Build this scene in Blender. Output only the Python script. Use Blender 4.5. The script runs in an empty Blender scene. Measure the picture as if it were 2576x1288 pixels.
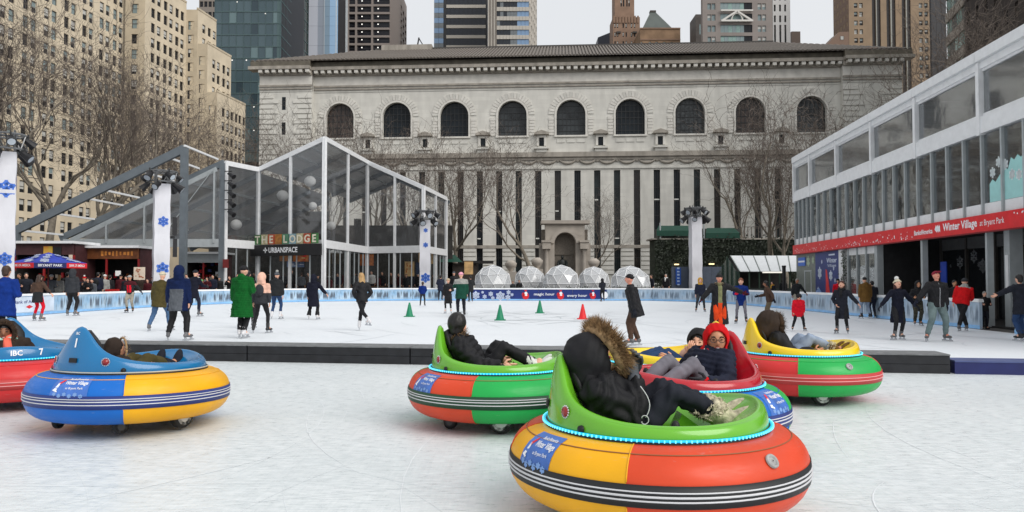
import bpy, bmesh, math, random
import numpy as np
from mathutils import Vector, Matrix
rnd = random.Random(7)
PI = math.pi
scene = bpy.context.scene
COL = scene.collection
TMP = bpy.data.scenes.new('scratch')          # shapes are evaluated here, apart from the scene, then it is removed
def tmp_graph():
    with bpy.context.temp_override(scene=TMP, view_layer=TMP.view_layers[0]):
        dg = bpy.context.evaluated_depsgraph_get(); dg.update(); return dg
# ------------------------------------------------------------------ camera
F, CU, CV, HZ, EYE = 1935.0, 1288.0, 644.0, 705.0, 1.5     # focal length and principal point of a 2576 x 1288 frame
PITCH = math.atan((HZ - CV) / F)
cam_d = bpy.data.cameras.new('camera'); cam = bpy.data.objects.new('camera', cam_d); COL.objects.link(cam)
cam_d.sensor_width = 36.0; cam_d.lens = 36.0 * F / 2576.0
cam_d.clip_start = 0.05; cam_d.clip_end = 3000
cam.location = (0, 0, EYE); cam.rotation_euler = (PI / 2 + PITCH, 0, 0)
scene.camera = cam
# ------------------------------------------------------------------ light
SUN_EL, SUN_AZ = math.radians(40), math.radians(130)     # azimuth from +Y towards +X
w = bpy.data.worlds.new("World"); scene.world = w; w.use_nodes = True
nt = w.node_tree; nt.nodes.clear()
sky = nt.nodes.new('ShaderNodeTexSky'); sky.sky_type = 'NISHITA'; sky.sun_disc = False
sky.sun_elevation = SUN_EL; sky.sun_rotation = SUN_AZ; sky.dust_density = 4.0; sky.air_density = 1.0; sky.ozone_density = 1.0
cl = nt.nodes.new('ShaderNodeMix'); cl.data_type = 'RGBA'; cl.inputs[0].default_value = 0.93
ctc = nt.nodes.new('ShaderNodeTexCoord'); cno = nt.nodes.new('ShaderNodeTexNoise'); cno.inputs['Scale'].default_value = 2.2; cno.inputs['Detail'].default_value = 5
ccr = nt.nodes.new('ShaderNodeMix'); ccr.data_type = 'RGBA'; ccr.inputs[6].default_value = (6.9, 7.15, 7.5, 1); ccr.inputs[7].default_value = (8.1, 8.2, 8.3, 1)     # an even overcast deck, a little mottled, over the clear sky
nt.links.new(ctc.outputs['Generated'], cno.inputs['Vector']); nt.links.new(cno.outputs[0], ccr.inputs[0]); nt.links.new(ccr.outputs[2], cl.inputs[7])
bg = nt.nodes.new('ShaderNodeBackground'); bg.inputs[1].default_value = 0.1
wo = nt.nodes.new('ShaderNodeOutputWorld')
nt.links.new(sky.outputs[0], cl.inputs[6]); nt.links.new(cl.outputs[2], bg.inputs[0]); nt.links.new(bg.outputs[0], wo.inputs[0])
sd = bpy.data.lights.new('sun', 'SUN'); so = bpy.data.objects.new('sun', sd); COL.objects.link(so)
sd.energy = 2.0; sd.angle = math.radians(45); sd.color = (1.0, 0.965, 0.92)
sdir = Vector((math.sin(SUN_AZ) * math.cos(SUN_EL), math.cos(SUN_AZ) * math.cos(SUN_EL), math.sin(SUN_EL)))
so.rotation_euler = (-sdir).to_track_quat('-Z', 'Y').to_euler()
scene.view_settings.view_transform = 'Standard'; scene.view_settings.look = 'None'
scene.view_settings.exposure = 0.15; scene.view_settings.gamma = 1.0; scene.view_settings.use_curve_mapping = False
scene.cycles.max_bounces = 6; scene.cycles.transparent_max_bounces = 16
scene.cycles.diffuse_bounces = 3; scene.cycles.glossy_bounces = 3; scene.cycles.transmission_bounces = 4
scene.cycles.caustics_reflective = False; scene.cycles.caustics_refractive = False

# ------------------------------------------------------------------ measuring from the photograph
def ray(u, v):
    xc, yc = (u - CU) / F, (CV - v) / F
    return Vector((xc, math.cos(PITCH) - yc * math.sin(PITCH), math.sin(PITCH) + yc * math.cos(PITCH)))
def gnd(u, v, z=0.0):
    r = ray(u, v); t = (z - EYE) / r.z
    return Vector((r.x * t, r.y * t, z))
def atY(u, v, Y):
    r = ray(u, v); t = Y / r.y
    return Vector((r.x * t, Y, EYE + r.z * t))
def lin(c):
    c /= 255.0
    return c / 12.92 if c <= 0.04045 else ((c + 0.055) / 1.055) ** 2.4
def S(r, g, b, k=1.0):
    return tuple(min(0.93, lin(x) * k) for x in (r, g, b))

# ------------------------------------------------------------------ materials
MATS = {}
def M(name, col=(.5, .5, .5), rough=.6, var=.12, scale=4.0, bump=0.0, metal=0.0, spec=.4, coat=0.0, emit=0.0, stretch=(1, 1, 1), col2=None, detail=4, bdist=.02):
    if name in MATS: return MATS[name]
    m = bpy.data.materials.new(name); m.use_nodes = True; MATS[name] = m
    n = m.node_tree.nodes; l = m.node_tree.links; b = n['Principled BSDF']
    b.inputs['Roughness'].default_value = rough; b.inputs['Metallic'].default_value = metal
    b.inputs['Specular IOR Level'].default_value = spec; b.inputs['Coat Weight'].default_value = coat
    b.inputs['Coat Roughness'].default_value = .12
    c = tuple(col[:3])
    if var > 0 or bump > 0:
        tc = n.new('ShaderNodeTexCoord'); mp = n.new('ShaderNodeMapping'); mp.inputs['Scale'].default_value = stretch
        no = n.new('ShaderNodeTexNoise'); no.inputs['Scale'].default_value = scale; no.inputs['Detail'].default_value = detail
        l.new(tc.outputs['Object'], mp.inputs[0]); l.new(mp.outputs[0], no.inputs['Vector'])
        mx = n.new('ShaderNodeMix'); mx.data_type = 'RGBA'
        lo = tuple(x * (1 - var) for x in c) if col2 is None else tuple(col2[:3]); hi = tuple(min(.95, x * (1 + var)) for x in c) if col2 is None else c
        mr = n.new('ShaderNodeMapRange'); mr.inputs[1].default_value = .3; mr.inputs[2].default_value = .7
        l.new(no.outputs['Fac'], mr.inputs[0]); l.new(mr.outputs[0], mx.inputs[0])
        mx.inputs[6].default_value = lo + (1,); mx.inputs[7].default_value = hi + (1,)
        l.new(mx.outputs[2], b.inputs['Base Color'])
        if bump > 0:
            bp = n.new('ShaderNodeBump'); bp.inputs['Strength'].default_value = bump; bp.inputs['Distance'].default_value = bdist
            l.new(no.outputs['Fac'], bp.inputs['Height']); l.new(bp.outputs[0], b.inputs['Normal'])
    else:
        b.inputs['Base Color'].default_value = c + (1,)
    if emit > 0:
        b.inputs['Emission Color'].default_value = c + (1,); b.inputs['Emission Strength'].default_value = emit
    return m
def glassy(name, tint=(.8, .82, .84), refl=.12, rough=.03, haze=.06, dcol=(.6, .6, .6)):
    if name in MATS: return MATS[name]
    m = bpy.data.materials.new(name); m.use_nodes = True; MATS[name] = m
    n = m.node_tree.nodes; l = m.node_tree.links; n.clear()
    out = n.new('ShaderNodeOutputMaterial'); tr = n.new('ShaderNodeBsdfTransparent'); gl = n.new('ShaderNodeBsdfGlossy'); df = n.new('ShaderNodeBsdfDiffuse')
    tr.inputs[0].default_value = tint + (1,); gl.inputs['Roughness'].default_value = rough; gl.inputs[0].default_value = (.95, .97, 1, 1); df.inputs[0].default_value = dcol + (1,)
    tc = n.new('ShaderNodeTexCoord'); no = n.new('ShaderNodeTexNoise'); no.inputs['Scale'].default_value = .6; no.inputs['Detail'].default_value = 3
    l.new(tc.outputs['Object'], no.inputs['Vector'])
    bp = n.new('ShaderNodeBump'); bp.inputs['Strength'].default_value = .15; bp.inputs['Distance'].default_value = .05; l.new(no.outputs['Fac'], bp.inputs['Height'])
    l.new(bp.outputs[0], gl.inputs['Normal'])
    fr = n.new('ShaderNodeLayerWeight'); fr.inputs[0].default_value = .25
    ad = n.new('ShaderNodeMath'); ad.operation = 'MULTIPLY_ADD'; ad.inputs[1].default_value = .6; ad.inputs[2].default_value = refl; l.new(fr.outputs['Fresnel'], ad.inputs[0]); ad.use_clamp = True
    m1 = n.new('ShaderNodeMixShader'); m2 = n.new('ShaderNodeMixShader'); m1.inputs[0].default_value = haze  # pale diffuse share: milky skin, plus sky brightness painted into the panes
    l.new(tr.outputs[0], m1.inputs[1]); l.new(df.outputs[0], m1.inputs[2]); l.new(ad.outputs[0], m2.inputs[0]); l.new(m1.outputs[0], m2.inputs[1]); l.new(gl.outputs[0], m2.inputs[2])
    l.new(m2.outputs[0], out.inputs[0])
    return m
def tiled(m, sx, sz, rot=0, dark=.6, mortar=.02, axis='XZ'):
    """fine joints too small to build, as a brick pattern multiplied into the colour of a far wall"""
    n = m.node_tree.nodes; l = m.node_tree.links; b = n['Principled BSDF']
    src = b.inputs['Base Color'].links[0].from_socket
    tc = n.new('ShaderNodeTexCoord'); sp = n.new('ShaderNodeSeparateXYZ'); cb = n.new('ShaderNodeCombineXYZ'); br = n.new('ShaderNodeTexBrick')
    l.new(tc.outputs['Object'], sp.inputs[0]); l.new(sp.outputs[0 if 'X' in axis else 1], cb.inputs[0]); l.new(sp.outputs[2], cb.inputs[1]); l.new(cb.outputs[0], br.inputs['Vector'])
    br.inputs['Scale'].default_value = 1; br.inputs['Brick Width'].default_value = sx; br.inputs['Row Height'].default_value = sz; br.inputs['Mortar Size'].default_value = mortar
    br.inputs['Color1'].default_value = (1, 1, 1, 1); br.inputs['Color2'].default_value = (.9, .9, .9, 1); br.inputs['Mortar'].default_value = (dark, dark, dark, 1)
    mx = n.new('ShaderNodeMix'); mx.data_type = 'RGBA'; mx.blend_type = 'MULTIPLY'; mx.inputs[0].default_value = 1
    l.new(src, mx.inputs[6]); l.new(br.outputs['Color'], mx.inputs[7]); l.new(mx.outputs[2], b.inputs['Base Color'])
    return m

# ------------------------------------------------------------------ mesh builder
class MB:
    def __init__(s): s.v = []; s.f = []; s.m = []
    def add(s, vs, fs, mi=0):
        o = len(s.v); s.v += [tuple(p) for p in vs]; s.f += [tuple(i + o for i in f) for f in fs]; s.m += [mi] * len(fs); return s
    def box(s, x0, x1, y0, y1, z0, z1, mi=0):
        v = [(x0, y0, z0), (x1, y0, z0), (x1, y1, z0), (x0, y1, z0), (x0, y0, z1), (x1, y0, z1), (x1, y1, z1), (x0, y1, z1)]
        return s.add(v, [(0, 3, 2, 1), (4, 5, 6, 7), (0, 1, 5, 4), (1, 2, 6, 5), (2, 3, 7, 6), (3, 0, 4, 7)], mi)
    def bar(s, p, q, w, h=None, mi=0, up=(0, 0, 1)):
        h = h or w; p, q = Vector(p), Vector(q); d = (q - p).normalized(); up = Vector(up)
        if abs(d.dot(up)) > .98: up = Vector((0, 1, 0))
        a = d.cross(up).normalized() * w / 2; b = a.normalized().cross(d).normalized() * h / 2
        v = [p - a - b, p + a - b, p + a + b, p - a + b, q - a - b, q + a - b, q + a + b, q - a + b]
        return s.add(v, [(0, 3, 2, 1), (4, 5, 6, 7), (0, 1, 5, 4), (1, 2, 6, 5), (2, 3, 7, 6), (3, 0, 4, 7)], mi)
    def tube(s, pts, rad, n=6, mi=0, cap=True, sx=1.0, ref=None):
        pts = [Vector(p) for p in pts]; k = len(pts)
        if not hasattr(rad, '__len__'): rad = [rad] * k
        o = len(s.v); pa = None
        for i, p in enumerate(pts):
            d = (pts[min(i + 1, k - 1)] - pts[max(i - 1, 0)])
            d = d.normalized() if d.length > 1e-9 else Vector((0, 0, 1))
            if pa is None:
                r = Vector(ref) if ref else (Vector((0, 0, 1)) if abs(d.z) < .9 else Vector((1, 0, 0)))
                a = (r - d * r.dot(d)).normalized()
            else:
                a = pa - d * pa.dot(d); a = a.normalized() if a.length > 1e-6 else pa
            pa = a; b = d.cross(a)
            for j in range(n):
                t = 2 * PI * j / n
                s.v.append(tuple(p + (a * math.cos(t) * sx + b * math.sin(t)) * rad[i]))
        for i in range(k - 1):
            for j in range(n):
                s.f.append((o + i * n + j, o + i * n + (j + 1) % n, o + (i + 1) * n + (j + 1) % n, o + (i + 1) * n + j)); s.m.append(mi)
        if cap:
            s.f.append(tuple(o + j for j in reversed(range(n)))); s.m.append(mi)
            s.f.append(tuple(o + (k - 1) * n + j for j in range(n))); s.m.append(mi)
        return s
    def ell(s, c, r, n=10, k=7, mi=0, M3=None):
        """ellipsoid; M3 optional 3x3 rotation"""
        c = Vector(c); vs = []; fs = []
        for i in range(k + 1):
            ph = PI * i / k - PI / 2
            for j in range(n):
                t = 2 * PI * j / n
                p = Vector((r[0] * math.cos(ph) * math.cos(t), r[1] * math.cos(ph) * math.sin(t), r[2] * math.sin(ph)))
                vs.append(c + (M3 @ p if M3 is not None else p))
        for i in range(k):
            for j in range(n):
                fs.append((i * n + j, i * n + (j + 1) % n, (i + 1) * n + (j + 1) % n, (i + 1) * n + j))
        return s.add(vs, fs, mi)
    def loft(s, rings, mi=0, closed=True, cap=True):
        n = len(rings[0]); o = len(s.v)
        for r in rings: s.v += [tuple(p) for p in r]
        for i in range(len(rings) - 1):
            for j in range(n if closed else n - 1):
                s.f.append((o + i * n + j, o + i * n + (j + 1) % n, o + (i + 1) * n + (j + 1) % n, o + (i + 1) * n + j)); s.m.append(mi)
        if cap and closed:
            s.f.append(tuple(o + j for j in reversed(range(n)))); s.m.append(mi)
            s.f.append(tuple(o + (len(rings) - 1) * n + j for j in range(n))); s.m.append(mi)
        return s
    def lathe(s, prof, n=24, mi=0, c=(0, 0, 0)):
        rings = [[(c[0] + r * math.cos(2 * PI * j / n), c[1] + r * math.sin(2 * PI * j / n), c[2] + z) for j in range(n)] for r, z in prof]
        return s.loft(rings, mi, cap=False)
    def prism(s, poly, y0, y1, mi=0):
        """polygon in x,z extruded along y"""
        n = len(poly); v = [(x, y0, z) for x, z in poly] + [(x, y1, z) for x, z in poly]
        f = [tuple(range(n)), tuple(reversed(range(n, 2 * n)))] + [(j, j + n, (j + 1) % n + n, (j + 1) % n) for j in range(n)]
        return s.add(v, f, mi)
    def xf(s, mat):
        s.v = [tuple(mat @ Vector(p)) for p in s.v]; return s
    def mesh(s, name, mats, smooth=False):
        me = bpy.data.meshes.new(name); me.from_pydata(s.v, [], s.f)
        for m in (mats if isinstance(mats, (list, tuple)) else [mats]): me.materials.append(m)
        if any(s.m): me.polygons.foreach_set('material_index', s.m)
        if smooth: me.polygons.foreach_set('use_smooth', [True] * len(me.polygons))
        me.update(); return me
    def build(s, name, mats, parent=None, smooth=False):
        return link(name, s.mesh(name, mats, smooth), parent)
def link(name, me, parent=None, loc=None, rz=None, rot=None, scale=None):
    o = bpy.data.objects.new(name, me); COL.objects.link(o)
    if parent is not None: o.parent = parent
    if loc is not None: o.location = loc
    if rz is not None: o.rotation_euler = (0, 0, rz)
    if rot is not None: o.rotation_euler = rot
    if scale is not None: o.scale = scale
    return o
def tag(o, label, cat, group=None, kind=None):
    if label: o['label'] = label
    if cat: o['category'] = cat
    if group: o['group'] = group
    if kind: o['kind'] = kind
    return o
def thing(name, label, cat, loc=(0, 0, 0), rz=0, group=None):
    o = bpy.data.objects.new(name, None); COL.objects.link(o); o.location = loc; o.rotation_euler = (0, 0, rz); o.empty_display_size = .3
    return tag(o, label, cat, group)
def struct(o): o['kind'] = 'structure'; return o
def stuff(o): o['kind'] = 'stuff'; return o
def dup(o, parent=None):
    c = o.copy(); COL.objects.link(c); c.parent = parent
    for ch in list(o.children): dup(ch, c)
    return c

class Fac:
    """a vertical facade plane given by two ground points, left to right as seen: local x along, y into the building, z up"""
    def __init__(s, p0, p1):
        s.p0 = Vector((p0[0], p0[1], 0)); d = Vector((p1[0] - p0[0], p1[1] - p0[1], 0)); s.L = d.length; s.d = d.normalized(); s.n = Vector((-s.d.y, s.d.x, 0))
        s.rz = math.atan2(s.d.y, s.d.x)
    def uv(s, u, v, y=0.0):
        r = ray(u, v); o = s.p0 + s.n * y; t = (o - Vector((0, 0, EYE))).dot(s.n) / r.dot(s.n); p = Vector((0, 0, EYE)) + r * t
        return (p - s.p0).dot(s.d), p.z
    def s(s_, u, v=705): return s_.uv(u, v)[0]
    def z(s_, u, v): return s_.uv(u, v)[1]
    def root(s, name, label, cat, group=None): return thing(name, label, cat, tuple(s.p0), s.rz, group)

def wall_open(mb, s0, s1, z0, z1, ops, y=0.0, dep=.3, mi=0, mr=None):
    """wall rectangle with rectangular openings and their reveals"""
    xs = sorted({s0, s1} | {min(max(o[i], s0), s1) for o in ops for i in (0, 1)}); zs = sorted({z0, z1} | {min(max(o[i], z0), z1) for o in ops for i in (2, 3)})
    def inside(a, b): return any(o[0] < a < o[1] and o[2] < b < o[3] for o in ops)
    for i in range(len(xs) - 1):
        k = 0
        while k < len(zs) - 1:
            if inside((xs[i] + xs[i + 1]) / 2, (zs[k] + zs[k + 1]) / 2): k += 1; continue
            j = k
            while j + 1 < len(zs) - 1 and not inside((xs[i] + xs[i + 1]) / 2, (zs[j + 1] + zs[j + 2]) / 2): j += 1
            mb.add([(xs[i], y, zs[k]), (xs[i + 1], y, zs[k]), (xs[i + 1], y, zs[j + 1]), (xs[i], y, zs[j + 1])], [(0, 1, 2, 3)], mi); k = j + 1
    for a, b, c, d in ops:
        m2 = mi if mr is None else mr
        q = [(a, c), (b, c), (b, d), (a, d)]
        for i in range(4):
            p, r = q[i], q[(i + 1) % 4]
            mb.add([(p[0], y, p[1]), (r[0], y, r[1]), (r[0], y + dep, r[1]), (p[0], y + dep, p[1])], [(0, 3, 2, 1)], m2)

_txt = {}
def text_mesh(st, bold=.0):
    """flat lettering as triangles, centred, cap height about 1"""
    if (st, bold) in _txt: return _txt[(st, bold)]
    cu = bpy.data.curves.new('lettering', 'FONT'); cu.body = st; cu.size = 1.4; cu.offset = bold; cu.resolution_u = 2
    ob = bpy.data.objects.new('lettering', cu); TMP.collection.objects.link(ob); dg = tmp_graph()
    me = ob.evaluated_get(dg).to_mesh()
    v = np.array([p.co[:] for p in me.vertices]); f = [tuple(p.vertices) for p in me.polygons]
    bpy.data.objects.remove(ob); bpy.data.curves.remove(cu)
    v[:, 0] -= (v[:, 0].min() + v[:, 0].max()) / 2; v[:, 1] -= (v[:, 1].min() + v[:, 1].max()) / 2
    _txt[(st, bold)] = (v, f); return v, f
def put_text(mb, st, cx, cz, h, y=0.0, bold=.0, width=None, mi=0, fn=None, slant=0):
    """lettering standing in the local x,z plane at depth y; fn maps (x,z) to a point instead"""
    v, f = text_mesh(st, bold); hh = v[:, 1].max() - v[:, 1].min(); ww = v[:, 0].max() - v[:, 0].min()
    k = h / hh; kx = k if width is None else width / ww
    pts = [(cx + p[0] * kx, cz + p[1] * k) for p in v]
    mb.add([fn(a, b) for a, b in pts] if fn else [(a, y, b) for a, b in pts], f, mi)
def snowflake(mb, cx, cz, r, y=0.0, mi=0, fn=None, wd=.16):
    fn = fn or (lambda a, b: (a, y, b))
    for k in range(6):
        t = k * PI / 3 + PI / 6; c, s_ = math.cos(t), math.sin(t); ww = r * wd / 2
        def q(l0, l1, w_, off=0.0, tilt=0.0):
            cc, ss = math.cos(t + tilt), math.sin(t + tilt); bx, bz = cx + c * off, cz + s_ * off
            mb.add([fn(bx + cc * l0 - ss * w_, bz + ss * l0 + cc * w_), fn(bx + cc * l0 + ss * w_, bz + ss * l0 - cc * w_), fn(bx + cc * l1 + ss * w_, bz + ss * l1 - cc * w_), fn(bx + cc * l1 - ss * w_, bz + ss * l1 + cc * w_)], [(0, 1, 2, 3)], mi)
        q(0, r, ww); q(0, r * .38, ww * .9, r * .5, PI / 3.4); q(0, r * .38, ww * .9, r * .5, -PI / 3.4)
# ================================================================== ground and ice
def ice_mat(name, c1, c2, rough):
    m = M(name, c1, rough=rough, var=.0, bump=0, spec=.35)
    n = m.node_tree.nodes; l = m.node_tree.links; b = n['Principled BSDF']
    tc = n.new('ShaderNodeTexCoord')
    def noise(scale, st, det=5, rot=0.0):
        mp = n.new('ShaderNodeMapping'); mp.inputs['Scale'].default_value = st; mp.inputs['Rotation'].default_value = (0, 0, rot)
        no = n.new('ShaderNodeTexNoise'); no.inputs['Scale'].default_value = scale; no.inputs['Detail'].default_value = det; no.inputs['Roughness'].default_value = .65
        l.new(tc.outputs['Object'], mp.inputs[0]); l.new(mp.outputs[0], no.inputs['Vector']); return no
    big = noise(.35, (1, 1, 1)); fine = noise(7.0, (1, 3.2, 1), 8, .12); scr = noise(22.0, (.12, 2.2, 1), 4, -.25); scr2 = noise(19.0, (2.0, .14, 1), 4, .5)
    def mr(src, a, c, lo=0., hi=1.):
        r = n.new('ShaderNodeMapRange'); r.inputs[1].default_value = a; r.inputs[2].default_value = c; r.inputs[3].default_value = lo; r.inputs[4].default_value = hi; l.new(src.outputs[0], r.inputs[0]); return r
    def math_(op, a, c):
        x = n.new('ShaderNodeMath'); x.operation = op; l.new(a.outputs[0], x.inputs[0]); l.new(c.outputs[0], x.inputs[1]); return x
    s1 = math_('MULTIPLY', mr(scr, .38, .62), mr(scr2, .36, .6)); s2 = math_('MULTIPLY', mr(fine, .36, .6), mr(big, .25, .55)); mixf = math_('ADD', s1, s2)
    hf = n.new('ShaderNodeMath'); hf.operation = 'MULTIPLY'; hf.inputs[1].default_value = .5; l.new(mixf.outputs[0], hf.inputs[0])
    mx = n.new('ShaderNodeMix'); mx.data_type = 'RGBA'; mx.inputs[6].default_value = c2 + (1,); mx.inputs[7].default_value = c1 + (1,)
    l.new(hf.outputs[0], mx.inputs[0]); l.new(mx.outputs[2], b.inputs['Base Color'])
    rr = mr(fine, .3, .7, rough - .12, rough + .2); l.new(rr.outputs[0], b.inputs['Roughness'])
    bp = n.new('ShaderNodeBump'); bp.inputs['Strength'].default_value = .5; bp.inputs['Distance'].default_value = .006
    ad = math_('ADD', scr, fine); l.new(ad.outputs[0], bp.inputs['Height']); l.new(bp.outputs[0], b.inputs['Normal'])
    return m
gm = M('park_paving', (.10, .095, .09), rough=.85, var=.25, scale=1.2)
mb = MB(); mb.add([(-900, -200, -.03), (900, -200, -.03), (900, 1500, -.03), (-900, 1500, -.03)], [(0, 1, 2, 3)]); struct(mb.build('ground', gm))
def poly_sheet(name, pts, z, mat):
    mb = MB(); mb.add([(x, y, z) for x, y in pts], [tuple(range(len(pts)))]); return struct(mb.build(name, mat))
BL0, BL1 = Vector((-13.0, 15.47, 0)), Vector((7.03, 12.37, 0))               # the line of the low barrier
bdir = (BL1 - BL0).normalized(); bnor = Vector((-bdir.y, bdir.x, 0))
def bline(x): return BL0.y + (x - BL0.x) / (BL1.x - BL0.x) * (BL1.y - BL0.y)
poly_sheet('bumper_ice', [(-30, -12), (30, -12), (30, bline(30)), (-30, bline(-30))], 0.0, ice_mat('bumper_ice', (.83, .86, .87), (.62, .67, .685), .32))
RINK = [(-20.4, 8), (-20.4, 36), (-20.2, 41.0), (-19.6, 44.8), (-18.2, 48.6), (-16.0, 51.8), (-13.0, 54.3), (-9.5, 55.9), (-5, 56.4), (10.2, 56.0), (12.6, 53.2), (13.7, 49.5), (14.1, 44), (14.4, 36), (14.3, 29), (14.2, 23.4), (13.9, 16), (13.7, 9)]
poly_sheet('rink_ice', [(-20.4, bline(-20.4))] + RINK[1:-2] + [(13.9, bline(13.9))], 0.004, ice_mat('rink_ice', (.83, .86, .89), (.74, .78, .82), .46))

# skate marks: thin curved scores lying on the ice
def scores(name, n, xr, yr, rad, wd, z, mat, seed, clip=None):
    r = random.Random(seed); mb = MB()
    for _ in range(n):
        x, y = r.uniform(*xr), r.uniform(*yr); a = r.uniform(0, 2 * PI); R = r.choice([-1, 1]) * r.uniform(*rad); L = r.uniform(.15, .9) * min(abs(R), 6); w_ = r.uniform(*wd); k = 9; pts = []
        cx, cy = x - R * math.sin(a), y + R * math.cos(a)
        for i in range(k + 1):
            t = a + (i / k - .5) * L / R; px, py = cx + R * math.sin(t), cy - R * math.cos(t); ww = w_ * math.sin(PI * (i + .3) / (k + .6)); pts.append(((px - ww * math.sin(t), py + ww * math.cos(t), z), (px + ww * math.sin(t), py - ww * math.cos(t), z)))
        if clip and not all(clip(p[0], p[1]) for q in pts for p in q): continue
        for p, q in zip(pts, pts[1:]): mb.add([p[0], p[1], q[1], q[0]], [(0, 1, 2, 3)])
    return stuff(mb.build(name, mat))
sm1, sm2, sm3 = M('score_grey', (.58, .625, .65), rough=.5, var=.1), M('score_white', (.80, .83, .85), rough=.6, var=.05), M('score_pale', (.69, .73, .77), rough=.5, var=.1)
scores('ice_scratches', 190, (-9, 9), (2.6, 14), (1.5, 9), (.0015, .005), .004, sm2, 1, lambda x, y: y < bline(x) - .1); scores('ice_scratches', 90, (-9, 9), (2.6, 14), (1.5, 9), (.001, .004), .005, sm1, 2, lambda x, y: y < bline(x) - .1)
scores('skate_marks', 230, (-19, 13.5), (14, 55), (2, 16), (.008, .03), .008, sm3, 3, lambda x, y: y > bline(x) + .8 and abs(x + 3) < 16.5 - max(0, y - 42) * .45); scores('skate_marks', 60, (-3, 5), (27, 37), (3, 7), (.02, .05), .009, sm1, 4)
# ------------------------------------------------------------------ rink boards
white_pl = M('white_plastic', (.82, .83, .84), rough=.35, var=.05)
def board_print(name, a, b, c):
    """printed icicle film: pale blue with grey vertical smears"""
    m = M(name, a, rough=.35, var=0); n = m.node_tree.nodes; l = m.node_tree.links; bs = n['Principled BSDF']
    tc = n.new('ShaderNodeTexCoord'); mp = n.new('ShaderNodeMapping'); mp.inputs['Scale'].default_value = (1, 1, .16); l.new(tc.outputs['Object'], mp.inputs[0])
    n1 = n.new('ShaderNodeTexNoise'); n1.inputs['Scale'].default_value = 7; n1.inputs['Detail'].default_value = 4; l.new(mp.outputs[0], n1.inputs['Vector'])
    n2 = n.new('ShaderNodeTexNoise'); n2.inputs['Scale'].default_value = 1.3; n2.inputs['Detail'].default_value = 3; l.new(tc.outputs['Object'], n2.inputs['Vector'])
    sp = n.new('ShaderNodeSeparateXYZ'); l.new(tc.outputs['Object'], sp.inputs[0])
    band = n.new('ShaderNodeMapRange'); band.inputs[1].default_value = .78; band.inputs[2].default_value = .55; l.new(sp.outputs[2], band.inputs[0])
    band2 = n.new('ShaderNodeMapRange'); band2.inputs[1].default_value = .12; band2.inputs[2].default_value = .32; l.new(sp.outputs[2], band2.inputs[0])
    r1 = n.new('ShaderNodeMapRange'); r1.inputs[1].default_value = .43; r1.inputs[2].default_value = .58; l.new(n1.outputs[0], r1.inputs[0])
    m1 = n.new('ShaderNodeMath'); m1.operation = 'MULTIPLY'; l.new(band.outputs[0], m1.inputs[0]); l.new(band2.outputs[0], m1.inputs[1])
    m2 = n.new('ShaderNodeMath'); m2.operation = 'MULTIPLY'; l.new(m1.outputs[0], m2.inputs[0]); l.new(r1.outputs[0], m2.inputs[1])
    x1 = n.new('ShaderNodeMix'); x1.data_type = 'RGBA'; x1.inputs[6].default_value = a + (1,); x1.inputs[7].default_value = b + (1,)
    r2 = n.new('ShaderNodeMapRange'); r2.inputs[1].default_value = .35; r2.inputs[2].default_value = .65; l.new(n2.outputs[0], r2.inputs[0]); l.new(r2.outputs[0], x1.inputs[0])
    x2 = n.new('ShaderNodeMix'); x2.data_type = 'RGBA'; x2.inputs[7].default_value = c + (1,); l.new(x1.outputs[2], x2.inputs[6]); l.new(m2.outputs[0], x2.inputs[0]); l.new(x2.outputs[2], bs.inputs['Base Color'])
    return m
bp_l = board_print('board_print_blue', (.22, .41, .62), (.46, .60, .72), (.10, .13, .17))
bp_r = board_print('board_print_pale', (.28, .41, .55), (.46, .55, .64), (.15, .20, .26))
navy = M('navy_vinyl', S(22, 40, 100, 1.3), rough=.4, var=.12, scale=2)
red_vinyl = M('red_vinyl', S(190, 30, 36, 1.3), rough=.4, var=.08)
flake_m = M('snowflake_print', (.55, .62, .78), rough=.5, var=.1); white_print = M('white_print', (.85, .86, .88), rough=.5, var=.04); blue_print = M('blue_print', S(60, 100, 180, 1.3), rough=.5, var=.1)
skin_print = M('printed_skin', (.6, .4, .3), var=0)
boards = thing('rink_boards', 'curved waist-high rink boards printed with blue icicles and capped in white', 'rink boards')
H_B = .93
def board_run(pts, mats, names=None, seg=2.4):
    """pts: ground points; panels of about seg metres, white cap rail over each"""
    for i in range(len(pts) - 1):
        p, q = Vector((*pts[i], 0)), Vector((*pts[i + 1], 0)); L = (q - p).length; k = max(1, round(L / seg)); d = (q - p) / k
        for j in range(k):
            a = p + d * j; e = a + d; dd = d.normalized(); nn = Vector((-dd.y, dd.x, 0)); ln = d.length
            mb = MB(); mb.box(.012, ln - .012, 0, .09, .02, H_B - .10)
            o = mb.build('board_panel', mats, boards); o.location = a; o.rotation_euler = (0, 0, math.atan2(dd.y, dd.x))
            mb = MB(); mb.box(-.004, ln + .004, -.03, .13, H_B - .098, H_B - .02); mb.box(-.004, ln + .004, -.015, .11, H_B - .02, H_B)
            c = mb.build('cap_rail', white_pl, boards); c.location = a; c.rotation_euler = o.rotation_euler
            mb = MB(); mb.box(.0, ln, -.008, .0, .02, .13); kk = mb.build('kick_strip', M('kick_strip', S(120, 165, 205, 1.3), rough=.4), o)
left_pts = [RINK[i] for i in range(0, 9)]; far_pts = [RINK[8], RINK[9]]; right_pts = [RINK[i] for i in range(9, 16)]
board_run(left_pts, bp_l); board_run([far_pts[0], (-3.0, 56.35)], bp_l); board_run([(-3.0, 56.35), (6.9, 56.09)], navy); board_run([(6.9, 56.09), far_pts[1]], bp_r); board_run(right_pts, bp_r); board_run([(13.95, 21.4), (13.6, 17.6), (13.4, 13.5)], bp_r)
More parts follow.
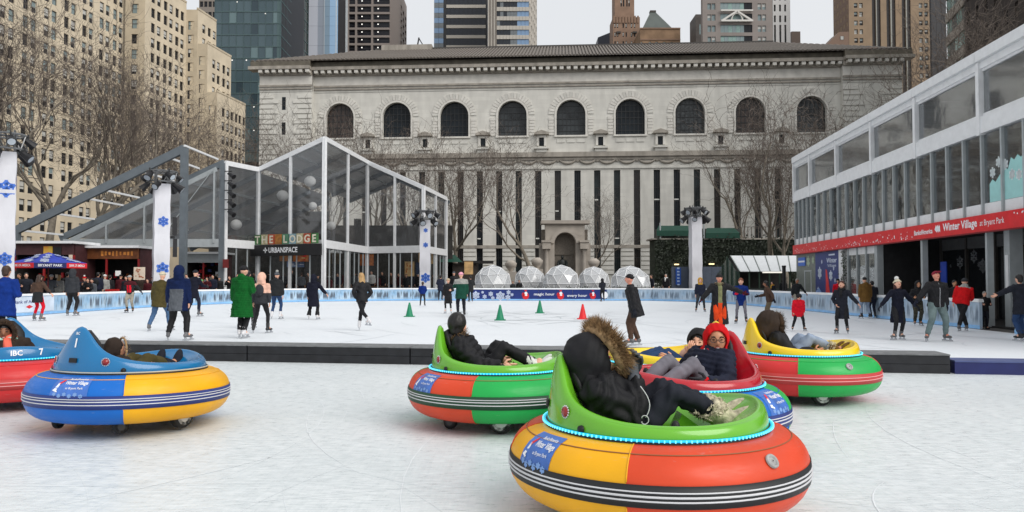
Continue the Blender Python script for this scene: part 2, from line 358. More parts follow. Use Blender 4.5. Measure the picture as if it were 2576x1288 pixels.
# gate posts at the gap on the right
# far banner print, standing 6 mm in front of its boards
fb = Fac((-3.0, 56.34), (6.9, 56.08)); fb_root = thing('banner_print', 'navy banner on the far rink boards with snowflakes and magic hour lettering', 'banner', tuple(fb.p0), fb.rz)
mb = MB()
for cx, cz, r in [(.35, .40, .3), (1.45, .5, .18), (2.15, .34, .34), (2.75, .62, .16), (1.0, .3, .16), (.85, .62, .1), (2.7, .25, .2), (1.6, .2, .14), (3.0, .45, .12)]: snowflake(mb, cx, cz, r, -.014, wd=.34)
mb.build('snowflake_pattern', flake_m, fb_root)
mb = MB(); put_text(mb, 'magic hour', 5.35, .46, .26, -.014, .015, 1.5); mb.build('lettering', white_print, fb_root)
mb = MB(); put_text(mb, 'every hour', 7.75, .36, .26, -.014, .015, 1.45); mb.build('lettering', white_print, fb_root)
for cx, big in ((4.0, .31), (6.55, .31), (8.9, .27)):        # printed red figures
    mb = MB(); disc = lambda cx, cz, rx, rz, mi: mb.add([(cx + rx * math.cos(t * PI / 8), -.014 - .001 * mi, cz + rz * math.sin(t * PI / 8)) for t in range(16)], [tuple(range(16))], mi)
    disc(cx, .36, big * .8, big * .85, 0); disc(cx + .02, .56, big * .35, big * .32, 1); disc(cx, .74, big * .3, big * .18, 0); disc(cx - big * .6, .45, big * .3, big * .5, 0); disc(cx + .03, .42, big * .3, big * .2, 1)
    mb.build('printed_figure', [red_vinyl, white_print], fb_root)
mb = MB(); disc(9.75, .42, .24, .26, 1); disc(9.75, .40, .16, .17, 0); mb.build('printed_emblem', [red_vinyl, white_print], fb_root)
# one plain white board with a small blue and red print on the left side
lf = Fac((-20.395, 31.0), (-20.395, 34.4)); o = lf.root('board_print', 'white panel on the left rink boards with a small blue word and red mark', 'sign')
mb = MB(); mb.add([(.05, -.004, .16), (3.3, -.004, .16), (3.3, -.004, .8), (.05, -.004, .8)], [(0, 1, 2, 3)]); mb.build('print_ground', M('ice_print', (.62, .70, .80), var=.12, scale=2), o)
mb = MB(); put_text(mb, 'Bank of America', 1.5, .60, .14, -.008, .02, 1.9); mb.build('lettering', M('print_navy', (.03, .05, .2), var=0), o)
mb = MB(); mb.add([(1.3, -.008, .38), (1.55, -.008, .30), (1.8, -.008, .38), (1.55, -.008, .46)], [(0, 1, 2, 3)]); mb.build('red_mark', red_vinyl, o)

# ------------------------------------------------------------------ low black barrier
blk = M('black_barrier_board', (.014, .015, .018), rough=.55, var=.35, scale=6, bump=.15); capm = M('worn_grey_edge', (.16, .165, .17), rough=.5, var=.3, scale=9)
btot = (BL1 - BL0).length; first = (gnd(617, 911) - BL0).dot(bdir); edges = []
x = first
while x > 0: x -= 3.1
while x < btot - .6: edges.append(x); x += 3.1
edges.append(btot)
names = ['at the far left end of the row', 'behind the blue number 7 bumper car', 'just right of the blue number 1 bumper car', 'left of the orange and green bumper car', 'behind the rider in the orange and green bumper car', 'behind the fur-hooded rider in front', 'behind the red and green bumper car', 'at the right end of the row']
for i in range(len(edges) - 1):
    a, e = edges[i], edges[i + 1]; p = BL0 + bdir * (a + .012); L = e - a - .024
    r = thing('barrier_block', 'low black barrier block ' + names[min(i, 8)], 'barrier', tuple(p), math.atan2(bdir.y, bdir.x), 'black barrier blocks across the ice')
    for z0, z1 in ((.0, .145), (.151, .29)):
        mb = MB(); mb.box(0, L, 0, .62, z0, z1); mb.build('board', blk, r)
    mb = MB(); mb.box(-.004, L + .004, -.012, .63, .291, .312); mb.build('top_cap', capm, r)
p = BL1 + bdir * .06; r = thing('kerb_block', 'low dark blue kerb on the ice right of the black barrier', 'kerb', tuple(p), math.atan2(bdir.y, bdir.x))
mb = MB(); mb.box(0, 4, .0, .5, 0, .19); mb.build('kerb_body', M('kerb_blue', S(28, 34, 84, 1.2), rough=.5), r)
mb = MB(); mb.box(0, 4, -.01, .51, .191, .215); mb.build('kerb_edge', M('kerb_edge', S(70, 80, 120, 1.2), rough=.5), r)

# ================================================================== the stone library
stone = tiled(M('library_marble', S(190, 188, 181, 1.3), rough=.8, var=.11, scale=.8, detail=8, stretch=(1, 1, .22)), 2.2, .75, dark=.9, mortar=.02)
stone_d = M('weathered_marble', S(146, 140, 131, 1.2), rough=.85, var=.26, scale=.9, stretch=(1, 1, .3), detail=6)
stone_l = M('pale_marble', S(194, 191, 184, 1.25), rough=.8, var=.12, scale=.8)
copper = M('roof_tiles', S(120, 112, 104, .8), rough=.7, var=.25, scale=1.5)
dark_gl = M('dark_window_glass', (.012, .016, .02), rough=.12, var=.5, scale=.4, spec=.18)
brz = M('bronze_glazing_bar', (.028, .03, .032), rough=.5, var=.2)
lib = Fac((-46.8, 143.1), (68.7, 135.4)); L = lib.root('library', 'long marble library with a row of arched windows and tiled hip roof', 'building')
zz = lambda v, u=1579: lib.z(u, v)
Z = {k: zz(v) for k, v in dict(eave=147, corn=160, mod=168, modb=180, fr=204, b1=212, b2=221, sill=338.5, ap=361, str0=382, str1=394, sw=417, st=424, sb=676, ru=619).items()}
arch_u = [855, 997, 1140, 1284, 1430, 1579, 1732, 1885, 2042]; AS = [lib.s(u, 300) for u in arch_u]
bay = (AS[-1] - AS[0]) / 8; AS = [AS[0] + bay * i for i in range(9)]
AW = 37 / 151.0 * bay; ZS = zz(338.5); ZT = zz(249); ZSP = ZT - AW
sPL, sPR, sEnd = lib.s(790, 300), lib.s(2115, 300), lib.L
mb = MB()
# wall zone with arches
za, zb = Z['str1'], Z['b2']
prev = sPL
NA = 14
for c in AS:
    a, b = c - bay * .40, c + bay * .40
    mb.add([(prev, 0, za), (a, 0, za), (a, 0, zb), (prev, 0, zb)], [(0, 1, 2, 3)])
    mb.add([(a, 0, za), (b, 0, za), (b, 0, ZS), (a, 0, ZS)], [(0, 1, 2, 3)])
    for x0, x1 in ((a, c - AW), (c + AW, b)): mb.add([(x0, 0, ZS), (x1, 0, ZS), (x1, 0, zb), (x0, 0, zb)], [(0, 1, 2, 3)])
    pts = [(c - AW * math.cos(PI * i / NA), ZSP + AW * math.sin(PI * i / NA)) for i in range(NA + 1)]
    for (x0, z0), (x1, z1) in zip(pts, pts[1:]): mb.add([(x0, 0, z0), (x1, 0, z1), (x1, 0, zb), (x0, 0, zb)], [(0, 1, 2, 3)])
    out = [(c - AW, ZS)] + pts + [(c + AW, ZS)]
    for (x0, z0), (x1, z1) in zip(out, out[1:]): mb.add([(x0, 0, z0), (x1, 0, z1), (x1, .9, z1), (x0, .9, z0)], [(0, 3, 2, 1)])
    mb.add([(c - AW, 0, ZS), (c + AW, 0, ZS), (c + AW, .9, ZS), (c - AW, .9, ZS)], [(0, 1, 2, 3)])
    prev = b
mb.add([(prev, 0, za), (sPR, 0, za), (sPR, 0, zb), (prev, 0, zb)], [(0, 1, 2, 3)])
# strip window zone
nst = bay / 3; x0 = lib.s(1158, 520); ss = []
x = x0
while x - nst > sPL + 1: x -= nst
while x < sPR - 1: ss.append(x); x += nst
SW = 8.0 / 49.5 * nst
wall_open(mb, sPL, sPR, -.5, Z['st'] + .02, [(s_ - SW, s_ + SW, 2.0, Z['st'] - .25) for s_ in ss], 0, .7)
mb.box(sPL, sPR, -.06, .0, Z['st'] - .1, Z['str0'] - .001)
mb.build('facade_wall', stone, L)
mb = MB(); mb.box(0, sPL, -1.2, 30, -.5, Z['modb']); mb.build('corner_pavilion', stone, L); mb = MB(); mb.box(sPR, sEnd, -1.2, 30, -.5, Z['modb']); mb.build('corner_pavilion', stone, L)
mb = MB(); mb.box(sPL, sPR, 1.4, 30, -.5, Z['modb']); mb.build('rear_mass', stone_d, L)
# entablature and mouldings, each run a part
def course(name, mat, z0, z1, pr, a=None, b=None, y0=0.0):
    mb = MB(); mb.box(sPL - .0 if a is None else a, sPR if b is None else b, y0 - pr, y0 + .5, z0, z1); return mb.build(name, mat, L)
for a, b, y0 in ((-.0, sPL, -1.2), (sPL, sPR, 0), (sPR, sEnd, -1.2)):
    e0 = 1.6 if a <= 0 else 0; e1 = 1.6 if b >= sEnd else 0
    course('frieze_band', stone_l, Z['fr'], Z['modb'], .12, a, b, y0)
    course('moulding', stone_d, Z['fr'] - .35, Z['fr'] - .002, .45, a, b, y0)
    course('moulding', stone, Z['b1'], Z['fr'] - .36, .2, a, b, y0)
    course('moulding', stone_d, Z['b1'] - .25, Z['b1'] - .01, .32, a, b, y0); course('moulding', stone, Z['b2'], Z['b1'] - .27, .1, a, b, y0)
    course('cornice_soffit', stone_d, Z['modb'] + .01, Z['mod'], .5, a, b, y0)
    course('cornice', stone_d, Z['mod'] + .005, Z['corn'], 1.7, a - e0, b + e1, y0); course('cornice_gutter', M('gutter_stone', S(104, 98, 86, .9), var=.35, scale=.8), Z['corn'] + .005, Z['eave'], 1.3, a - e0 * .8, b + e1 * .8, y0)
md = MB(); md.box(-.34, .34, -1.55, -.5, 0, (Z['mod'] - Z['modb']) * .62); mde = md.mesh('modillion', stone_l); nmod = 92
for i in range(nmod):
    s_ = (i + .5) * sEnd / nmod; y0 = 0 if sPL < s_ < sPR else -1.2
    o = link('modillion', mde, L, (s_, y0, Z['mod'] - (Z['mod'] - Z['modb']) * .66))
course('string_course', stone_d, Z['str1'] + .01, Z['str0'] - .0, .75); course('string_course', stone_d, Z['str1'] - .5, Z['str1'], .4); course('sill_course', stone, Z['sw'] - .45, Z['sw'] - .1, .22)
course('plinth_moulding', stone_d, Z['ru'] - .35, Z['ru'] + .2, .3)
# arched windows
def vous(t0, t1, ri, ro, y0=-.14):
    mb = MB(); r = [(ri, t0), (ro, t0), (ro, t1), (ri, t1)]; mb.prism([(rr * math.cos(t), rr * math.sin(t)) for rr, t in r][::-1], y0, .02); return mb
NV = 21; RI, RO = AW * 1.16, AW * 1.56
vmesh = [vous(PI * (i + .06) / NV, PI * (i + .94) / NV, RI, RO, -.12 - .05 * (i % 2)).mesh('voussoir', stone_l if i % 2 else stone) for i in range(NV)]
gm_ = MB(); pts = [(-AW, ZS - ZSP)] + [(-AW * math.cos(PI * i / NA), AW * math.sin(PI * i / NA)) for i in range(NA + 1)] + [(AW, ZS - ZSP)]
gm_.add([(x, .82, z) for x, z in pts], [tuple(range(len(pts)))]); ag_ = [gm_.mesh('arch_glass', m_) for m_ in (M('brown_curtain_glass', S(62, 50, 44), rough=.3, var=.5, scale=1.2), dark_gl, dark_gl, M('reflecting_glass', (.03, .034, .036), rough=.1, var=.8, scale=.5, spec=.3), M('reflecting_glass'), dark_gl, M('patterned_curtain_glass', (.035, .04, .042), rough=.3, var=.9, scale=2.2), M('brown_curtain_glass'), M('reflecting_glass'))]
br_ = MB()
for k in range(-3, 4):
    x = k * AW / 3.5; br_.box(x - .05, x + .05, .72, .81, ZS - ZSP, math.sqrt(max(0, AW * AW - x * x)))
for k in range(8):
    z = ZS - ZSP + .9 + k * 1.15
    if z < AW * .96: hw = AW if z < 0 else math.sqrt(AW * AW - z * z); br_.box(-hw, hw, .70, .80, z - .05, z + .05)
brm = br_.mesh('glazing_bars', brz)
ri_ = MB(); out = [(-1, ZS - ZSP)] + [(-math.cos(PI * i / NA), math.sin(PI * i / NA)) for i in range(NA + 1)] + [(1, ZS - ZSP)]
for i in range(len(out) - 1):
    q = []
    for rr in (AW * 1.005, AW * 1.14):
        for x, z in (out[i], out[i + 1]): q.append((x * rr, z * rr if z > 0 else z))
    (a, b, c, d) = q; ri_.add([(a[0], -.2, a[1]), (b[0], -.2, b[1]), (d[0], -.2, d[1]), (c[0], -.2, c[1]), (a[0], .1, a[1]), (b[0], .1, b[1]), (d[0], .0, d[1]), (c[0], .0, c[1])], [(0, 3, 2, 1), (0, 1, 5, 4), (3, 7, 6, 2)])
rim = ri_.mesh('archivolt', stone_l)
jm = MB(); jm.box(-.9, .9, -.14, .02, 0, .48); jme = jm.mesh('jamb_stone', stone_l)
for c in AS:
    wdw = link('arched_window', ag_[int(round((c - AS[0]) / bay)) % 9], L, (c, 0, ZSP)); link('glazing_bars', brm, wdw); link('archivolt', rim, wdw)
    for m_ in vmesh: link('voussoir', m_, wdw)
    for sgn in (-1, 1):
        zq = ZS - ZSP + .05; k = 0
        while zq < -.5:
            o = link('jamb_stone', jme, wdw, (sgn * (RI + RO) / 2, 0, zq), scale=((RO - RI) / 1.8 * (1 if k % 2 else .82), 1, 1)); zq += .56; k += 1
    mb = MB(); mb.box(c - AW * 1.15, c + AW * 1.15, -.3, .02, ZS - .3, ZS - .004); mb.build('window_sill', stone_l, L)
    for k in (-1, 0, 1):
        mb = MB(); mb.box(c + k * AW * .7 - AW * .28, c + k * AW * .7 + AW * .28, -.12, .02, Z['ap'] + .3, ZS - .7); mb.build('apron_panel', stone, L)
# niches between the arches
n0, n1, p0, p1 = zz(365), zz(344), zz(337), zz(326)
for i in range(8):
    c = (AS[i] + AS[i + 1]) / 2; hw = 6.5 / 151 * bay
    mb = MB(); mb.add([(c - hw, -.03, n0), (c + hw, -.03, n0), (c + hw, -.03, n1), (c - hw, -.03, n1)], [(0, 1, 2, 3)]); nw = mb.build('niche_window', dark_gl, L)
    mb = MB()
    for x0_, x1_ in ((c - hw * 1.9, c - hw), (c + hw, c + hw * 1.9)): mb.box(x0_, x1_, -.35, .01, n0, n1)
    mb.box(c - hw * 1.9, c + hw * 1.9, -.35, .01, n1 + .003, n1 + .4); mb.build('niche_frame', stone_l, nw)
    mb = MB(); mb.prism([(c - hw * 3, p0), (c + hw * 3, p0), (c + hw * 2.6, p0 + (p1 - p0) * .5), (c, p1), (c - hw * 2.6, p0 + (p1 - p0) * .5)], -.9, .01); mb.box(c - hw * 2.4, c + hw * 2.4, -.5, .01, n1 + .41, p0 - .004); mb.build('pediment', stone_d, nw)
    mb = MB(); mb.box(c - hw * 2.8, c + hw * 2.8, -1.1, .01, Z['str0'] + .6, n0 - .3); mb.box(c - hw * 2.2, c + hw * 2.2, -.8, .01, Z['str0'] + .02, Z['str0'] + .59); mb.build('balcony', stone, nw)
# swags of the frieze
sg = MB(); pts = [(nst * .42 * math.cos(PI + PI * i / 10), -.12, .9 * -math.sin(PI * i / 10)) for i in range(11)]; sg.tube(pts, [.12 + .16 * math.sin(PI * i / 10) for i in range(11)], 6); sgm = sg.mesh('swag', stone_d, True)
bk = MB(); bk.ell((0, -.1, 0), (.45, .2, .5), 8, 5); bkm = bk.mesh('mask_boss', stone_d, True)
for s_ in ss:
    link('swag', sgm, L, (s_ + nst / 2, -.08, Z['sw'] + 1.45)); link('mask_boss', bkm, L, (s_, -.08, Z['sw'] + 1.2))
# strip windows
for i, s_ in enumerate(ss):
    mb = MB(); mb.add([(s_ - SW, .6, 2.0), (s_ + SW, .6, 2.0), (s_ + SW, .6, Z['st'] - .25), (s_ - SW, .6, Z['st'] - .25)], [(0, 1, 2, 3)]); wo_ = mb.build('strip_window', [dark_gl, M('strip_glass_brown', S(46, 40, 36), rough=.2, var=.5, scale=.4), M('strip_glass_teal', (.02, .028, .03), rough=.12, var=.6, scale=.5, spec=.25)][(i * 5 + i // 3) % 3], L)
    mb = MB()
    for k in range(7): zq = 3 + k * 2.55; mb.box(s_ - SW, s_ + SW, .48, .58, zq, zq + .08)
    for k in (-.33, .33): mb.box(s_ + k * SW - .03, s_ + k * SW + .03, .5, .59, 2.0, Z['st'] - .25)
    mb.build('glazing_bars', brz, wo_)
    if i % 3 != 1:
        mb = MB(); zq = rnd.choice([6, 9, 11.5, 14, 16]); mb.box(s_ - SW * .8, s_ + SW * rnd.uniform(.2, .9), .40, .46, zq, zq + .22); mb.build('lit_transom', M('lit_transom', (.8, .8, .75), var=0), wo_)
# rusticated base courses between strip windows
rc = MB(); rc.box(-(nst / 2 - SW), nst / 2 - SW, -.22, .0, 0, .62); rcm = rc.mesh('stone_course', stone)
for s_ in ss[:-1]:
    for k in range(6): link('stone_course', rcm, L, (s_ + nst / 2, 0, Z['ru'] - .95 - k * .82), scale=(.97, 1, 1))
# pavilion rustication and slit windows
qm = MB(); qm.box(0, 1, -.16, .0, 0, .62); qme = qm.mesh('quoin', stone)
for a, b in ((0, sPL), (sPR, sEnd)):
    k = 0; zq = Z['b2'] - 1.2
    while zq > 4:
        ln = 2.6 + .9 * (k % 2)
        link('quoin', qme, L, (a + .05, -1.2, zq), scale=(ln, 1, 1)); link('quoin', qme, L, (b - ln - .05, -1.2, zq), scale=(ln, 1, 1)); zq -= .95; k += 1
sl = lib.s(720, 260)
for v0, v1 in ((280, 248), (342, 311)):
    mb = MB(); mb.box(sl - .35, sl + .35, -1.215, -1.19, lib.z(720, v0), lib.z(720, v1)); mb.build('slit_window', dark_gl, L)
# roof
zr = lib.uv(1500, 117, 17)[1]; ea = Z['eave'] + .02; mb = MB(); r0, r1 = lib.uv(945, 127, 17)[0], lib.uv(1945, 112, 17)[0]
mb.add([(-1.4, -2.4, ea), (sEnd + 1.4, -2.4, ea), (r1, 17, zr), (r0, 17, zr), (-1.4, 36, ea), (sEnd + 1.4, 36, ea)], [(0, 1, 2, 3), (4, 0, 3), (1, 5, 2), (5, 4, 3, 2)]); RF = mb.build('roof', copper, L)
rl = math.hypot(19.4, zr - ea)
rb = MB(); rb.box(-.16, .16, 0, rl, 0, .22); rbm = rb.mesh('roof_rib', copper); sl_a = math.atan2(zr - ea, 19.4)
for i in range(132):
    s_ = r0 + (r1 - r0) * (i + .5) / 132; link('roof_rib', rbm, RF, (s_, -2.4, ea + .02), rot=(sl_a, 0, 0))
for i in range(22):       # hips: shorter ribs
    t = (i + .5) / 22
    for x0_, x1_ in ((-1.4, r0), (sEnd + 1.4, r1)):
        o = link('roof_rib', rbm, RF, (x0_ + (x1_ - x0_) * t, -2.4, ea + .02), rot=(sl_a, 0, 0), scale=(1.5, t, 1))
mb = MB(); mb.bar((r0, 17, zr + .15), (r1, 17, zr + .15), .7, .5); mb.build('ridge_cap', M('ridge', (.07, .065, .06), rough=.7), RF)
mb = MB(); x_ = lib.uv(1010, 120, 24)[0]; mb.box(x_ - 2.5, x_ + 8, 16, 20, zr - 1, zr + .9); mb.build('roof_monitor', stone_d, RF)
mb = MB(); x_ = lib.uv(1048, 110, 17)[0]; mb.bar((x_, 17, zr), (x_ + .5, 17, zr + 2.6), .25); mb.bar((x_ + .4, 17, zr + 2.6), (x_ + 1.7, 17, zr + .4), .2); mb.build('roof_antenna', brz, RF)
x_, z_ = lib.uv(2193, 126, -1); mb = MB(); mb.box(x_ - 1, x_ + 1, -1.3, 1, z_ - .5, z_ + .35); mb.build('roof_vent', M('vent_terracotta', S(190, 140, 115), var=.1), RF)

# ================================================================== city towers behind
def unit_window(name, glass, frame, blind=None, bz=.5, rail=True):
    mb = MB(); mb.add([(0, 0, 0), (1, 0, 0), (1, 0, 1), (0, 0, 1)], [(0, 1, 2, 3)], 0)
    f = .07
    for b in ((0, f, 0, 1), (1 - f, 1, 0, 1), (f, 1 - f, 0, f * .6), (f, 1 - f, 1 - f * .6, 1)): mb.box(b[0], b[1], -.06, -.004, b[2], b[3], 1)
    if rail: mb.box(f, 1 - f, -.05, -.005, .48, .53, 1)
    if blind: mb.add([(f, -.02, bz), (1 - f, -.02, bz), (1 - f, -.02, 1 - f), (f, -.02, 1 - f)], [(0, 1, 2, 3)], 2)
    return mb.mesh(name, [glass, frame] + ([blind] if blind else []))
wg_dark = M('tower_glass_dark', (.018, .02, .024), rough=.2, var=.5, scale=.3, spec=.25); wg_sky = M('tower_glass_sky', S(150, 168, 170, .8), rough=.25, var=.3, scale=.5, spec=.4)
wg_blue = M('tower_glass_blue', S(140, 170, 205, .85), rough=.2, var=.15, scale=.3, spec=.4); fr_dark = M('window_frame_dark', (.05, .045, .04), var=.2); fr_lite = M('window_frame_pale', (.42, .40, .37), var=.2); blind = M('window_blind', (.55, .55, .52), var=.15, scale=.3)
UW = [unit_window('window', wg_dark, fr_dark), unit_window('window', wg_dark, fr_dark, blind, .55), unit_window('window', wg_dark, fr_dark, blind, .3), unit_window('window', wg_sky, fr_dark), unit_window('window', wg_dark, fr_lite, wg_sky, .5)]
def win_grid(root, cols, rows, y, pick, lim=290):
    """one window object per opening; past the limit the rest are joined"""
    n = 0; rest = MB()
    for a, b in cols:
        for c, d in rows:
            if n < lim: o = link('window', pick(a, c), root, (a, y, c), scale=(b - a, 1, d - c)); n += 1
            else: rest.add([(a, y, c), (b, y, c), (b, y, d), (a, y, d)], [(0, 1, 2, 3)])
    if rest.v: stuff(rest.build('windows', wg_dark, root))
def face(root, fac_s0, fac_s1, z0, z1, cols, rows, mat, y=0.0, dep=.35, pick=None, mats=UW, name='wall'):
    mb = MB(); wall_open(mb, fac_s0, fac_s1, z0, z1, [(a, b, c, d) for a, b in cols for c, d in rows], y, dep); o = mb.build(name, mat, root)
    win_grid(root, cols, rows, y + dep * .8, pick or (lambda a, c: rnd.choice(mats)))
    return o
def block(root, s0, s1, y0, y1, z0, z1, mat, name='wall'):
    mb = MB(); mb.box(s0, s1, y0, y1, z0, z1); return mb.build(name, mat, root)
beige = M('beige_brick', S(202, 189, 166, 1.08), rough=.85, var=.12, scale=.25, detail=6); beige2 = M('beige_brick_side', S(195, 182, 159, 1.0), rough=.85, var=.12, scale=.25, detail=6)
# --- big beige block at the left
pa, pb = Vector((-92 + .13 * (122 - 150), 122)), Vector((-92 + .13 * (174 - 150), 174))
fa = Fac(pa, pb); R = fa.root('office_block', 'tall beige brick block with paired windows filling the left edge', 'building')
cols = []
for Y in (133.6, 139.2, 144.7, 150.1, 155.6, 161, 166.4, 170.9):
    s_ = (Y - 122) * math.hypot(.13, 1) + .35
    for k in (0, 2.05): cols.append((s_ + k - .7, s_ + k + .7))
rows = [(7.6 + 3.5 * k, 9.9 + 3.5 * k) for k in range(17)]
face(R, 0, fa.L, -.5, 80, cols, rows, beige, pick=lambda a, c: rnd.choice(UW if c > 20 else UW[:3]))
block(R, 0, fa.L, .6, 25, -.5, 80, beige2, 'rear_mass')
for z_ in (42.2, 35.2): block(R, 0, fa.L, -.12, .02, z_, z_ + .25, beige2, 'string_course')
# --- stepped beige tower beyond it: blocks b to e
R = thing('stepped_tower', 'beige brick tower stepping down in setbacks toward the glass tower', 'building')
def run(X0, Y0, Y1, ztop, wcols, rows, fx0, nwin, name):
    f = Fac((X0, Y0), (X0 + .13 * (Y1 - Y0), Y1)); o = thing_empty = bpy.data.objects.new(name, None); COL.objects.link(o); o.parent = R; o.location = f.p0; o.rotation_euler = (0, 0, f.rz)
    mb = MB(); wall_open(mb, 0, f.L, -.5, ztop, [(a, b, c, d) for a, b in wcols for c, d in rows], 0, .35); mb.box(0, f.L, .5, 8, -.5, ztop - .02); mb.build('wall', beige, o)
    for a, b in wcols:
        for c, d in rows: link('window', rnd.choice(UW[:3] + UW[:1]), o, (a, .28, c), scale=(b - a, 1, d - c))
    g = Fac((fx0, Y0), (X0, Y0)); q = bpy.data.objects.new('end_wall', None); COL.objects.link(q); q.parent = R; q.location = g.p0; q.rotation_euler = (0, 0, g.rz)
    ec = [(g.L * (k + .5) / nwin - .75, g.L * (k + .5) / nwin + .75) for k in range(nwin)]
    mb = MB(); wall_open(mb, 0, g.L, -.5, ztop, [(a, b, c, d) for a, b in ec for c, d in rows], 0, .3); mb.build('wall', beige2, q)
    for a, b in ec:
        for c, d in rows: link('window', rnd.choice(UW[:4]), q, (a, .25, c), scale=(b - a, 1, d - c))
    pm = MB(); pm.box(-.1, f.L, -.1, .3, ztop + .004, ztop + .5); pm.build('parapet', beige2, o)
def pr(*ys, Y0=0): return [((Y - Y0) + k - .75, (Y - Y0) + k + .75) for Y in ys for k in (0, 2.3)]
rw = lambda z1, n: [(z1 - 3.5 * k - 2.2, z1 - 3.5 * k) for k in range(n)]
run(-83.9, 174, 191, 71, pr(177.2, 182.2, 187.1, Y0=174), rw(68.2, 15), -88.4, 1, 'wing')
run(-78.8, 191, 200, 69.4, [(a, a + 1.5) for a in (2.2, 4.9, 7.4)], rw(66.5, 9), -82.2, 1, 'wing')
run(-76.3, 191.05, 203, 60.8, pr(194.2, 199.3, Y0=191), rw(57.6, 9), -79.0, 1, 'wing')
run(-73.8, 191.1, 206, 48.6, pr(194.3, 198.8, 203, Y0=191), rw(45.2, 8), -76.5, 1, 'wing')
# --- narrow grey striped slab behind
def tower(name, label, u0, u1, Y0, Y1=None, vtop=None, ztop=None, mat=None, depth=20, group=None, cat='building'):
    a, b = atY(u0, 300, Y0), atY(u1, 300, Y1 or Y0); f = Fac((a.x, a.y), (b.x, b.y)); r = f.root(name, label, cat, group)
    z = ztop or f.z((u0 + u1) / 2, vtop); return f, r, z
gry = M('tower_grey_stone', S(138, 130, 122, 1.0), rough=.8, var=.1, scale=.2); blkst = M('tower_black_steel', (.03, .03, .033), rough=.5, var=.2); paleconc = M('tower_pale_concrete', S(188, 182, 172, 1.0), rough=.8, var=.12, scale=.3)
f, r, z = tower('office_tower', 'narrow grey tower slab with dark stripes between beige tower and glass tower', 497, 542, 300, ztop=125, mat=gry)
rows = [(z_ * 4.2, z_ * 4.2 + 2.2) for z_ in range(12, 29)]; face(r, 0, f.L, 0, z, [(.3 + i * 1.7, 1.6 + i * 1.7) for i in range(4)], rows, gry, mats=UW[:1]); block(r, 0, f.L, .5, 20, 0, z, gry, 'rear_mass')
# --- teal glass tower
teal = [M('teal_glass_a', S(80, 102, 110, .75), rough=.14, var=.3, scale=.12, spec=.5), M('teal_glass_b', S(90, 112, 120, .75), rough=.12, var=.3, scale=.12, spec=.5), M('teal_glass_c', S(62, 82, 92, .7), rough=.12, var=.4, scale=.15, spec=.5), M('teal_glass_d', S(116, 140, 144, .8), rough=.14, var=.2, scale=.2, spec=.5)]
olive = [M('olive_glass_a', S(66, 70, 60, .7), rough=.2, var=.5, scale=.4), M('olive_glass_b', S(52, 58, 52, .7), rough=.2, var=.5, scale=.4), M('olive_glass_c', S(88, 96, 92, .7), rough=.2, var=.4, scale=.4)]
mull = M('steel_mullion', S(92, 116, 118, .7), rough=.4, var=.1); lampw = M('ceiling_lamp', (1, .97, .9), var=0, emit=.7)
def curtain(f, r, s0, s1, z0, z1, nx, fh, mats, y=0.0, lam=0, wide=.12, pick=None, name='glass_panel'):
    k = int((z1 - z0) / fh); w_ = (s1 - s0) / nx
    pm = []
    for m in mats:
        mb = MB(); mb.add([(0, 0, 0), (1, 0, 0), (1, 0, 1), (0, 0, 1)], [(0, 1, 2, 3)]); pm.append(mb.mesh(name, m))
    n = 0
    for j in range(k):
        for i in range(nx):
            c = pick(i, j) if pick else rnd.choice(pm[:2] * 3 + pm); c = pm[c] if isinstance(c, int) else c
            if n < 295: link(name, c, r, (s0 + i * w_ + .05, y + rnd.uniform(0, .03), z0 + j * fh + .2), scale=(w_ - .1, 1, fh - .35)); n += 1
    mb = MB()
    mb.box(s0, s1, y + .06, y + 1.0, z0 - 3, z1)
    for j in range(k + 1): mb.box(s0, s1, y - wide, y + .05, z0 + j * fh - .12, z0 + j * fh + .16)
    for i in range(nx + 1): mb.box(s0 + i * w_ - .05, s0 + i * w_ + .05, y - .1, y + .055, z0, z1)
    mb.build('mullion_grid', mull, r)
    for _ in range(lam):
        a, c = rnd.uniform(s0 + 1, s1 - 2), z0 + rnd.randrange(k) * fh + fh * .8; mb = MB(); mb.box(a, a + .35, y - .03, y - .005, c, c + .3); mb.build('ceiling_lamp', lampw, r)
f, r, z = tower('glass_tower', 'dark teal glass tower with lit lamps behind the stepped beige tower', 537, 703, 230, ztop=108)
curtain(f, r, 0, f.L, 40, z, 9, 3.55, teal, lam=9); block(r, 0, f.L, 1.01, 26, 0, z, blkst, 'core')
q = Fac(tuple((f.p0 + f.d * f.L).xy), tuple(atY(772, 300, 262).xy)); e = bpy.data.objects.new('side_face', None); COL.objects.link(e); e.parent = r; e.matrix_local = Matrix.Rotation(-f.rz, 4, 'Z') @ Matrix.Translation(q.p0 - f.p0) @ Matrix.Rotation(q.rz, 4, 'Z')
curtain(q, e, 0, q.L, 40, z, 9, 3.55, olive)
# --- pale slender tower
f, r, z = tower('slender_tower', 'slender pale blue and white tower right of the teal glass tower', 771, 845, 262, ztop=118)
st = [(771, 794, S(186, 190, 200)), (794, 809, S(146, 154, 166)), (809, 812, S(170, 180, 188)), (812, 824, S(130, 152, 170)), (824, 845, S(150, 182, 212))]
for i, (a, b, c) in enumerate(st):
    sa, sb = f.s(a), f.s(b); m = M('slender_panel_%d' % i, tuple(min(.9, x * 1.15) for x in c), rough=.25, var=.1, scale=.08, spec=.5)
    fh = 3.4; k = 0; y = [0, .15, 0, .1, .05][i]; pm = MB(); pm.box(0, 1, 0, .3, 0, 1); pme = pm.mesh('facade_panel', m)
    zq = 55
    while zq < z: link('facade_panel', pme, r, (sa + .02, y, zq), scale=(sb - sa - .04, 1, fh * (1 if i > 2 else 2) - .05)); zq += fh * (1 if i > 2 else 2)
block(r, 0, f.L, .4, 14, 0, z, blkst, 'core')
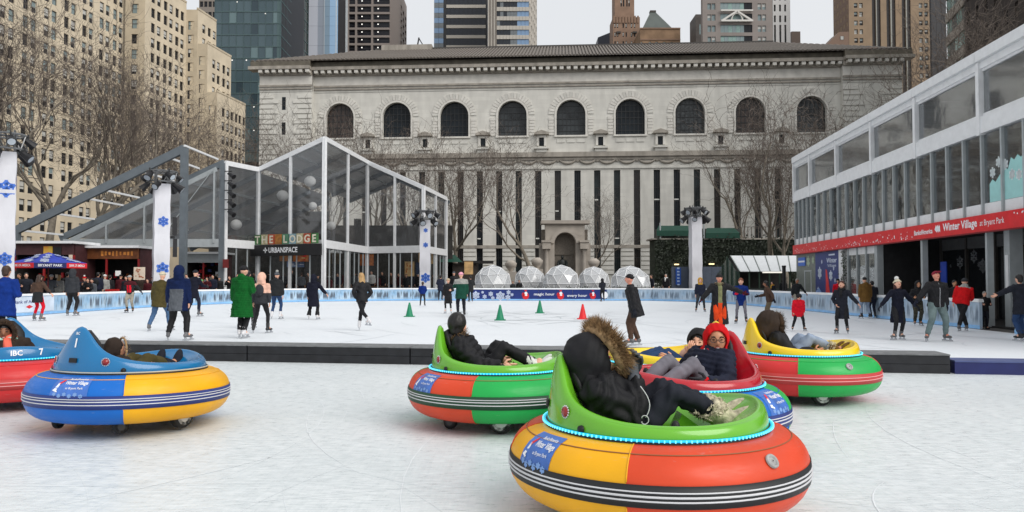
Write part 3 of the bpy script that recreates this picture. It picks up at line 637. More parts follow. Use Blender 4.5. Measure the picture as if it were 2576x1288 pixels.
q = Fac(tuple((f.p0 + f.d * f.L).xy), tuple(atY(873, 300, 285).xy)); e = bpy.data.objects.new('side_face', None); COL.objects.link(e); e.parent = r; e.matrix_local = Matrix.Rotation(-f.rz, 4, 'Z') @ Matrix.Translation(q.p0 - f.p0) @ Matrix.Rotation(q.rz, 4, 'Z')
pm = MB(); pm.box(0, 1, 0, .3, 0, 1); pme = pm.mesh('facade_panel', M('slender_white', S(216, 224, 228, .9), rough=.3, var=.06, scale=.2)); zq = 50
while zq < z:
    for k in range(3): link('facade_panel', pme, e, (q.L * k / 3 + .02, 0, zq), scale=(q.L / 3 - .03, 1, 2.3))
    zq += 2.4
# --- black grid tower
f, r, z = tower('grid_tower', 'black glass tower with a wide pale grid of columns and floors', 873, 979, 300, ztop=128)
gcol = M('grid_stone', S(134, 124, 118, 1.0), rough=.7, var=.12); cu = [(873.5, 889), (894, 930), (935, 977)]; cols = [(f.s(a), f.s(b)) for a, b in cu]; rows = [(70 + 3.1 * k, 72.25 + 3.1 * k) for k in range(17)]
face(r, 0, f.L, 0, z, cols, rows, gcol, dep=.8, mats=[unit_window('window', M('black_glass', (.012, .012, .016), rough=.15, var=.2, spec=.3), blkst, None)])
for a, b in cols[1:]:
    for k in range(2, 15): mb = MB(); mb.box(a + 1.6, a + 2.1, .5, .58, 71.3 + 3.1 * k, 71.7 + 3.1 * k); mb.build('ceiling_lamp', lampw, r)
block(r, 0, f.L, .9, 30, 0, z, gcol, 'core')
q = Fac(tuple((f.p0 + f.d * f.L).xy), tuple(atY(1022, 300, 352).xy)); e = bpy.data.objects.new('side_face', None); COL.objects.link(e); e.parent = r; e.matrix_local = Matrix.Rotation(-f.rz, 4, 'Z') @ Matrix.Translation(q.p0 - f.p0) @ Matrix.Rotation(q.rz, 4, 'Z')
n = 7; face(e, 0, q.L, 0, z, [(q.L * (k + .22) / n, q.L * (k + .8) / n) for k in range(n)], rows, gcol, dep=.8, mats=UW[:1])
# --- banded tower pair in the middle
f, r, z = tower('banded_tower', 'dark tower with white horizontal bands and a blue glass edge', 1091, 1226, 320, ztop=135)
a, b = f.s(1121), f.s(1221); fh = 26 * 320 / 1935; z0 = f.z(1170, 122); k = 0
bm_ = MB(); bm_.box(0, 1, -.15, .3, 0, 1); bme = bm_.mesh('spandrel_band', paleconc); pm = MB(); pm.box(.04, .96, 0, .2, 0, 1); pme = pm.mesh('glass_panel', M('smoke_glass', (.035, .04, .05), rough=.2, var=.4, scale=.3, spec=.3)); bp1 = MB(); bp1.box(.03, .97, 0, .2, 0, 1); bpm = bp1.mesh('glass_panel', wg_blue); bp2 = bp1.mesh('glass_panel', M('tower_glass_grey', S(120, 126, 130, .9), rough=.3, var=.2))
for k in range(8):
    zq = z0 + k * fh; link('spandrel_band', bme, r, (a, 0, zq), scale=(b - a, 1, fh * .31))
    for i in range(9): link('glass_panel', pme, r, (a + (b - a) * i / 9, .1, zq + fh * .33), scale=((b - a) / 9, 1, fh * .65))
    w_ = f.s(1114)
    for i in range(2):
        for h_, m_ in ((.0, bp2), (.5, bpm)): link('glass_panel', m_, r, (w_ * i / 2, -.1, zq + fh * h_ + .05), scale=(w_ / 2, 1, fh * .48))
block(r, 0, f.L, .22, 30, 0, z, blkst, 'core'); w_ = f.s(1117)
f, r, z = tower('ribbed_tower', 'grey concrete tower with ribbon windows and pale blue panes', 1227, 1331, 285, ztop=125)
fh = 24 * 285 / 1935; z0 = f.z(1280, 122); a, b, c = f.s(1249), f.s(1301), f.L
for k in range(8):
    zq = z0 + k * fh
    for i in range(10): link('spandrel_band', bme, r, (a + (c - a) * i / 10 + .03, 0, zq), scale=((c - a) / 10 - .06, 1, fh * .42))
    for i in range(6): link('glass_panel', rnd.choice([pme, pme, bp2]), r, (a + (b - a) * i / 6, .15, zq + fh * .43), scale=((b - a) / 6, 1, fh * .56))
    for i in range(3): link('glass_panel', bpm, r, (b + (c - b) * i / 3, .15, zq + fh * .43), scale=((c - b) / 3, 1, fh * .56))
for i in range(6): mb = MB(); x = a * i / 6; mb.box(x + .05, x + a / 6 - .05, -.3 - .15 * (i % 2), .3, 0, z); mb.build('concrete_rib', gry if i % 2 else paleconc, r)
block(r, 0, f.L, .36, 26, 0, z, gry, 'core')
q = Fac(tuple((f.p0 + f.d * f.L).xy), tuple(atY(1351, 300, 305).xy)); e = bpy.data.objects.new('side_face', None); COL.objects.link(e); e.parent = r; e.matrix_local = Matrix.Rotation(-f.rz, 4, 'Z') @ Matrix.Translation(q.p0 - f.p0) @ Matrix.Rotation(q.rz, 4, 'Z')
face(e, 0, q.L, 0, z, [(q.L * (k + .3) / 5, q.L * (k + .75) / 5) for k in range(5)], [(z0 + k * fh + fh * .43, z0 + k * fh + fh) for k in range(8)], paleconc, dep=.9, mats=UW[:2])
# --- brown deco tower
brn = M('brown_brick', S(142, 116, 98, 1.0), rough=.85, var=.14, scale=.3); brn2 = M('ochre_brick', S(140, 114, 90, 1.0), rough=.85, var=.3, scale=.25)
f, r, z = tower('deco_tower', 'slim brown brick tower with a narrower upper shaft above the library roof', 1543, 1611, 330, vtop=43)
t0, t1 = f.s(1550), f.s(1600); rows = [(f.z(1577, 115) + 3.9 * k, f.z(1577, 115) + 3.9 * k + 2) for k in range(-1, 3)]
cols = [(f.s(u), f.s(u + 3.6)) for u in (1548, 1554.5, 1569, 1576.5, 1590, 1598)]
face(r, 0, f.L, 0, z, cols, rows, brn, mats=[UW[0], UW[2]]); block(r, 0, f.L, .4, 11, 0, z, brn)
face(r, t0, t1, z + .003, 130, [(f.s(u), f.s(u + 3.6)) for u in (1565, 1571, 1579.5, 1585)], [(z + 5 + 4 * k, z + 8 + 4 * k) for k in range(12)], brn, y=1.0, mats=UW[:2]); block(r, t0, t1, 1.4, 10, z, 130, brn, 'upper_shaft')
for k in range(9): block(r, f.L * k / 9 + .1, f.L * (k + .62) / 9, -.35, .0, z - 2.6, z + .5, brn, 'parapet_tooth')
for u in (1553, 1594): block(r, f.s(u), f.s(u + 11), -.7, -.02, f.z(u, 84), f.z(u, 80), fr_dark, 'balcony')
f, r, z = tower('pyramid_roof_block', 'brown brick block with a green copper pyramid roof', 1611.5, 1713, 312, vtop=73)
face(r, 0, f.L, 0, z, [(f.s(u), f.s(u + 7)) for u in (1635, 1652, 1671)] + [(f.s(1615), f.s(1619)), (f.s(1692), f.s(1696))], [(f.z(1660, 122), f.z(1660, 105))], brn2, mats=[UW[2]]); block(r, 0, f.L, .5, 18, 0, z - .01, brn2)
block(r, 0, f.L, -.3, .6, z, f.z(1660, 70), brn, 'parapet'); block(r, 0, f.L, -.25, 0, f.z(1660, 101), f.z(1660, 98), brn, 'string_course')
a, b, c, d = f.s(1619), f.s(1702), f.s(1649), f.s(1663); zb_, zt_ = f.z(1660, 75), f.uv(1656, 33, 9)[1]; mb = MB()
mb.add([(a, .8, zb_), (b, .8, zb_), (b, 17, zb_), (a, 17, zb_), (c, 8, zt_), (d, 8, zt_), (d, 10, zt_), (c, 10, zt_)], [(0, 1, 5, 4), (1, 2, 6, 5), (2, 3, 7, 6), (3, 0, 4, 7), (4, 5, 6, 7)]); mb.build('roof', M('copper_green', S(98, 106, 102, .75), rough=.6, var=.12, scale=.3), r)
block(r, c - .1, d + .1, 7.8, 10.2, zt_ + .01, zt_ + .8, fr_dark, 'finial')
f, r, z = tower('slate_slab', 'dark slate slab with a sloping top left of the brown tower', 1505, 1545, 350, vtop=94)
mb = MB(); mb.prism([(0, 0), (f.L, 0), (f.L, f.z(1540, 78)), (0, z)], 0, 12); mb.build('wall', M('slate_blue', S(56, 60, 72, .8), rough=.5, var=.1), r)
# --- grey tower with the white gable
gs = M('grey_granite', S(138, 130, 125, 1.0), rough=.75, var=.1, scale=.2)
f, r, z = tower('gabled_tower', 'grey stone tower with a white gable ornament over its glass bay', 1769, 1946, 262, ztop=118)
fh = 28.5 * 262 / 1935; zb_ = f.z(1860, 108); rows = [(zb_ + fh * k, zb_ + fh * k + fh * .56) for k in range(-2, 7)]
cols = [(f.s(u), f.s(u + 9.5)) for u in (1785, 1796, 1913, 1924.5)]; g0, g1 = f.s(1818), f.s(1899)
pwin = [unit_window('window', wg_sky, gs, None, rail=False), unit_window('window', wg_sky, fr_lite, blind, .5, False)]
mb = MB(); wall_open(mb, 0, f.L, 0, z, [(a, b, c, d) for a, b in cols for c, d in rows] + [(g0, g1, c - .2, d + .3) for c, d in rows], 0, .5); mb.build('wall', gs, r); win_grid(r, cols, rows, .4, lambda a, c: rnd.choice(pwin))
pm = MB(); pm.box(.02, .98, 0, .2, .02, .98); pg = [pm.mesh('glass_panel', wg_sky), pm.mesh('glass_panel', M('seafoam_glass', S(150, 178, 172, .8), rough=.2, var=.15)), pm.mesh('glass_panel', wg_dark)]
for c, d in rows:
    for i in range(8): link('glass_panel', pg[2] if i > 5 else rnd.choice(pg[:2]), r, (g0 + (g1 - g0) * i / 8, .35, c - .2), scale=((g1 - g0) / 8, 1, d - c + .5))
block(r, 0, f.L, .6, 2, 0, z, gs, 'core')
wg_ = M('gable_white', (.66, .64, .6), var=.05); za_, zb2, ap = f.z(1860, 54), f.z(1860, 57), f.z(1858, 30); gc = (g0 + g1) / 2; mb = MB()
mb.bar((g0, -.7, za_), (g1, -.7, za_), .8, .6); mb.bar((g0 + .3, -.7, za_), (gc, -.7, ap), .7, .6); mb.bar((gc, -.7, ap), (g1 - .3, -.7, za_), .7, .6); mb.bar((g0, -.7, f.z(1860, 28)), (g1, -.7, f.z(1860, 28)), .6, .5)
mb.tube([(gc + 1.9 * math.cos(PI * i / 10), -.7, za_ + 2.6 * math.sin(PI * i / 10)) for i in range(11)], .22, 6); mb.build('gable_ornament', wg_, r)
f2, r2, z2 = tower('side_slab', 'narrow dark stone slab at the left flank of the gabled tower', 1752, 1768.6, 300, vtop=36); block(r2, 0, f2.L, 0, 10, 0, z2, M('dark_granite', S(84, 78, 74, .9), var=.3, scale=.4)); block(r2, f2.L * .55, f2.L * .75, -.05, 0, z2 - 8, z2 - 4, wg_sky, 'window')
f, r, z = tower('striped_tower', 'white striped tower with dark vertical window strips', 1947, 1991, 290, ztop=122)
wst = M('white_stone', (.70, .69, .67), rough=.7, var=.06); cols = [(f.s(u), f.s(u + 5)) for u in (1954, 1967.5, 1980.5)]; z3 = f.z(1970, 56); face(r, 0, f.L, 0, z, cols, [(40, z3 - 1)] + [(z3 + 4.2 * k, z3 + 4.2 * k + 2.6) for k in range(11)], wst, dep=.7, mats=UW[:1]); block(r, 0, f.L, .8, 15, 0, z, wst, 'core')
f, r, z = tower('brown_slab', 'small brown slab poking above the library roof beside the white striped tower', 1994, 2016, 320, vtop=79); block(r, 0, f.L, 0, 10, 0, z, M('umber', S(92, 78, 70, .9), var=.15))
# --- brown tower at right
f, r, z = tower('brick_tower', 'broad brown brick tower with dark vertical window strips behind the right pavilion', 2139, 2347, 270, ztop=122)
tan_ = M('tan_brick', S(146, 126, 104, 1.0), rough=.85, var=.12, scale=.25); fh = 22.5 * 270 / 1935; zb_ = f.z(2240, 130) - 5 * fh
rows = [(zb_ + fh * k, zb_ + fh * k + fh * .55) for k in range(24)]; cols = [(f.s(u), f.s(u + 9)) for u in (2158, 2171.5, 2323, 2337)]
sc = [(f.s(u), f.s(u + 9.5)) for u in (2203.5, 2216, 2240.5, 2254, 2279.5, 2292.5)]
mb = MB(); wall_open(mb, 0, f.L, 0, z, [(a, b, c, d) for a, b in cols for c, d in rows] + [(a, b, zb_, z - .1) for a, b in sc], 0, .6); mb.build('wall', tan_, r)
lw = [unit_window('window', wg_sky, fr_lite, blind, .4), UW[1], UW[4], unit_window('window', blind, fr_dark, None)]; win_grid(r, cols, rows, .45, lambda a, c: rnd.choice(lw))
sw_ = [unit_window('window', wg_dark, fr_dark, None, rail=False), unit_window('window', blind, fr_dark, None, rail=False), unit_window('window', wg_sky, fr_dark, None, rail=False)]
for a, b in sc:
    for c, d in rows:
        link('window', rnd.choice(sw_ + sw_[:1]), r, (a, .45, c), scale=(b - a, 1, d - c)); 
    block(r, a, b, .4, .59, zb_, z - .1, M('spandrel_black', (.025, .022, .022), var=.2), 'spandrel_strip')
for i in (0, 2, 4): block(r, sc[i][1] + .04, sc[i + 1][0] - .04, -.12, .0, zb_, z, M('pale_mullion', S(150, 150, 142), var=.1), 'mullion')
block(r, 0.05, f.L, .65, 13, 0, z, tan_, 'core')
q = Fac((f.p0.x - .02, 283), tuple(f.p0.xy)); e = bpy.data.objects.new('side_face', None); COL.objects.link(e); e.parent = r; e.matrix_local = Matrix.Rotation(-f.rz, 4, 'Z') @ Matrix.Translation(q.p0 - f.p0) @ Matrix.Rotation(q.rz, 4, 'Z')
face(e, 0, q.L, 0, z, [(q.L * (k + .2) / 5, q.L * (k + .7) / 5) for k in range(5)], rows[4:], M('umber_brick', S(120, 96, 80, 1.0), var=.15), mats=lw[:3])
f, r, z = tower('low_wing', 'low brown brick wing with a sloping parapet left of the brick tower', 2079, 2138, 262, vtop=80)
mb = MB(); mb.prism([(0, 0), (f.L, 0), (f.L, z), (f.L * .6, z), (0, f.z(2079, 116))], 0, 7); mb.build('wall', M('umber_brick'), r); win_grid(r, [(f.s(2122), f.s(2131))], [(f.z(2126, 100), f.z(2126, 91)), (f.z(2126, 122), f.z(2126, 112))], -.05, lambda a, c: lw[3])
# --- dark slab, banded block and brick hulk at the right edge
f, r, z = tower('dark_slab', 'plain charcoal slab between the brick tower and the banded block', 2347, 2385, 185, ztop=90); sl_m = M('charcoal_metal', S(50, 50, 54, .8), rough=.5, var=.15, scale=.3)
for i in range(3): block(r, f.L * i / 3 + .02, f.L * (i + 1) / 3 - .02, 0, .8, 0, z, sl_m, 'metal_panel')
fR = Fac(tuple(atY(2385, 300, 129).xy), tuple(atY(2430, 300, 120).xy)); r = fR.root('banded_block', 'block with slanting beige bands and teal windows near the right edge', 'building')
bb = M('band_beige', S(150, 142, 132, 1.0), rough=.8, var=.15); pm = MB(); pm.box(.02, .98, 0, .1, 0, 1); tw = [pm.mesh('window', M('teal_pane_%d' % i, c, rough=.2, var=.3, scale=.6)) for i, c in enumerate((S(120, 160, 152, .8), S(70, 96, 96, .7), S(44, 62, 64, .7), S(176, 205, 198, .8)))]
for k in range(16):
    zq = 2 + k * 3.9; block(r, 0, fR.L, -.15, .3, zq, zq + 1.6, bb, 'spandrel_band')
    for i in range(7): link('window', rnd.choice(tw), r, (fR.L * i / 7, .1, zq + 1.61), scale=(fR.L / 7, 1, 2.28))
block(r, 0, fR.L, .31, 18, 0, 64, bb, 'core')
fR = Fac(tuple(atY(2431, 300, 119.6).xy), tuple(atY(2640, 300, 96).xy)); r = fR.root('dark_brick_block', 'dark brown brick block behind bare trees at the right edge', 'building'); db = M('dark_brick', S(62, 54, 50, .85), rough=.85, var=.2, scale=.3)
n = 8; face(r, 0, fR.L, 0, 60, [(fR.L * (k + .3) / n, fR.L * (k + .62) / n) for k in range(n)], [(3 + 3.8 * k, 5.2 + 3.8 * k) for k in range(14)], db, mats=UW[:1]); block(r, 0, fR.L, .5, 20, 0, 60, db, 'core')
# ================================================================== glazed lodge tent on the left
frame_w = M('white_tent_frame', (.76, .77, .78), rough=.4, var=.06); frame_g = M('grey_steel', S(104, 112, 118, .9), rough=.45, var=.12, scale=2); frame_p = M('pale_aluminium', S(168, 174, 176, .95), rough=.4, var=.08)
clear_v = glassy('clear_vinyl', (.88, .89, .90), refl=.06, rough=.05, haze=.08, dcol=(.55, .56, .57)); roof_v = glassy('roof_vinyl', (.80, .81, .81), refl=.03, rough=.1, haze=.42, dcol=(.70, .70, .70)); shop_gl = glassy('shop_glass', (.90, .92, .92), refl=.0, rough=.02, haze=.01)
curtain_m = M('dark_curtain', (.035, .033, .03), rough=.8, var=.4, scale=2); wood_d = M('dark_floor', (.05, .042, .035), rough=.7, var=.3)
LOD = thing('lodge_tent', 'large clear-walled white framed tent with zigzag front left of the library', 'tent')
PA, PB, PC, PD, PE, PF = [Vector(p) for p in ((-21.3, 57, 0), (-20.1, 60.8, 0), (-14.2, 58, 0), (-13.2, 70, 0), (-7.8, 67.6, 0), (-6.6, 77, 0))]
ZH = dict(A=10.4, B=10.45, C=12.4, D=12.45, E=9.85, F=9.85); ZBm = 4.25
def pane(parent, name, mat, pts, th=.02):
    mb = MB()
    if name in ('shop_window', 'clear_panel'): mb.add(list(pts), [tuple(range(len(pts)))]); return mb.build(name, mat, parent)
    n = (Vector(pts[1]) - Vector(pts[0])).cross(Vector(pts[2]) - Vector(pts[0])).normalized() * th
    mb.add(list(pts) + [tuple(Vector(p) - n) for p in pts], [tuple(range(len(pts))), tuple(reversed(range(len(pts), 2 * len(pts))))]); return mb.build(name, mat, parent)
def tent_wall(p, q, zp, zq, n, bw=.36, low=5):
    d = (q - p); dd = d.normalized(); up = Vector((0, 0, 1)); nn = Vector((dd.y, -dd.x, 0))
    P = lambda t, z: p + d * t + up * z
    mb = MB(); mb.bar(P(0, zp - bw / 2), P(1, zq - bw / 2), .22, bw); mb.build('eave_beam', frame_w, LOD)
    mb = MB(); mb.bar(P(-.0, ZBm), P(1, ZBm), .24, .62); mb.build('floor_beam', frame_w, LOD)
    for i in range(n + 1):
        t = i / n; zt = zp + (zq - zp) * t; w_ = bw * 1.15 if i in (0, n) else bw * .75
        mb = MB(); mb.bar(P(t, 0), P(t, zt - bw * .4), .26 if i in (0, n) else .2, w_ if False else .26 if i in (0, n) else .2, up=tuple(dd)); mb.build('post', frame_w if zt > 0 else frame_g, LOD)
        if i < n:
            t2 = (i + 1) / n; e = bw * .3
            pane(LOD, 'clear_panel', clear_v, [P(t + .01, ZBm + .3), P(t2 - .01, ZBm + .3), P(t2 - .01, zp + (zq - zp) * t2 - bw), P(t + .01, zt - bw)])
    k = max(2, round(d.length / 1.3))
    for i in range(1, k):
        mb = MB(); mb.bar(P(i / k, .02), P(i / k, ZBm - .32), .09, .09); mb.build('mullion', frame_p, LOD)
    pane(LOD, 'shop_window', shop_gl, [P(.01, .05), P(.99, .05), P(.99, ZBm - .35), P(.01, ZBm - .35)])
tent_wall(PA, PB, ZH['A'], ZH['B'], 1); tent_wall(PB, PC, ZH['B'], ZH['C'], 2); tent_wall(PC, PD, ZH['C'], ZH['D'], 2); tent_wall(PD, PE, ZH['D'], ZH['E'], 2); tent_wall(PE, PF, ZH['E'], ZH['F'], 2)
back = Vector((.09, 1, 0))
def roof(p, q, zp, zq, depth, n=2):
    for i in range(n):
        a, e = p + back * depth * i / n, p + back * depth * (i + 1) / n; b, f_ = q + back * depth * i / n, q + back * depth * (i + 1) / n
        pane(LOD, 'roof_panel', roof_v, [a + Vector((0, 0, zp)), b + Vector((0, 0, zq)), f_ + Vector((0, 0, zq)), e + Vector((0, 0, zp))])
        mb = MB(); mb.bar(e + Vector((0, 0, zp - .2)), f_ + Vector((0, 0, zq - .2)), .25, .4); mb.build('rafter', frame_g, LOD)
    for t in (.25, .5, .75):
        z = zp + (zq - zp) * t - .1; a = p + (q - p) * t; mb = MB(); mb.bar(a + Vector((0, 0, z)), a + back * depth + Vector((0, 0, z)), .12, .16); mb.build('purlin', frame_p, LOD)
roof(PB, PC, ZH['B'], ZH['C'], 24, 4); roof(PD, PE, ZH['D'], ZH['E'], 13, 2)
Lw = Vector((-33, 57, 0)); roof(Lw, Vector((-21.4, 57, 0)), 4.7, 10.35, 24, 4)
mb = MB(); mb.box(-33, -6.5, 84, 84.3, 0, 7.5); mb.box(-33, -20, 83.6, 83.9, 0, 9.0); mb.build('back_curtain', curtain_m, LOD)
mb = MB(); mb.box(-33, -7, 63, 84, -.02, .02); mb.build('floor_deck', wood_d, LOD)
for i in range(9):
    x = -20 + i * 1.45; mb = MB(); mb.box(x, x + .7, 76 + (i % 3) * 1.5, 76.2 + (i % 3) * 1.5, 0, 5.5 + (i % 4) * .7); mb.build('hanging_drape', curtain_m, LOD)
# open steel bay in front of the left half
def steel(name, a, b, w_, h_=None, m=frame_g): mb = MB(); mb.bar(a, b, w_, h_ or w_); return mb.build(name, m, LOD)
steel('steel_post', (-21.9, 51.2, 0), (-21.9, 51.2, 10.35), .42, .36); steel('front_rafter', (-33.5, 51.2, 4.6), (-21.9, 51.2, 10.3), .3, .52)
steel('steel_post', (-33, 51.2, 0), (-33, 51.2, 4.8), .36); steel('steel_post', (-21.5, 57, 0), (-21.5, 57, 10.2), .40, .36)
steel('rear_rafter', (-33.5, 57, 4.6), (-21.4, 57, 10.25), .28, .46); steel('gable_frame', (-32.6, 56.85, 4.45), (-21.9, 56.85, 9.75), .12, .34, frame_p)
for x in (-30.0, -27.2, -24.4): steel('gable_mullion', (x, 56.85, ZBm), (x, 56.85, 4.5 + (x + 32.6) * .5), .12, .24, frame_p)
steel('gable_mullion', (-22.05, 56.85, ZBm), (-22.05, 56.85, 9.7), .12, .28, frame_p)
steel('floor_beam', (-33.2, 56.9, ZBm), (-21.7, 56.9, ZBm), .2, .6, frame_p); steel('brace_cable', (-26, 56.7, 4.5), (-22.2, 56.7, 9.6), .05, .05, frame_p)
pane(LOD, 'clear_panel', clear_v, [(-32.4, 56.8, 4.55), (-21.6, 56.8, 4.55), (-21.6, 56.8, 9.8)])
for t in (.02, .22, .4, .5, .72, .88, 1.0):
    x, z = -33.5 + 11.6 * t, 4.75 + 5.75 * t; steel('purlin', (x, 51.2, z), (x, 57, z), .13, .13, frame_w)
# colourful letter boards and black sign over the entrance
fS = Fac(tuple(PB.xy), tuple(PC.xy)); o = fS.root('letter_sign', 'row of colourful square letter boards above the black shop sign of the tent', 'sign')
cols_ = [S(70, 120, 70, 1.1), S(180, 120, 60, 1.1), S(200, 190, 150, 1.0), S(90, 140, 110, 1.1), S(190, 90, 60, 1.1), S(150, 180, 190, 1.0)]
tb = [M('letter_board_%d' % i, tuple(x * .75 for x in c), var=.35, scale=5) for i, c in enumerate(cols_)]; txt = 'THE LODGE'; wS = 6.3
for i, ch in enumerate(txt):
    x0 = .12 + i * wS / 9; bx = MB(); bx.box(x0 + .03, x0 + wS / 9 - .03, -.55, -.45, 4.28, 5.05); bo = bx.build('letter_board', tb[(i * 2 + i // 3) % 6], o)
    if ch != ' ': mb = MB(); put_text(mb, ch, x0 + wS / 18, 4.66, .6, -.556, .04); mb.build('letter', M('letter_cream', (.72, .68, .55), var=.1), bo)
o = fS.root('shop_sign', 'long black shop sign with white capitals on the clear tent', 'sign'); blackp = M('black_panel', (.012, .012, .013), rough=.5, var=.2)
mb = MB(); mb.box(-.2, 6.7, -.62, -.42, 3.38, 4.24); mb.build('sign_panel', blackp, o); mb = MB(); put_text(mb, 'URBANSPACE', 3.1, 3.83, .42, -.626, .03, 2.85); mb.build('lettering', white_print, o)
mb = MB()
for k in range(4): t = k * PI / 2; mb.add([(1.35, -.626, 3.83), (1.35 + .12 * math.cos(t) - .06 * math.sin(t), -.626, 3.83 + .12 * math.sin(t) + .06 * math.cos(t)), (1.35 + .24 * math.cos(t), -.626, 3.83 + .24 * math.sin(t)), (1.35 + .12 * math.cos(t) + .06 * math.sin(t), -.626, 3.83 + .12 * math.sin(t) - .06 * math.cos(t))], [(0, 1, 2, 3)])
mb.build('star_mark', white_print, o)
# paper globes inside
glm = M('paper_globe', (.80, .79, .76), rough=.7, var=.03)
gl_l = ['highest large paper globe lamp in the clear tent', 'middle large paper globe lamp left of a white mullion in the tent', 'smaller lower paper globe lamp near the white corner post of the tent', 'large paper globe lamp low behind the left panel of the tent', 'dim paper globe lamp behind the right side of the white corner post', 'small paper globe lamp half hidden behind a tent post right of the corner']
for (u, v, Y, r_), lb in zip([(780, 456, 62, .47), (711, 492, 63, .47), (787, 518, 62.5, .34), (594, 565, 63, .45), (833, 568, 66, .4), (873, 470, 70, .36)], gl_l):
    p = atY(u, v, Y); o = thing('globe_lamp', lb, 'lamp', tuple(p), 0, 'paper globe lamps in the tent'); mb = MB(); mb.ell((0, 0, 0), (r_, r_, r_ * .94), 20, 12); g = mb.build('paper_globe', glm, o, True)
    mb = MB(); mb.tube([(0, 0, r_ * .9), (0, 0, 10.2 - p.z)], .012, 4); mb.build('cord', frame_g, o)
# pendant lamps under the sign, posters inside
for i, u in enumerate((666, 714, 752, 792, 838, 852)):
    p = atY(u, 634, 60.5 if u < 800 else 63); o = thing('pendant_lamp', 'white dome lamp under the shop sign, number %s from the left' % ['one', 'two', 'three', 'four', 'five', 'six'][i], 'lamp', tuple(p), 0, 'dome lamps under the shop sign')
    mb = MB(); mb.lathe([(.03, .2), (.12, .17), (.28, .02), (.3, -.1), (.26, -.1)], 14); mb.build('lamp_shade', glm, o, True); mb = MB(); mb.tube([(0, 0, .18), (0, 0, .9)], .015, 4); mb.build('cord', frame_g, o)
def flat_panel(name, label, cat, u0, u1, v0, v1, Y, mat, th=.06, extra=None):
    a, b = atY(u0, v1, Y), atY(u1, v0, Y); o = thing(name, label, cat, (a.x, Y, a.z)); mb = MB(); mb.box(0, b.x - a.x, 0, th, 0, b.z - a.z); mb.build('panel', mat, o)
    if extra: extra(o, b.x - a.x, b.z - a.z)
    return o
orange = M('orange_poster', S(190, 110, 50, 1.2), var=.45, scale=3, col2=S(120, 60, 30)); tanp = M('tan_poster', S(196, 160, 110), var=.3, scale=2.5); cream = M('cream_board', S(215, 200, 180), var=.08)
def blobs(n, mat_list, seed):
    r_ = random.Random(seed)
    def f(o, w_, h_):
        for i in range(n):
            mb = MB(); x, z = r_.uniform(.1, .75) * w_, r_.uniform(.1, .8) * h_; mb.box(x, x + w_ * r_.uniform(.1, .25), -.012, -.001, z, z + h_ * r_.uniform(.05, .16)); mb.build('printed_patch', r_.choice(mat_list), o)
    return f
flat_panel('poster', 'orange food poster hanging under the black shop sign, right one', 'poster', 737, 776, 632, 658, 62, orange, extra=blobs(7, [tanp, red_vinyl], 1))
flat_panel('poster', 'brown food poster hanging under the black shop sign, left one', 'poster', 703, 729, 632, 657, 62.4, M('brown_poster', S(140, 86, 40), var=.4, scale=3), extra=blobs(5, [tanp, orange], 2))
flat_panel('poster', 'blue and white menu print inside the tent entrance', 'poster', 722, 765, 658, 672, 62.2, M('blue_menu', S(110, 130, 170), var=.3, scale=4), extra=blobs(8, [white_print, navy], 3))
flat_panel('poster', 'tan upright poster inside the right part of the tent', 'poster', 1168, 1190, 658, 690, 74, tanp); flat_panel('poster', 'tan poster hanging near the shop window behind the blonde skater', 'poster', 1058 - 5, 1090, 636, 664, 74, tanp)
flat_panel('poster', 'tall tan notice behind the tent glass left of the right light tower', 'poster', 1018, 1042, 658, 695, 70, tanp, extra=blobs(6, [orange], 5)); flat_panel('poster', 'dark blue board behind the tent glass', 'poster', 1046, 1066, 660, 690, 70.5, M('ink_blue', S(30, 48, 76), var=.2)); flat_panel('poster', 'orange board on the back wall inside the tent glass', 'poster', 905, 940, 640, 668, 72, orange)
rng = random.Random(5)
# furniture silhouettes inside: benches and counters
for i, (u, Y) in enumerate([(690, 66), (745, 67), (880, 67), (935, 71), (990, 73), (1040, 72)]):
    p = gnd(u, 705 + EYE * F / Y); o = thing('counter', ['wooden counter inside the tent entrance at left', 'wooden counter inside the tent entrance at right', 'dark counter behind the thin mullions of the tent', 'dark counter inside the tent behind the blonde skater', 'low counter in the right part of the tent', 'low counter beside the far tent post'][i], 'counter', tuple(p), 0, 'counters inside the tent')
    mb = MB(); mb.box(-1, 1, 0, .5, .04, .9); mb.build('counter_body', wood_d, o); mb = MB(); mb.box(-1.05, 1.05, -.05, .55, .901, .95); mb.build('counter_top', M('oak_top', S(120, 84, 54), var=.25, scale=4), o)

# ================================================================== two storey glass hall on the right
HF = Fac((17.4, 47.0), (14.5, 14.0)); HALL = HF.root('glass_hall', 'two storey white framed glass hall with a red sign band along the right', 'building')
hs = lambda u: HF.s(u, 600)
ZR, ZG1, ZG0, ZB1, ZB0, ZW1, ZW0, ZRD1, ZRD0 = 9.0, 8.42, 6.85, 6.85, 6.3, 6.3, 4.0, 3.62, 3.08
posts = [0] + [hs(u) for u in (2044, 2112, 2202, 2315, 2479)]; md_ = posts[-1] - posts[-2]
while posts[-1] + md_ < HF.L: posts.append(posts[-1] + md_)
hall_gl = glassy('hall_glass', (.76, .78, .78), refl=.16, rough=.05, haze=.14, dcol=(.5, .5, .5)); hall_gl2 = glassy('hall_glass_low', (.72, .75, .75), refl=.11, rough=.02, haze=.05, dcol=(.4, .4, .4))
def hb(name, x0, x1, y0, y1, z0, z1, m=frame_w, parent=HALL): mb = MB(); mb.box(x0, x1, y0, y1, z0, z1); return mb.build(name, m, parent)
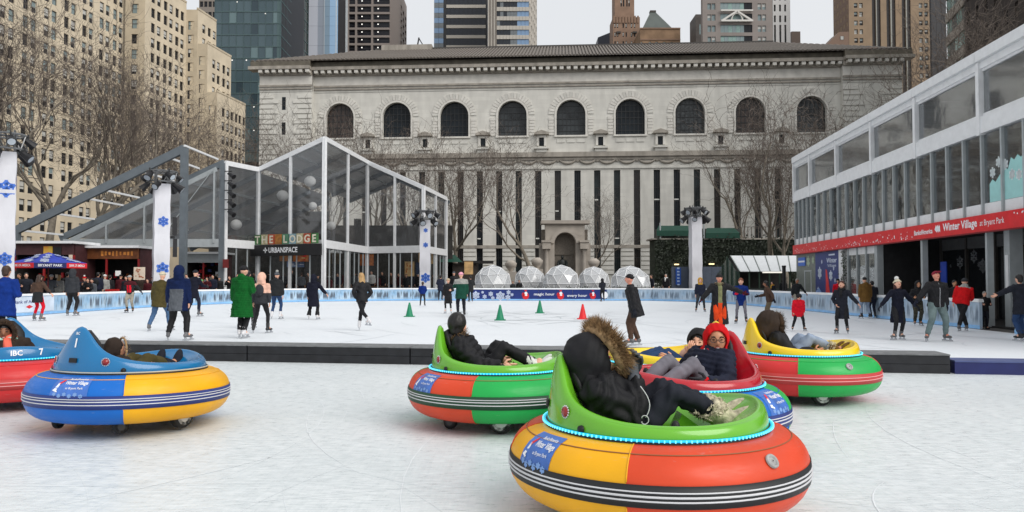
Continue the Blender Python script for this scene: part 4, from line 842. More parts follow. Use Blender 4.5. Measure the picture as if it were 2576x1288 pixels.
for a, b in zip(posts, posts[1:] + [HF.L]):
    hb('roof_edge', a + .02, b - .02, -.25, .4, ZR - .34, ZR); hb('valance', a + .02, b - .02, -.12, .1, ZG1, ZR - .345)
    hb('floor_beam', a + .01, b - .01, -.14, .1, ZB0, ZB1 - .004)
    hb('upper_window', a + .1, b - .1, -.01, .01, ZG0 + .1, ZG1 - .08, hall_gl)
    hb('window_rail', a + .09, b - .09, -.06, .08, ZG0, ZG0 + .1); hb('window_rail', a + .09, b - .09, -.06, .08, ZG1 - .08, ZG1)
    for t in range(4):
        x0, x1 = a + (b - a) * t / 4, a + (b - a) * (t + 1) / 4; hb('mullion', x0 - .045, x0 + .045, -.1, .06, ZRD1, ZW1, frame_p); hb('lower_window', x0 + .05, x1 - .05, -.01, .01, ZW0 + .02, ZW1 - .03, hall_gl2); hb('spandrel', x0 + .05, x1 - .05, -.03, .03, ZRD1 + .02, ZW0)
    q = pane(HALL, 'roof_panel', M('roof_white_vinyl', (.72, .73, .74), rough=.4, var=.05), [(a, 0, ZR - .02), (b, 0, ZR - .02), (b, 6, ZR + 1.7), (a, 6, ZR + 1.7)]); q = pane(HALL, 'roof_panel', M('roof_white_vinyl'), [(a, 6, ZR + 1.7), (b, 6, ZR + 1.7), (b, 12, ZR - .02), (a, 12, ZR - .02)])
    hb('rear_window', a + .1, b - .1, 11.99, 12.01, 4.0, ZG1, hall_gl); hb('rear_beam', a, b, 11.9, 12.1, ZB0, ZB1); hb('rafter', b - .1, b + .1, .1, 11.9, ZG1 - .2, ZG1 + .05, frame_p)
for a in posts: hb('post', a - .1, a + .1, -.18, .12, ZB0 - .05, ZR - .35); hb('rear_post', a - .1, a + .1, 11.8, 12.1, 0, ZR - .3)
hb('upper_floor', 0, HF.L, .15, 11.8, 3.3, 3.6, frame_g); hb('end_beam', -.05, .05, .1, 12, ZB0, ZB1); hb('end_beam', -.05, .05, .1, 12, ZG1, ZR - .3)
for k in range(7): hb('end_mullion', -.05, .05, .2 + k * 1.95, .3 + k * 1.95, .0, ZG1, frame_p)
hb('end_window', -.01, .01, .1, 12, 3.7, ZB0, hall_gl); hb('end_window', -.01, .01, .1, 12, ZB1, ZG1, hall_gl)
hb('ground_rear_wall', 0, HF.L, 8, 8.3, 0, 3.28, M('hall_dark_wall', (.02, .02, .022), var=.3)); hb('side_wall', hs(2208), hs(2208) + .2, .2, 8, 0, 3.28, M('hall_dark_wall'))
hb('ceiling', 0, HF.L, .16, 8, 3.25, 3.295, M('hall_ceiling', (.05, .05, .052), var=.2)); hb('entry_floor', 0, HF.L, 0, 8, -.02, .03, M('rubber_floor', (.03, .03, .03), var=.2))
# interior furniture of the upper floor
hb('handrail', .5, HF.L, 9, 9.08, 4.6, 4.66, frame_p); hb('partition', hs(2160), hs(2200), 7, 7.2, 3.6, 6.0, frame_p); hb('partition', hs(2330), hs(2350), 6, 6.2, 3.6, 6.2, frame_p)
# red band sign
o = HF.root('red_sign_band', 'long red sign band with white dots and white words across the glass hall', 'sign'); mb = MB(); mb.box(0, HF.L, -.22, -.16, ZRD0, ZRD1); mb.build('band_panel', red_vinyl, o)
mb = MB(); mb.box(0, HF.L, -.24, -.15, ZRD0 - .05, ZRD0 - .003); mb.build('band_edge', M('red_edge', S(120, 20, 26), var=.1), o)
zt = (ZRD0 + ZRD1) / 2
mb = MB(); put_text(mb, 'BankofAmerica', (hs(2314) + hs(2363)) / 2, zt - .02, .19, -.224, .03, hs(2363) - hs(2316)); mb.build('lettering', white_print, o); mb = MB(); put_text(mb, 'Winter Village', (hs(2388) + hs(2477)) / 2, zt, .36, -.224, .03, hs(2477) - hs(2389)); mb.build('lettering', white_print, o); mb = MB(); put_text(mb, 'at Bryant Park', (hs(2483) + hs(2547)) / 2, zt - .02, .25, -.224, .0, hs(2547) - hs(2484)); mb.build('lettering', white_print, o)
mb = MB(); cx = (hs(2367) + hs(2384)) / 2; w_ = (hs(2384) - hs(2368)) / 2
for k in range(3): mb.add([(cx - w_ + k * w_ * .5, -.224, zt), (cx - w_ * .55 + k * w_ * .5, -.224, zt + .17), (cx - w_ * .3 + k * w_ * .5, -.224, zt + .1), (cx - w_ * .2 + k * w_ * .5, -.224, zt - .12)], [(0, 1, 2, 3)])
mb.build('flag_mark', white_print, o)
mb = MB(); r_ = random.Random(3)
for i in range(110):
    x = r_.uniform(.3, hs(2310)); z = ZRD0 + .05 + abs(r_.gauss(0, .16)); rr = r_.choice([.02, .025, .035, .045])
    if z < ZRD1 - .06: mb.add([(x + rr * math.cos(k * PI / 3), -.2235, z + rr * math.sin(k * PI / 3)) for k in range(6)], [tuple(range(6))])
for i in range(40):
    x = r_.uniform(hs(2560), HF.L); z = ZRD0 + r_.uniform(.05, .45); mb.add([(x + .03 * math.cos(k * PI / 3), -.2235, z + .03 * math.sin(k * PI / 3)) for k in range(6)], [tuple(range(6))])
stuff(mb.build('snow_dots', white_print, o))
# cyan snow hill film on the upper floor windows at the right
o = HF.root('window_film', 'pale cyan snow hill film with white tree shapes on the upper hall windows', 'window film'); a = hs(2490); mb = MB(); pts = []; N = 60
for i in range(N + 1):
    t = i / N; pts.append((a + .1 + t * (HF.L - a - .1), 4.85 + .35 * math.sin(t * 9) * (1 if t > .1 else .3) + (.12 if i % 2 else 0) - (.25 if t < .06 else 0)))
for (x0, z0), (x1, z1) in zip(pts, pts[1:]): mb.add([(x0, -.025, ZW0 + .01), (x1, -.025, ZW0 + .01), (x1, -.025, z1), (x0, -.025, z0)], [(0, 1, 2, 3)])
mb.build('film', M('cyan_film', S(160, 212, 210, .95), rough=.5, var=.06), o)
mb = MB()
for i in range(14): x = a + .3 + i * .37; z = 4.95 + .3 * math.sin(i * 1.3); snowflake(mb, x, z, .17, -.03, wd=.5)
mb.build('frost_edge', M('frost_print', (.80, .86, .88), var=.1), o)
# ground floor fittings
hb('end_panel', 0, hs(2055), -.02, .04, 0, 3.05, M('hall_grey_panel', S(112, 118, 112), rough=.4, var=.15)); hb('door_frame', hs(2024), hs(2026), -.05, .0, 0, 2.0, frame_p); hb('door_frame', hs(2040), hs(2042), -.05, .0, 0, 2.0, frame_p); hb('door_head', hs(2024), hs(2042), -.05, .0, 2.0, 2.08, frame_p)
o = HF.root('small_sign', 'small round blue sign with white letters on the grey end of the hall', 'sign'); a, b = hs(2010), hs(2027); mb = MB(); mb.box(a, b, -.07, -.03, 2.35, 2.85); mb.build('panel', blue_print, o); mb = MB(); mb.box(a + .06, b - .06, -.076, -.071, 2.56, 2.66); mb.build('white_word_bar', white_print, o)
o = HF.root('wall_sticker', 'white sticker beside the small blue sign on the hall end', 'sign'); snow = MB(); snowflake(snow, hs(2034), 2.6, .3, -.035, wd=.5); snowflake(snow, hs(2046), 2.65, .22, -.035, wd=.5); snow.build('sticker', M('pale_green_print', S(200, 215, 190), var=.1), o)
o = HF.root('winter_poster', 'tall dark blue poster with white snowflakes and a red scarf figure', 'poster'); a, b = hs(2054), hs(2113); mb = MB(); mb.box(a, b, -.08, -.03, .05, 3.03); mb.build('poster_sheet', navy, o); W_ = b - a
mb = MB(); snowflake(mb, a + W_ * .2, 1.9, .34, -.085, wd=.4); snowflake(mb, a + W_ * .68, 1.75, .28, -.085, wd=.4); snowflake(mb, a + W_ * .3, 2.5, .12, -.085, wd=.4); snowflake(mb, a + W_ * .85, 1.5, .12, -.085, wd=.4); snowflake(mb, a + W_ * .12, 1.0, .14, -.085, wd=.4); snowflake(mb, a + W_ * .8, 2.1, .1, -.085, wd=.4)
put_text(mb, 'Winter', a + W_ * .72, 2.55, .26, -.086, .03, W_ * .42); put_text(mb, 'Village', a + W_ * .72, 2.25, .2, -.086, .0, W_ * .36); mb.box(a + W_ * .6, a + W_ * .85, -.087, -.082, 2.8, 2.88); mb.build('white_print', M('poster_white', (.62, .68, .8), var=.1), o)
mb = MB(); mb.add([(a + W_ * x, -.087, z) for x, z in ((.44, .1), (.66, .1), (.64, .8), (.58, 1.5), (.52, 2.05), (.46, 2.1), (.47, 1.3))], [tuple(range(7))]); mb.build('red_scarf_print', red_vinyl, o)
mb = MB(); mb.add([(a + W_ * x, -.086, z) for x, z in ((.0, .06), (.44, .06), (.3, .8), (.16, 1.1), (.02, .9))], [tuple(range(5))]); mb.build('pale_hill_print', M('poster_ice', S(120, 150, 200), var=.2), o)
hb('white_pillar', hs(2114), hs(2124), -.1, .1, 0, 3.05); 
o = HF.root('garland', 'narrow green garland hanging beside the blue poster', 'garland'); mb = MB(); r_ = random.Random(9)
for i in range(260):
    z = r_.uniform(.3, 3.0); p = Vector((hs(2128) + r_.gauss(0, .12), -.12 + r_.gauss(0, .05), z)); d = Vector((r_.gauss(0, 1), r_.gauss(0, 1), r_.gauss(-.3, 1))).normalized() * .09; e = d.cross(Vector((1, .3, .2))).normalized() * .025; mb.add([p - e, p + d, p + e], [(0, 1, 2)])
mb.build('leaves', M('garland_green', (.035, .055, .025), var=.3), o)
for u in (2135, 2158, 2181): hb('mullion', hs(u) - .05, hs(u) + .05, -.08, .06, 0, 3.05, frame_p)
for a, b in ((2132, 2158), (2158, 2181), (2181, 2206)): hb('shop_window', hs(a) + .06, hs(b) - .06, -.01, .01, .1, 2.7, hall_gl2); hb('window_head', hs(a), hs(b), -.02, .05, 2.72, 3.05)
hb('corner_post', hs(2206), hs(2213), -.12, .15, 0, 3.06, frame_p)
# recessed dark entrance: inner glass screen with snowflakes, posts
dgl = M('entrance_dark_glass', (.012, .014, .016), rough=.08, var=.3, spec=.3); s0 = hs(2215)
wdo = HF.L - s0
for i in range(9): hb('entrance_panel', s0 + wdo * i / 9 + .06, s0 + wdo * (i + 1) / 9 - .06, 2.6, 2.64, .05, 2.75, dgl); hb('entrance_post', s0 + wdo * i / 9 - .06, s0 + wdo * i / 9 + .06, 2.5, 2.7, 0, 3.25, M('umber_frame', (.06, .055, .05), var=.2))
hb('entrance_head', s0, HF.L, 2.55, 2.68, 2.78, 3.24, M('umber_head', (.09, .092, .095), var=.2))
o = HF.root('snowflake_decals', 'faint white snowflake decals on the dark entrance glass of the hall', 'decals'); mb = MB(); r_ = random.Random(21)
for i in range(30): snowflake(mb, s0 + .3 + r_.random() * (wdo - .6), r_.uniform(.7, 2.6), r_.choice([.08, .12, .2, .28, .34]), 2.585, wd=.2)
mb.build('snowflakes', M('ghost_white', (.16, .17, .18), var=.3), o)
hb('slim_post', hs(2322), hs(2327), -.1, .1, 0, 3.06, frame_p); hb('blue_banner', hs(2330), hs(2344), .5, .53, .2, 2.2, M('royal_blue', S(16, 54, 150, 1.1), var=.15)); hb('slim_post', hs(2486), hs(2491), -.1, .1, 0, 3.06, frame_p); hb('wide_post', hs(2500), hs(2514), .3, .7, 0, 3.2, frame_p); hb('post_notice', hs(2504), hs(2511), .28, .295, 1.2, 2.3, frame_w)

# ================================================================== domes, towers, kiosks, monument
dome_gl = glassy('dome_vinyl', (.90, .91, .92), refl=.10, rough=.2, haze=.46, dcol=(.84, .86, .88)); strut_m = M('dome_strut', (.80, .81, .82), rough=.4, var=.05)
bm = bmesh.new(); bmesh.ops.create_icosphere(bm, subdivisions=2, radius=1.62); bmesh.ops.rotate(bm, verts=bm.verts, matrix=Matrix.Rotation(.3, 3, 'Z'))
bmesh.ops.bisect_plane(bm, geom=bm.verts[:] + bm.edges[:] + bm.faces[:], plane_co=(0, 0, -.62), plane_no=(0, 0, -1), clear_outer=True)
dv = [v.co.copy() for v in bm.verts]; de = [(e.verts[0].index, e.verts[1].index) for e in bm.edges]; df = [[v.index for v in f.verts] for f in bm.faces]; bm.free()
mb = MB(); mb.add(dv, df); d_sk = mb.mesh('dome_panel', dome_gl)
mb = MB()
for a, b in de: mb.tube([dv[a] * 1.006, dv[b] * 1.006], .026, 5)
d_st = mb.mesh('dome_struts', strut_m)
pm1 = []
for f in df:
    c = sum((dv[i] for i in f), Vector()) / len(f); mb = MB(); mb.add([c + (dv[i] - c) * .97 for i in f], [tuple(range(len(f)))]); pm1.append(mb.mesh('dome_panel', dome_gl))
dl = ['leftmost clear igloo dome behind the far boards', 'second clear igloo dome from the left behind the blue sign board', 'middle clear igloo dome below the stone arch', 'fourth clear igloo dome right of the arch', 'rightmost largest clear igloo dome behind the black beanie skater']
for (u, vtop, wpx, Y), lb in zip([(1240, 667, 95, 63), (1333, 670, 78, 66), (1412, 667, 93, 64), (1494, 671, 80, 66), (1586, 669, 102, 62)], dl):
    sc = wpx / F * Y / 3.24; p = atY(u, vtop, Y); o = thing('igloo_dome', lb, 'dome', (p.x, Y, 0), rnd.uniform(0, 1), 'igloo domes behind the far boards')
    sh = bpy.data.objects.new('dome_shell', d_st); COL.objects.link(sh); sh.parent = o; sh.scale = (sc, sc, sc); sh.location.z = p.z - 1.62 * sc; sh.name = 'dome_struts'
    for m_ in pm1: link('dome_panel', m_, sh)
    mb = MB(); mb.lathe([(1.5 * sc, 0), (1.5 * sc, p.z - 2.2 * sc)], 20); mb.build('dome_base', M('dome_skirt', (.5, .51, .52), var=.1), o)
    t_ = thing('table', 'small dark table with chairs inside the %s' % lb[:lb.index(' clear')] + ' dome', 'table', (p.x + .1, Y, 0), 0, 'tables inside the domes'); mb = MB(); mb.lathe([(.5, .72), (.5, .76), (.01, .76)], 14); mb.lathe([(.04, 0), (.04, .72)], 8); mb.build('table_top', wood_d, t_)
    for k in range(4): mb = MB(); t = k * PI / 2 + .4; x, y = .85 * math.cos(t), .85 * math.sin(t); mb.box(x - .2, x + .2, y - .2, y + .2, .4, .46); mb.box(x - .2 + .15 * math.cos(t), x + .2 + .15 * math.cos(t), y + .18 * math.sin(t) - .03, y + .18 * math.sin(t) + .03, .46, .95); mb.build('seat', wood_d, t_)
# planters along the boards by the domes
for i, u in enumerate((1285, 1370, 1452, 1538, 1625)):
    p = atY(u, 705, 59.5); o = thing('planter', ['dark planter of winter greens left of the second dome', 'dark planter of winter greens between second and middle dome', 'dark planter of winter greens right of the middle dome', 'dark planter of winter greens left of the largest dome', 'dark planter of winter greens right of the largest dome'][i], 'planter', (p.x, 59.5, 0), 0, 'planters by the domes'); mb = MB(); mb.box(-.9, .9, -.2, .2, 0, .6); mb.build('box', wood_d, o)
    mb = MB(); r_ = random.Random(i)
    for k in range(220):
        q = Vector((r_.uniform(-.9, .9), r_.uniform(-.25, .25), .6 + abs(r_.gauss(0, .18)))); d = Vector((r_.gauss(0, 1), r_.gauss(0, 1), r_.gauss(.5, 1))).normalized() * .12; e = d.cross(Vector((.3, 1, .2))).normalized() * .03; mb.add([q - e, q + d, q + e], [(0, 1, 2)])
    mb.build('foliage', M('winter_green', (.03, .045, .025), var=.4), o)
# --- light towers
sleeve = M('white_sleeve', (.66, .66, .70), rough=.7, var=.10, scale=1.3, stretch=(1, 1, .4), bump=.5, bdist=.06); truss_m = M('truss_metal', (.16, .165, .17), rough=.35, metal=.5, var=.2); lamp_b = M('stage_lamp_black', (.012, .012, .014), rough=.4, var=.2); lens_m = M('lamp_lens', (.5, .55, .6), rough=.1, var=.1)
def light_tower(u, Y, wd, ztop, rz, label, flakes, seed):
    p = atY(u, 705, Y); o = thing('light_tower', label, 'light tower', (p.x, Y, 0), rz, 'sleeved light towers round the rink'); h = wd / 2; r_ = random.Random(seed)
    mb = MB(); N = 12
    rings = [[((h - .02 * math.sin(k * 2.1)) * x, (h - .015 * math.cos(k * 1.7)) * y, .05 + (ztop - .05) * k / N) for x, y in ((-1, -1), (0, -1), (1, -1), (1, 0), (1, 1), (0, 1), (-1, 1), (-1, 0))] for k in range(N + 1)]
    mb.loft(rings); mb.build('sleeve', sleeve, o)
    mb = MB()
    for z, s_ in flakes:
        snowflake(mb, .05, z, wd * .36 * s_, fn=lambda a, b: (a * 1, -h - .012, b), wd=.34); snowflake(mb, 0.0, z + .3, wd * .36 * s_, fn=lambda a, b: (h + .012, a, b), wd=.34)
    mb.build('snowflake_print', blue_print, o)
    mb = MB(); R_ = wd * .98
    for zc in (ztop + .12, ztop + .75):
        mb.tube([(R_ * math.cos(2 * PI * k / 16), R_ * math.sin(2 * PI * k / 16), zc) for k in range(17)], .045, 5)
    for sx in (-1, 1):
        for sy in (-1, 1): mb.tube([(sx * h * .8, sy * h * .8, ztop - .1), (sx * h * .8, sy * h * .8, ztop + .95)], .05, 5)
    for k in range(8): t = 2 * PI * k / 8; mb.tube([(R_ * math.cos(t), R_ * math.sin(t), ztop + .12), (R_ * math.cos(t + .4), R_ * math.sin(t + .4), ztop + .75)], .03, 4); mb.tube([(0, 0, ztop + .75), (R_ * math.cos(t), R_ * math.sin(t), ztop + .75)], .03, 4)
    mb.build('truss_ring', truss_m, o)
    for k in range(10):
        t = 2 * PI * k / 10 + r_.uniform(-.15, .15); zc = ztop + (.0 if k % 2 else .62) - .12; c = Vector((R_ * 1.05 * math.cos(t), R_ * 1.05 * math.sin(t), zc)); d = Vector((math.cos(t + r_.uniform(-.6, .6)), math.sin(t + r_.uniform(-.6, .6)), -.75)).normalized(); s_ = wd * r_.uniform(1.15, 1.5)
        mb = MB(); mb.tube([c - d * .26 * s_, c - d * .16 * s_, c + d * .06 * s_, c + d * .30 * s_], [.07 * s_, .14 * s_, .16 * s_, .21 * s_], 10); mb.bar(c + Vector((0, 0, .02)), c + Vector((0, 0, .34 * s_)), .07 * s_); L_ = mb.build('spotlight', lamp_b, o)
        mb = MB(); e = c + d * .302 * s_; a = d.orthogonal().normalized(); b = d.cross(a); mb.add([e + (a * math.cos(q * PI / 5) + b * math.sin(q * PI / 5)) * .17 * s_ for q in range(10)], [tuple(range(10))]); mb.build('lens', lens_m, L_)
    return o
light_tower(8, 33, .80, 7.0, .55, 'nearest light tower in white sleeve with blue snowflakes at the left edge', [(5.4, 1.3), (2.4, 1.0)], 1)
o = light_tower(404, 46, .86, 7.25, .55, 'light tower in white sleeve standing in front of the open steel rafters', [(5.0, 1.0), (2.2, 1.2)], 2)
mb = MB(); mb.box(.62, .86, -.12, .12, 4.2, 5.3); mb.box(.66, .88, -.1, .1, 2.9, 4.0); mb.tube([(.4, 0, 4.1), (.75, 0, 4.1)], .06, 6); mb.build('line_speaker', lamp_b, o)
light_tower(1069, 63.5, .86, 6.45, .1, 'light tower in white sleeve at the right corner of the clear tent', [(5.6, .6), (4.4, .7), (1.7, 1.3)], 3); light_tower(1750, 64, .86, 6.75, .1, 'light tower in white sleeve standing before the green awnings', [], 4)
# stage lights hung down the tent post
for i in range(5):
    p = atY(581, 440 + i * 24, 56.6); o = thing('stage_light', ['topmost black stage light hung on the tent corner pipe', 'second black stage light from the top on the tent corner pipe', 'middle black stage light on the tent corner pipe', 'fourth black stage light from the top on the tent corner pipe', 'lowest black stage light on the tent corner pipe'][i], 'stage light', tuple(p), 0, 'stage lights hung on the tent')
    mb = MB(); mb.tube([(-.25, .1, .12), (-.05, 0, .05), (.2, -.12, -.12), (.28, -.16, -.18)], [.08, .15, .17, .2], 10); mb.build('lamp_body', lamp_b, o); mb = MB(); mb.tube([(0, 0, .15), (0, .2, .3), (-.55, .2, .3)], .035, 5); mb.build('bracket', lamp_b, o)
# --- kiosks and parasol at the left
maroon = M('kiosk_maroon', S(70, 40, 42), var=.2); kd = M('kiosk_dark', (.018, .016, .015), var=.4); sgn = M('kiosk_sign_brown', S(110, 62, 30), var=.4, scale=3)
def kiosk(label, u0, u1, Y, zt, sign=None, sgm=sgn, extra=None):
    a, b = atY(u0, 705, Y).x, atY(u1, 705, Y).x; W_ = b - a; o = thing('food_kiosk', label, 'kiosk', (a, Y, 0))
    def p_(n, m, *bx): mb = MB(); mb.box(*bx); return mb.build(n, m, o)
    p_('back_wall', kd, 0, W_, 2.2, 2.3, 0, zt - .1); p_('side_wall', kd, 0, .08, .0, 2.2, 0, zt - .1); p_('side_wall', maroon, W_ - .08, W_, 0, 2.2, 0, zt - .1); p_('counter', maroon, .1, W_ - .1, -.1, .4, 0, 1.05); p_('counter_top', frame_g, .05, W_ - .05, -.2, .5, 1.052, 1.1)
    p_('roof', frame_w, -.15, W_ + .15, -.5, 2.5, zt - .09, zt + .06); p_('fascia', sgm, 0, W_, -.2, -.12, zt - .75, zt - .1); p_('shelf', wood_d, .1, W_ - .1, 1.8, 2.18, 1.6, 1.65)
    for x in (.0, W_ * .5, W_): p_('post', M('kiosk_red', S(140, 28, 30), var=.15), x - .05, x + .05, -.18, -.08, 1.1, zt - .76)
    r_ = random.Random(int(u0))
    for k in range(9): x = .2 + k * (W_ - .4) / 9; p_('jar', r_.choice([orange, tanp, cream, red_vinyl]), x, x + .16, 1.85, 2.0, 1.652, 1.652 + r_.uniform(.15, .35))
    if sign:
        for k in range(9):
            x = W_ * (.42 + .058 * k); hgt = r_.uniform(.18, .36); p_('sign_blotch', M('sign_amber', S(205, 130, 56), var=.3, scale=6), x, x + W_ * r_.uniform(.02, .045), -.212, -.2, zt - .42 - hgt / 2, zt - .42 + hgt / 2)
    return o, W_, p_
o, W_, p_ = kiosk('dark food kiosk with white awning and orange poster behind the blue parasol', 40, 188, 45.5, 3.75, None, maroon)
p_('poster', M('flame_poster', S(220, 120, 40, 1.1), var=.5, scale=2, col2=S(200, 190, 80)), W_ * .5, W_ * .65, -.24, -.205, 2.9, 3.5); p_('menu_board', blackp, W_ * .67, W_ * .8, -.24, -.205, 2.75, 3.45); p_('menu_board', cream, W_ * .93, W_ * .99, -.24, -.205, 2.4, 3.0)
kiosk('dark food kiosk with brown sign and red posts between the parasol and the sleeved tower', 190, 351, 47, 3.55, '-')
o, W_, p_ = kiosk('gift kiosk with red and white goods under the open steel frame', 470, 556, 59, 3.6, None, frame_p)
r_ = random.Random(77)
for k in range(34): x, z = r_.uniform(.15, W_ - .4), r_.uniform(1.2, 2.9); p_('gift', r_.choice([red_vinyl, cream, white_print, kd, navy]), x, x + .22, 1.2, 1.4, z, z + .22)
flat_panel('menu_stand', 'cream menu board on a stand right of the brown kiosk', 'sign', 336, 364, 672, 704, 43.5, cream, extra=blobs(9, [M('menu_rust', S(170, 110, 80), var=.1)], 8)); flat_panel('bright_screen', 'small bright white notice on the kiosk counter', 'notice', 290, 303, 681, 694, 46.3, M('bright_notice', (.9, .9, .86), var=0))
flat_panel('red_notice', 'red poster on the tent mullions left of the green coat skater', 'poster', 560, 575, 652, 674, 56.5, M('dim_red', S(110, 34, 34), var=.2))
# parasol
p = atY(121, 705, 40); o = thing('parasol', 'dark blue parasol with white snowflakes and red valance panels', 'parasol', (p.x, 40, 0)); NR = 8
mb = MB(); mb.tube([(0, 0, 0), (0, 0, 2.95)], .03, 8); mb.build('pole', M('pole_red', S(120, 30, 30), var=.1), o); mb = MB(); mb.lathe([(.35, 0), (.35, .08), (.05, .12)], 16); mb.build('base', lamp_b, o)
for k in range(NR):
    t0, t1 = 2 * PI * k / NR + .2, 2 * PI * (k + 1) / NR + .2; rr = 1.85; A, B = (rr * math.cos(t0), rr * math.sin(t0)), (rr * math.cos(t1), rr * math.sin(t1))
    mb = MB(); mb.add([(0, 0, 2.95), (A[0] * .55, A[1] * .55, 2.62), (B[0] * .55, B[1] * .55, 2.62), (A[0], A[1], 2.38), (B[0], B[1], 2.38)], [(0, 1, 2), (1, 3, 4, 2)]); cp = mb.build('canopy_panel', M('parasol_blue', S(30, 52, 150, 1.2), var=.25, scale=3), o)
    mb = MB(); mb.add([(A[0], A[1], 2.378), (B[0], B[1], 2.378), (B[0], B[1], 2.12), (A[0], A[1], 2.12)], [(0, 1, 2, 3)]); mb.build('valance', red_vinyl if k % 2 else M('parasol_navy', S(22, 30, 84, 1.2), var=.1), cp)
    mb = MB(); m_ = Vector(((A[0] + B[0]) / 2, (A[1] + B[1]) / 2, 0)); tn = Vector((B[0] - A[0], B[1] - A[1], 0)).normalized(); nn = m_.normalized()
    put_text(mb, 'BRYANT PARK' if k % 2 == 0 else 'BANK OF AMERICA', 0, 2.25, .13, 0, .02, 1.05, fn=lambda a, b: tuple(m_ + tn * -a * -1 + nn * .012 + Vector((0, 0, b)))); mb.build('lettering', white_print, cp)
    mb = MB(); sl_ = (m_ * .62)
    for q in range(4):
        f_ = [.35, .55, .75, .88][q]; c = m_ * f_ + tn * (rnd.uniform(-.3, .3) * f_); zc = 2.95 - (2.95 - 2.38) * f_ + .03 + (.02 if f_ < .6 else .0); snowflake(mb, 0, 0, .12 + .1 * f_, fn=lambda a, b: tuple(c + tn * a - nn * b + Vector((0, 0, zc - c.z + b * .31))), wd=.5)
    mb.build('snowflakes', M('flake_pale', (.55, .62, .8), var=.1), cp)
# red barrel chairs and fence
p = gnd(282, 705 + 2902 / 43.0); o = thing('red_barrel', 'red slatted barrel table behind the left boards', 'barrel', (p.x, p.y, 0))
for k in range(12): t = 2 * PI * k / 12; mb = MB(); mb.bar((.3 * math.cos(t), .3 * math.sin(t), 0), (.3 * math.cos(t), .3 * math.sin(t), 1.0), .11, .05); mb.build('slat', M('barrel_red', S(180, 34, 28, 1.1), var=.15), o)
p = atY(560, 705, 54); o = thing('crowd_fence', 'grey steel crowd fence left of the green coat skater', 'fence', (p.x - .9, 54, 0)); 
for z in (.2, 1.05): mb = MB(); mb.tube([(0, 0, z), (2.2, 0, z)], .025, 5); mb.build('rail', truss_m, o)
for k in range(12): mb = MB(); mb.tube([(k * .2, 0, .2), (k * .2, 0, 1.05)], .014, 4); mb.build('upright', truss_m, o)
# --- memorial arch with statue
Ym = 115; f = Fac((atY(1363, 600, Ym).x, Ym), (atY(1482, 600, Ym).x, Ym)); o = f.root('memorial_arch', 'pale stone memorial arch with columns before the library', 'monument'); zf = lambda v: f.z(1422, v); sf = lambda u: f.s(u, 600)
mst = M('memorial_stone', S(168, 160, 150, 1.05), rough=.8, var=.15, scale=.8); c = sf(1421.5); aw = sf(1448) - c; zsp = zf(612); N = 12; pts = [(c - aw * math.cos(PI * i / N), zsp + aw * math.sin(PI * i / N)) for i in range(N + 1)]; W_ = f.L; ztp = zf(563)
mb = MB(); x0, x1 = sf(1372), sf(1471)
for (a, z0), (b, z1) in zip(pts, pts[1:]): mb.add([(a, 0, z0), (b, 0, z1), (b, 0, ztp), (a, 0, ztp), (a, 2.5, z0), (b, 2.5, z1)], [(0, 1, 2, 3), (0, 4, 5, 1)])
mb.box(x0, c - aw, 0, 2.5, 0, ztp); mb.box(c + aw, x1, 0, 2.5, 0, ztp); mb.build('arch_body', mst, o)
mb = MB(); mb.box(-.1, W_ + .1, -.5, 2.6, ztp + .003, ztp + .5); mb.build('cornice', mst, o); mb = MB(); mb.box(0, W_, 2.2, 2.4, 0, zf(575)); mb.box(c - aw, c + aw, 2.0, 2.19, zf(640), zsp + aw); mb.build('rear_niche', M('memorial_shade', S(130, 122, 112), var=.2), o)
mb = MB()
for i in range(N):
    a0, a1 = PI * i / N, PI * (i + 1) / N
    q = [(c - r_ * math.cos(t), zsp + r_ * math.sin(t)) for r_, t in ((aw * 1.05, a0), (aw * 1.4, a0), (aw * 1.4, a1), (aw * 1.05, a1))]; mb.prism(q, -.22, -.001)
mb.build('archivolt', mst, o)
for sx in (-1, 1):
    xc = c + sx * aw * 1.78; mb = MB(); mb.lathe([(.42, 0), (.42, .5), (.33, .6), (.30, zsp - 1.2), (.40, zsp - .9)], 14, c=(xc, -.55, 0)); mb.build('column', mst, o, True); mb = MB(); mb.box(xc - .62, xc + .62, -1.15, -.002, zsp - .88, zsp + .1); mb.box(xc - .75, xc + .75, -1.3, -.003, zsp + .102, zsp + .4); mb.build('impost', mst, o)
    xw = x0 if sx < 0 else x1; mb = MB(); mb.box(min(xw, xw + sx * .9), max(xw, xw + sx * .9), .3, 2.0, 0, zsp); mb.build('side_pier', mst, o)
p = atY(1415, 705, 115.8); o = thing('seated_statue', 'dark bronze seated statue inside the memorial arch', 'statue', (p.x, 115.9, 0)); brz2 = M('dark_bronze', (.025, .03, .03), rough=.5, var=.3)
mb = MB(); mb.box(-.9, .9, -.6, .6, 0, 2.4); mb.build('pedestal', mst, o); mb = MB(); mb.ell((0, .1, 4.0), (.55, .4, .75), 12, 8); mb.ell((0, 0, 4.95), (.22, .24, .3), 10, 8)
for sx in (-1, 1): mb.tube([(sx * .5, .1, 4.4), (sx * .72, -.2, 3.9), (sx * .5, -.6, 3.6)], [.2, .17, .12], 8); mb.tube([(sx * .28, 0, 3.4), (sx * .34, -.75, 3.4), (sx * .32, -.7, 2.5)], [.28, .24, .18], 8)
mb.box(-.65, .65, -.1, .6, 2.41, 3.3); mb.build('figure', brz2, o, True)
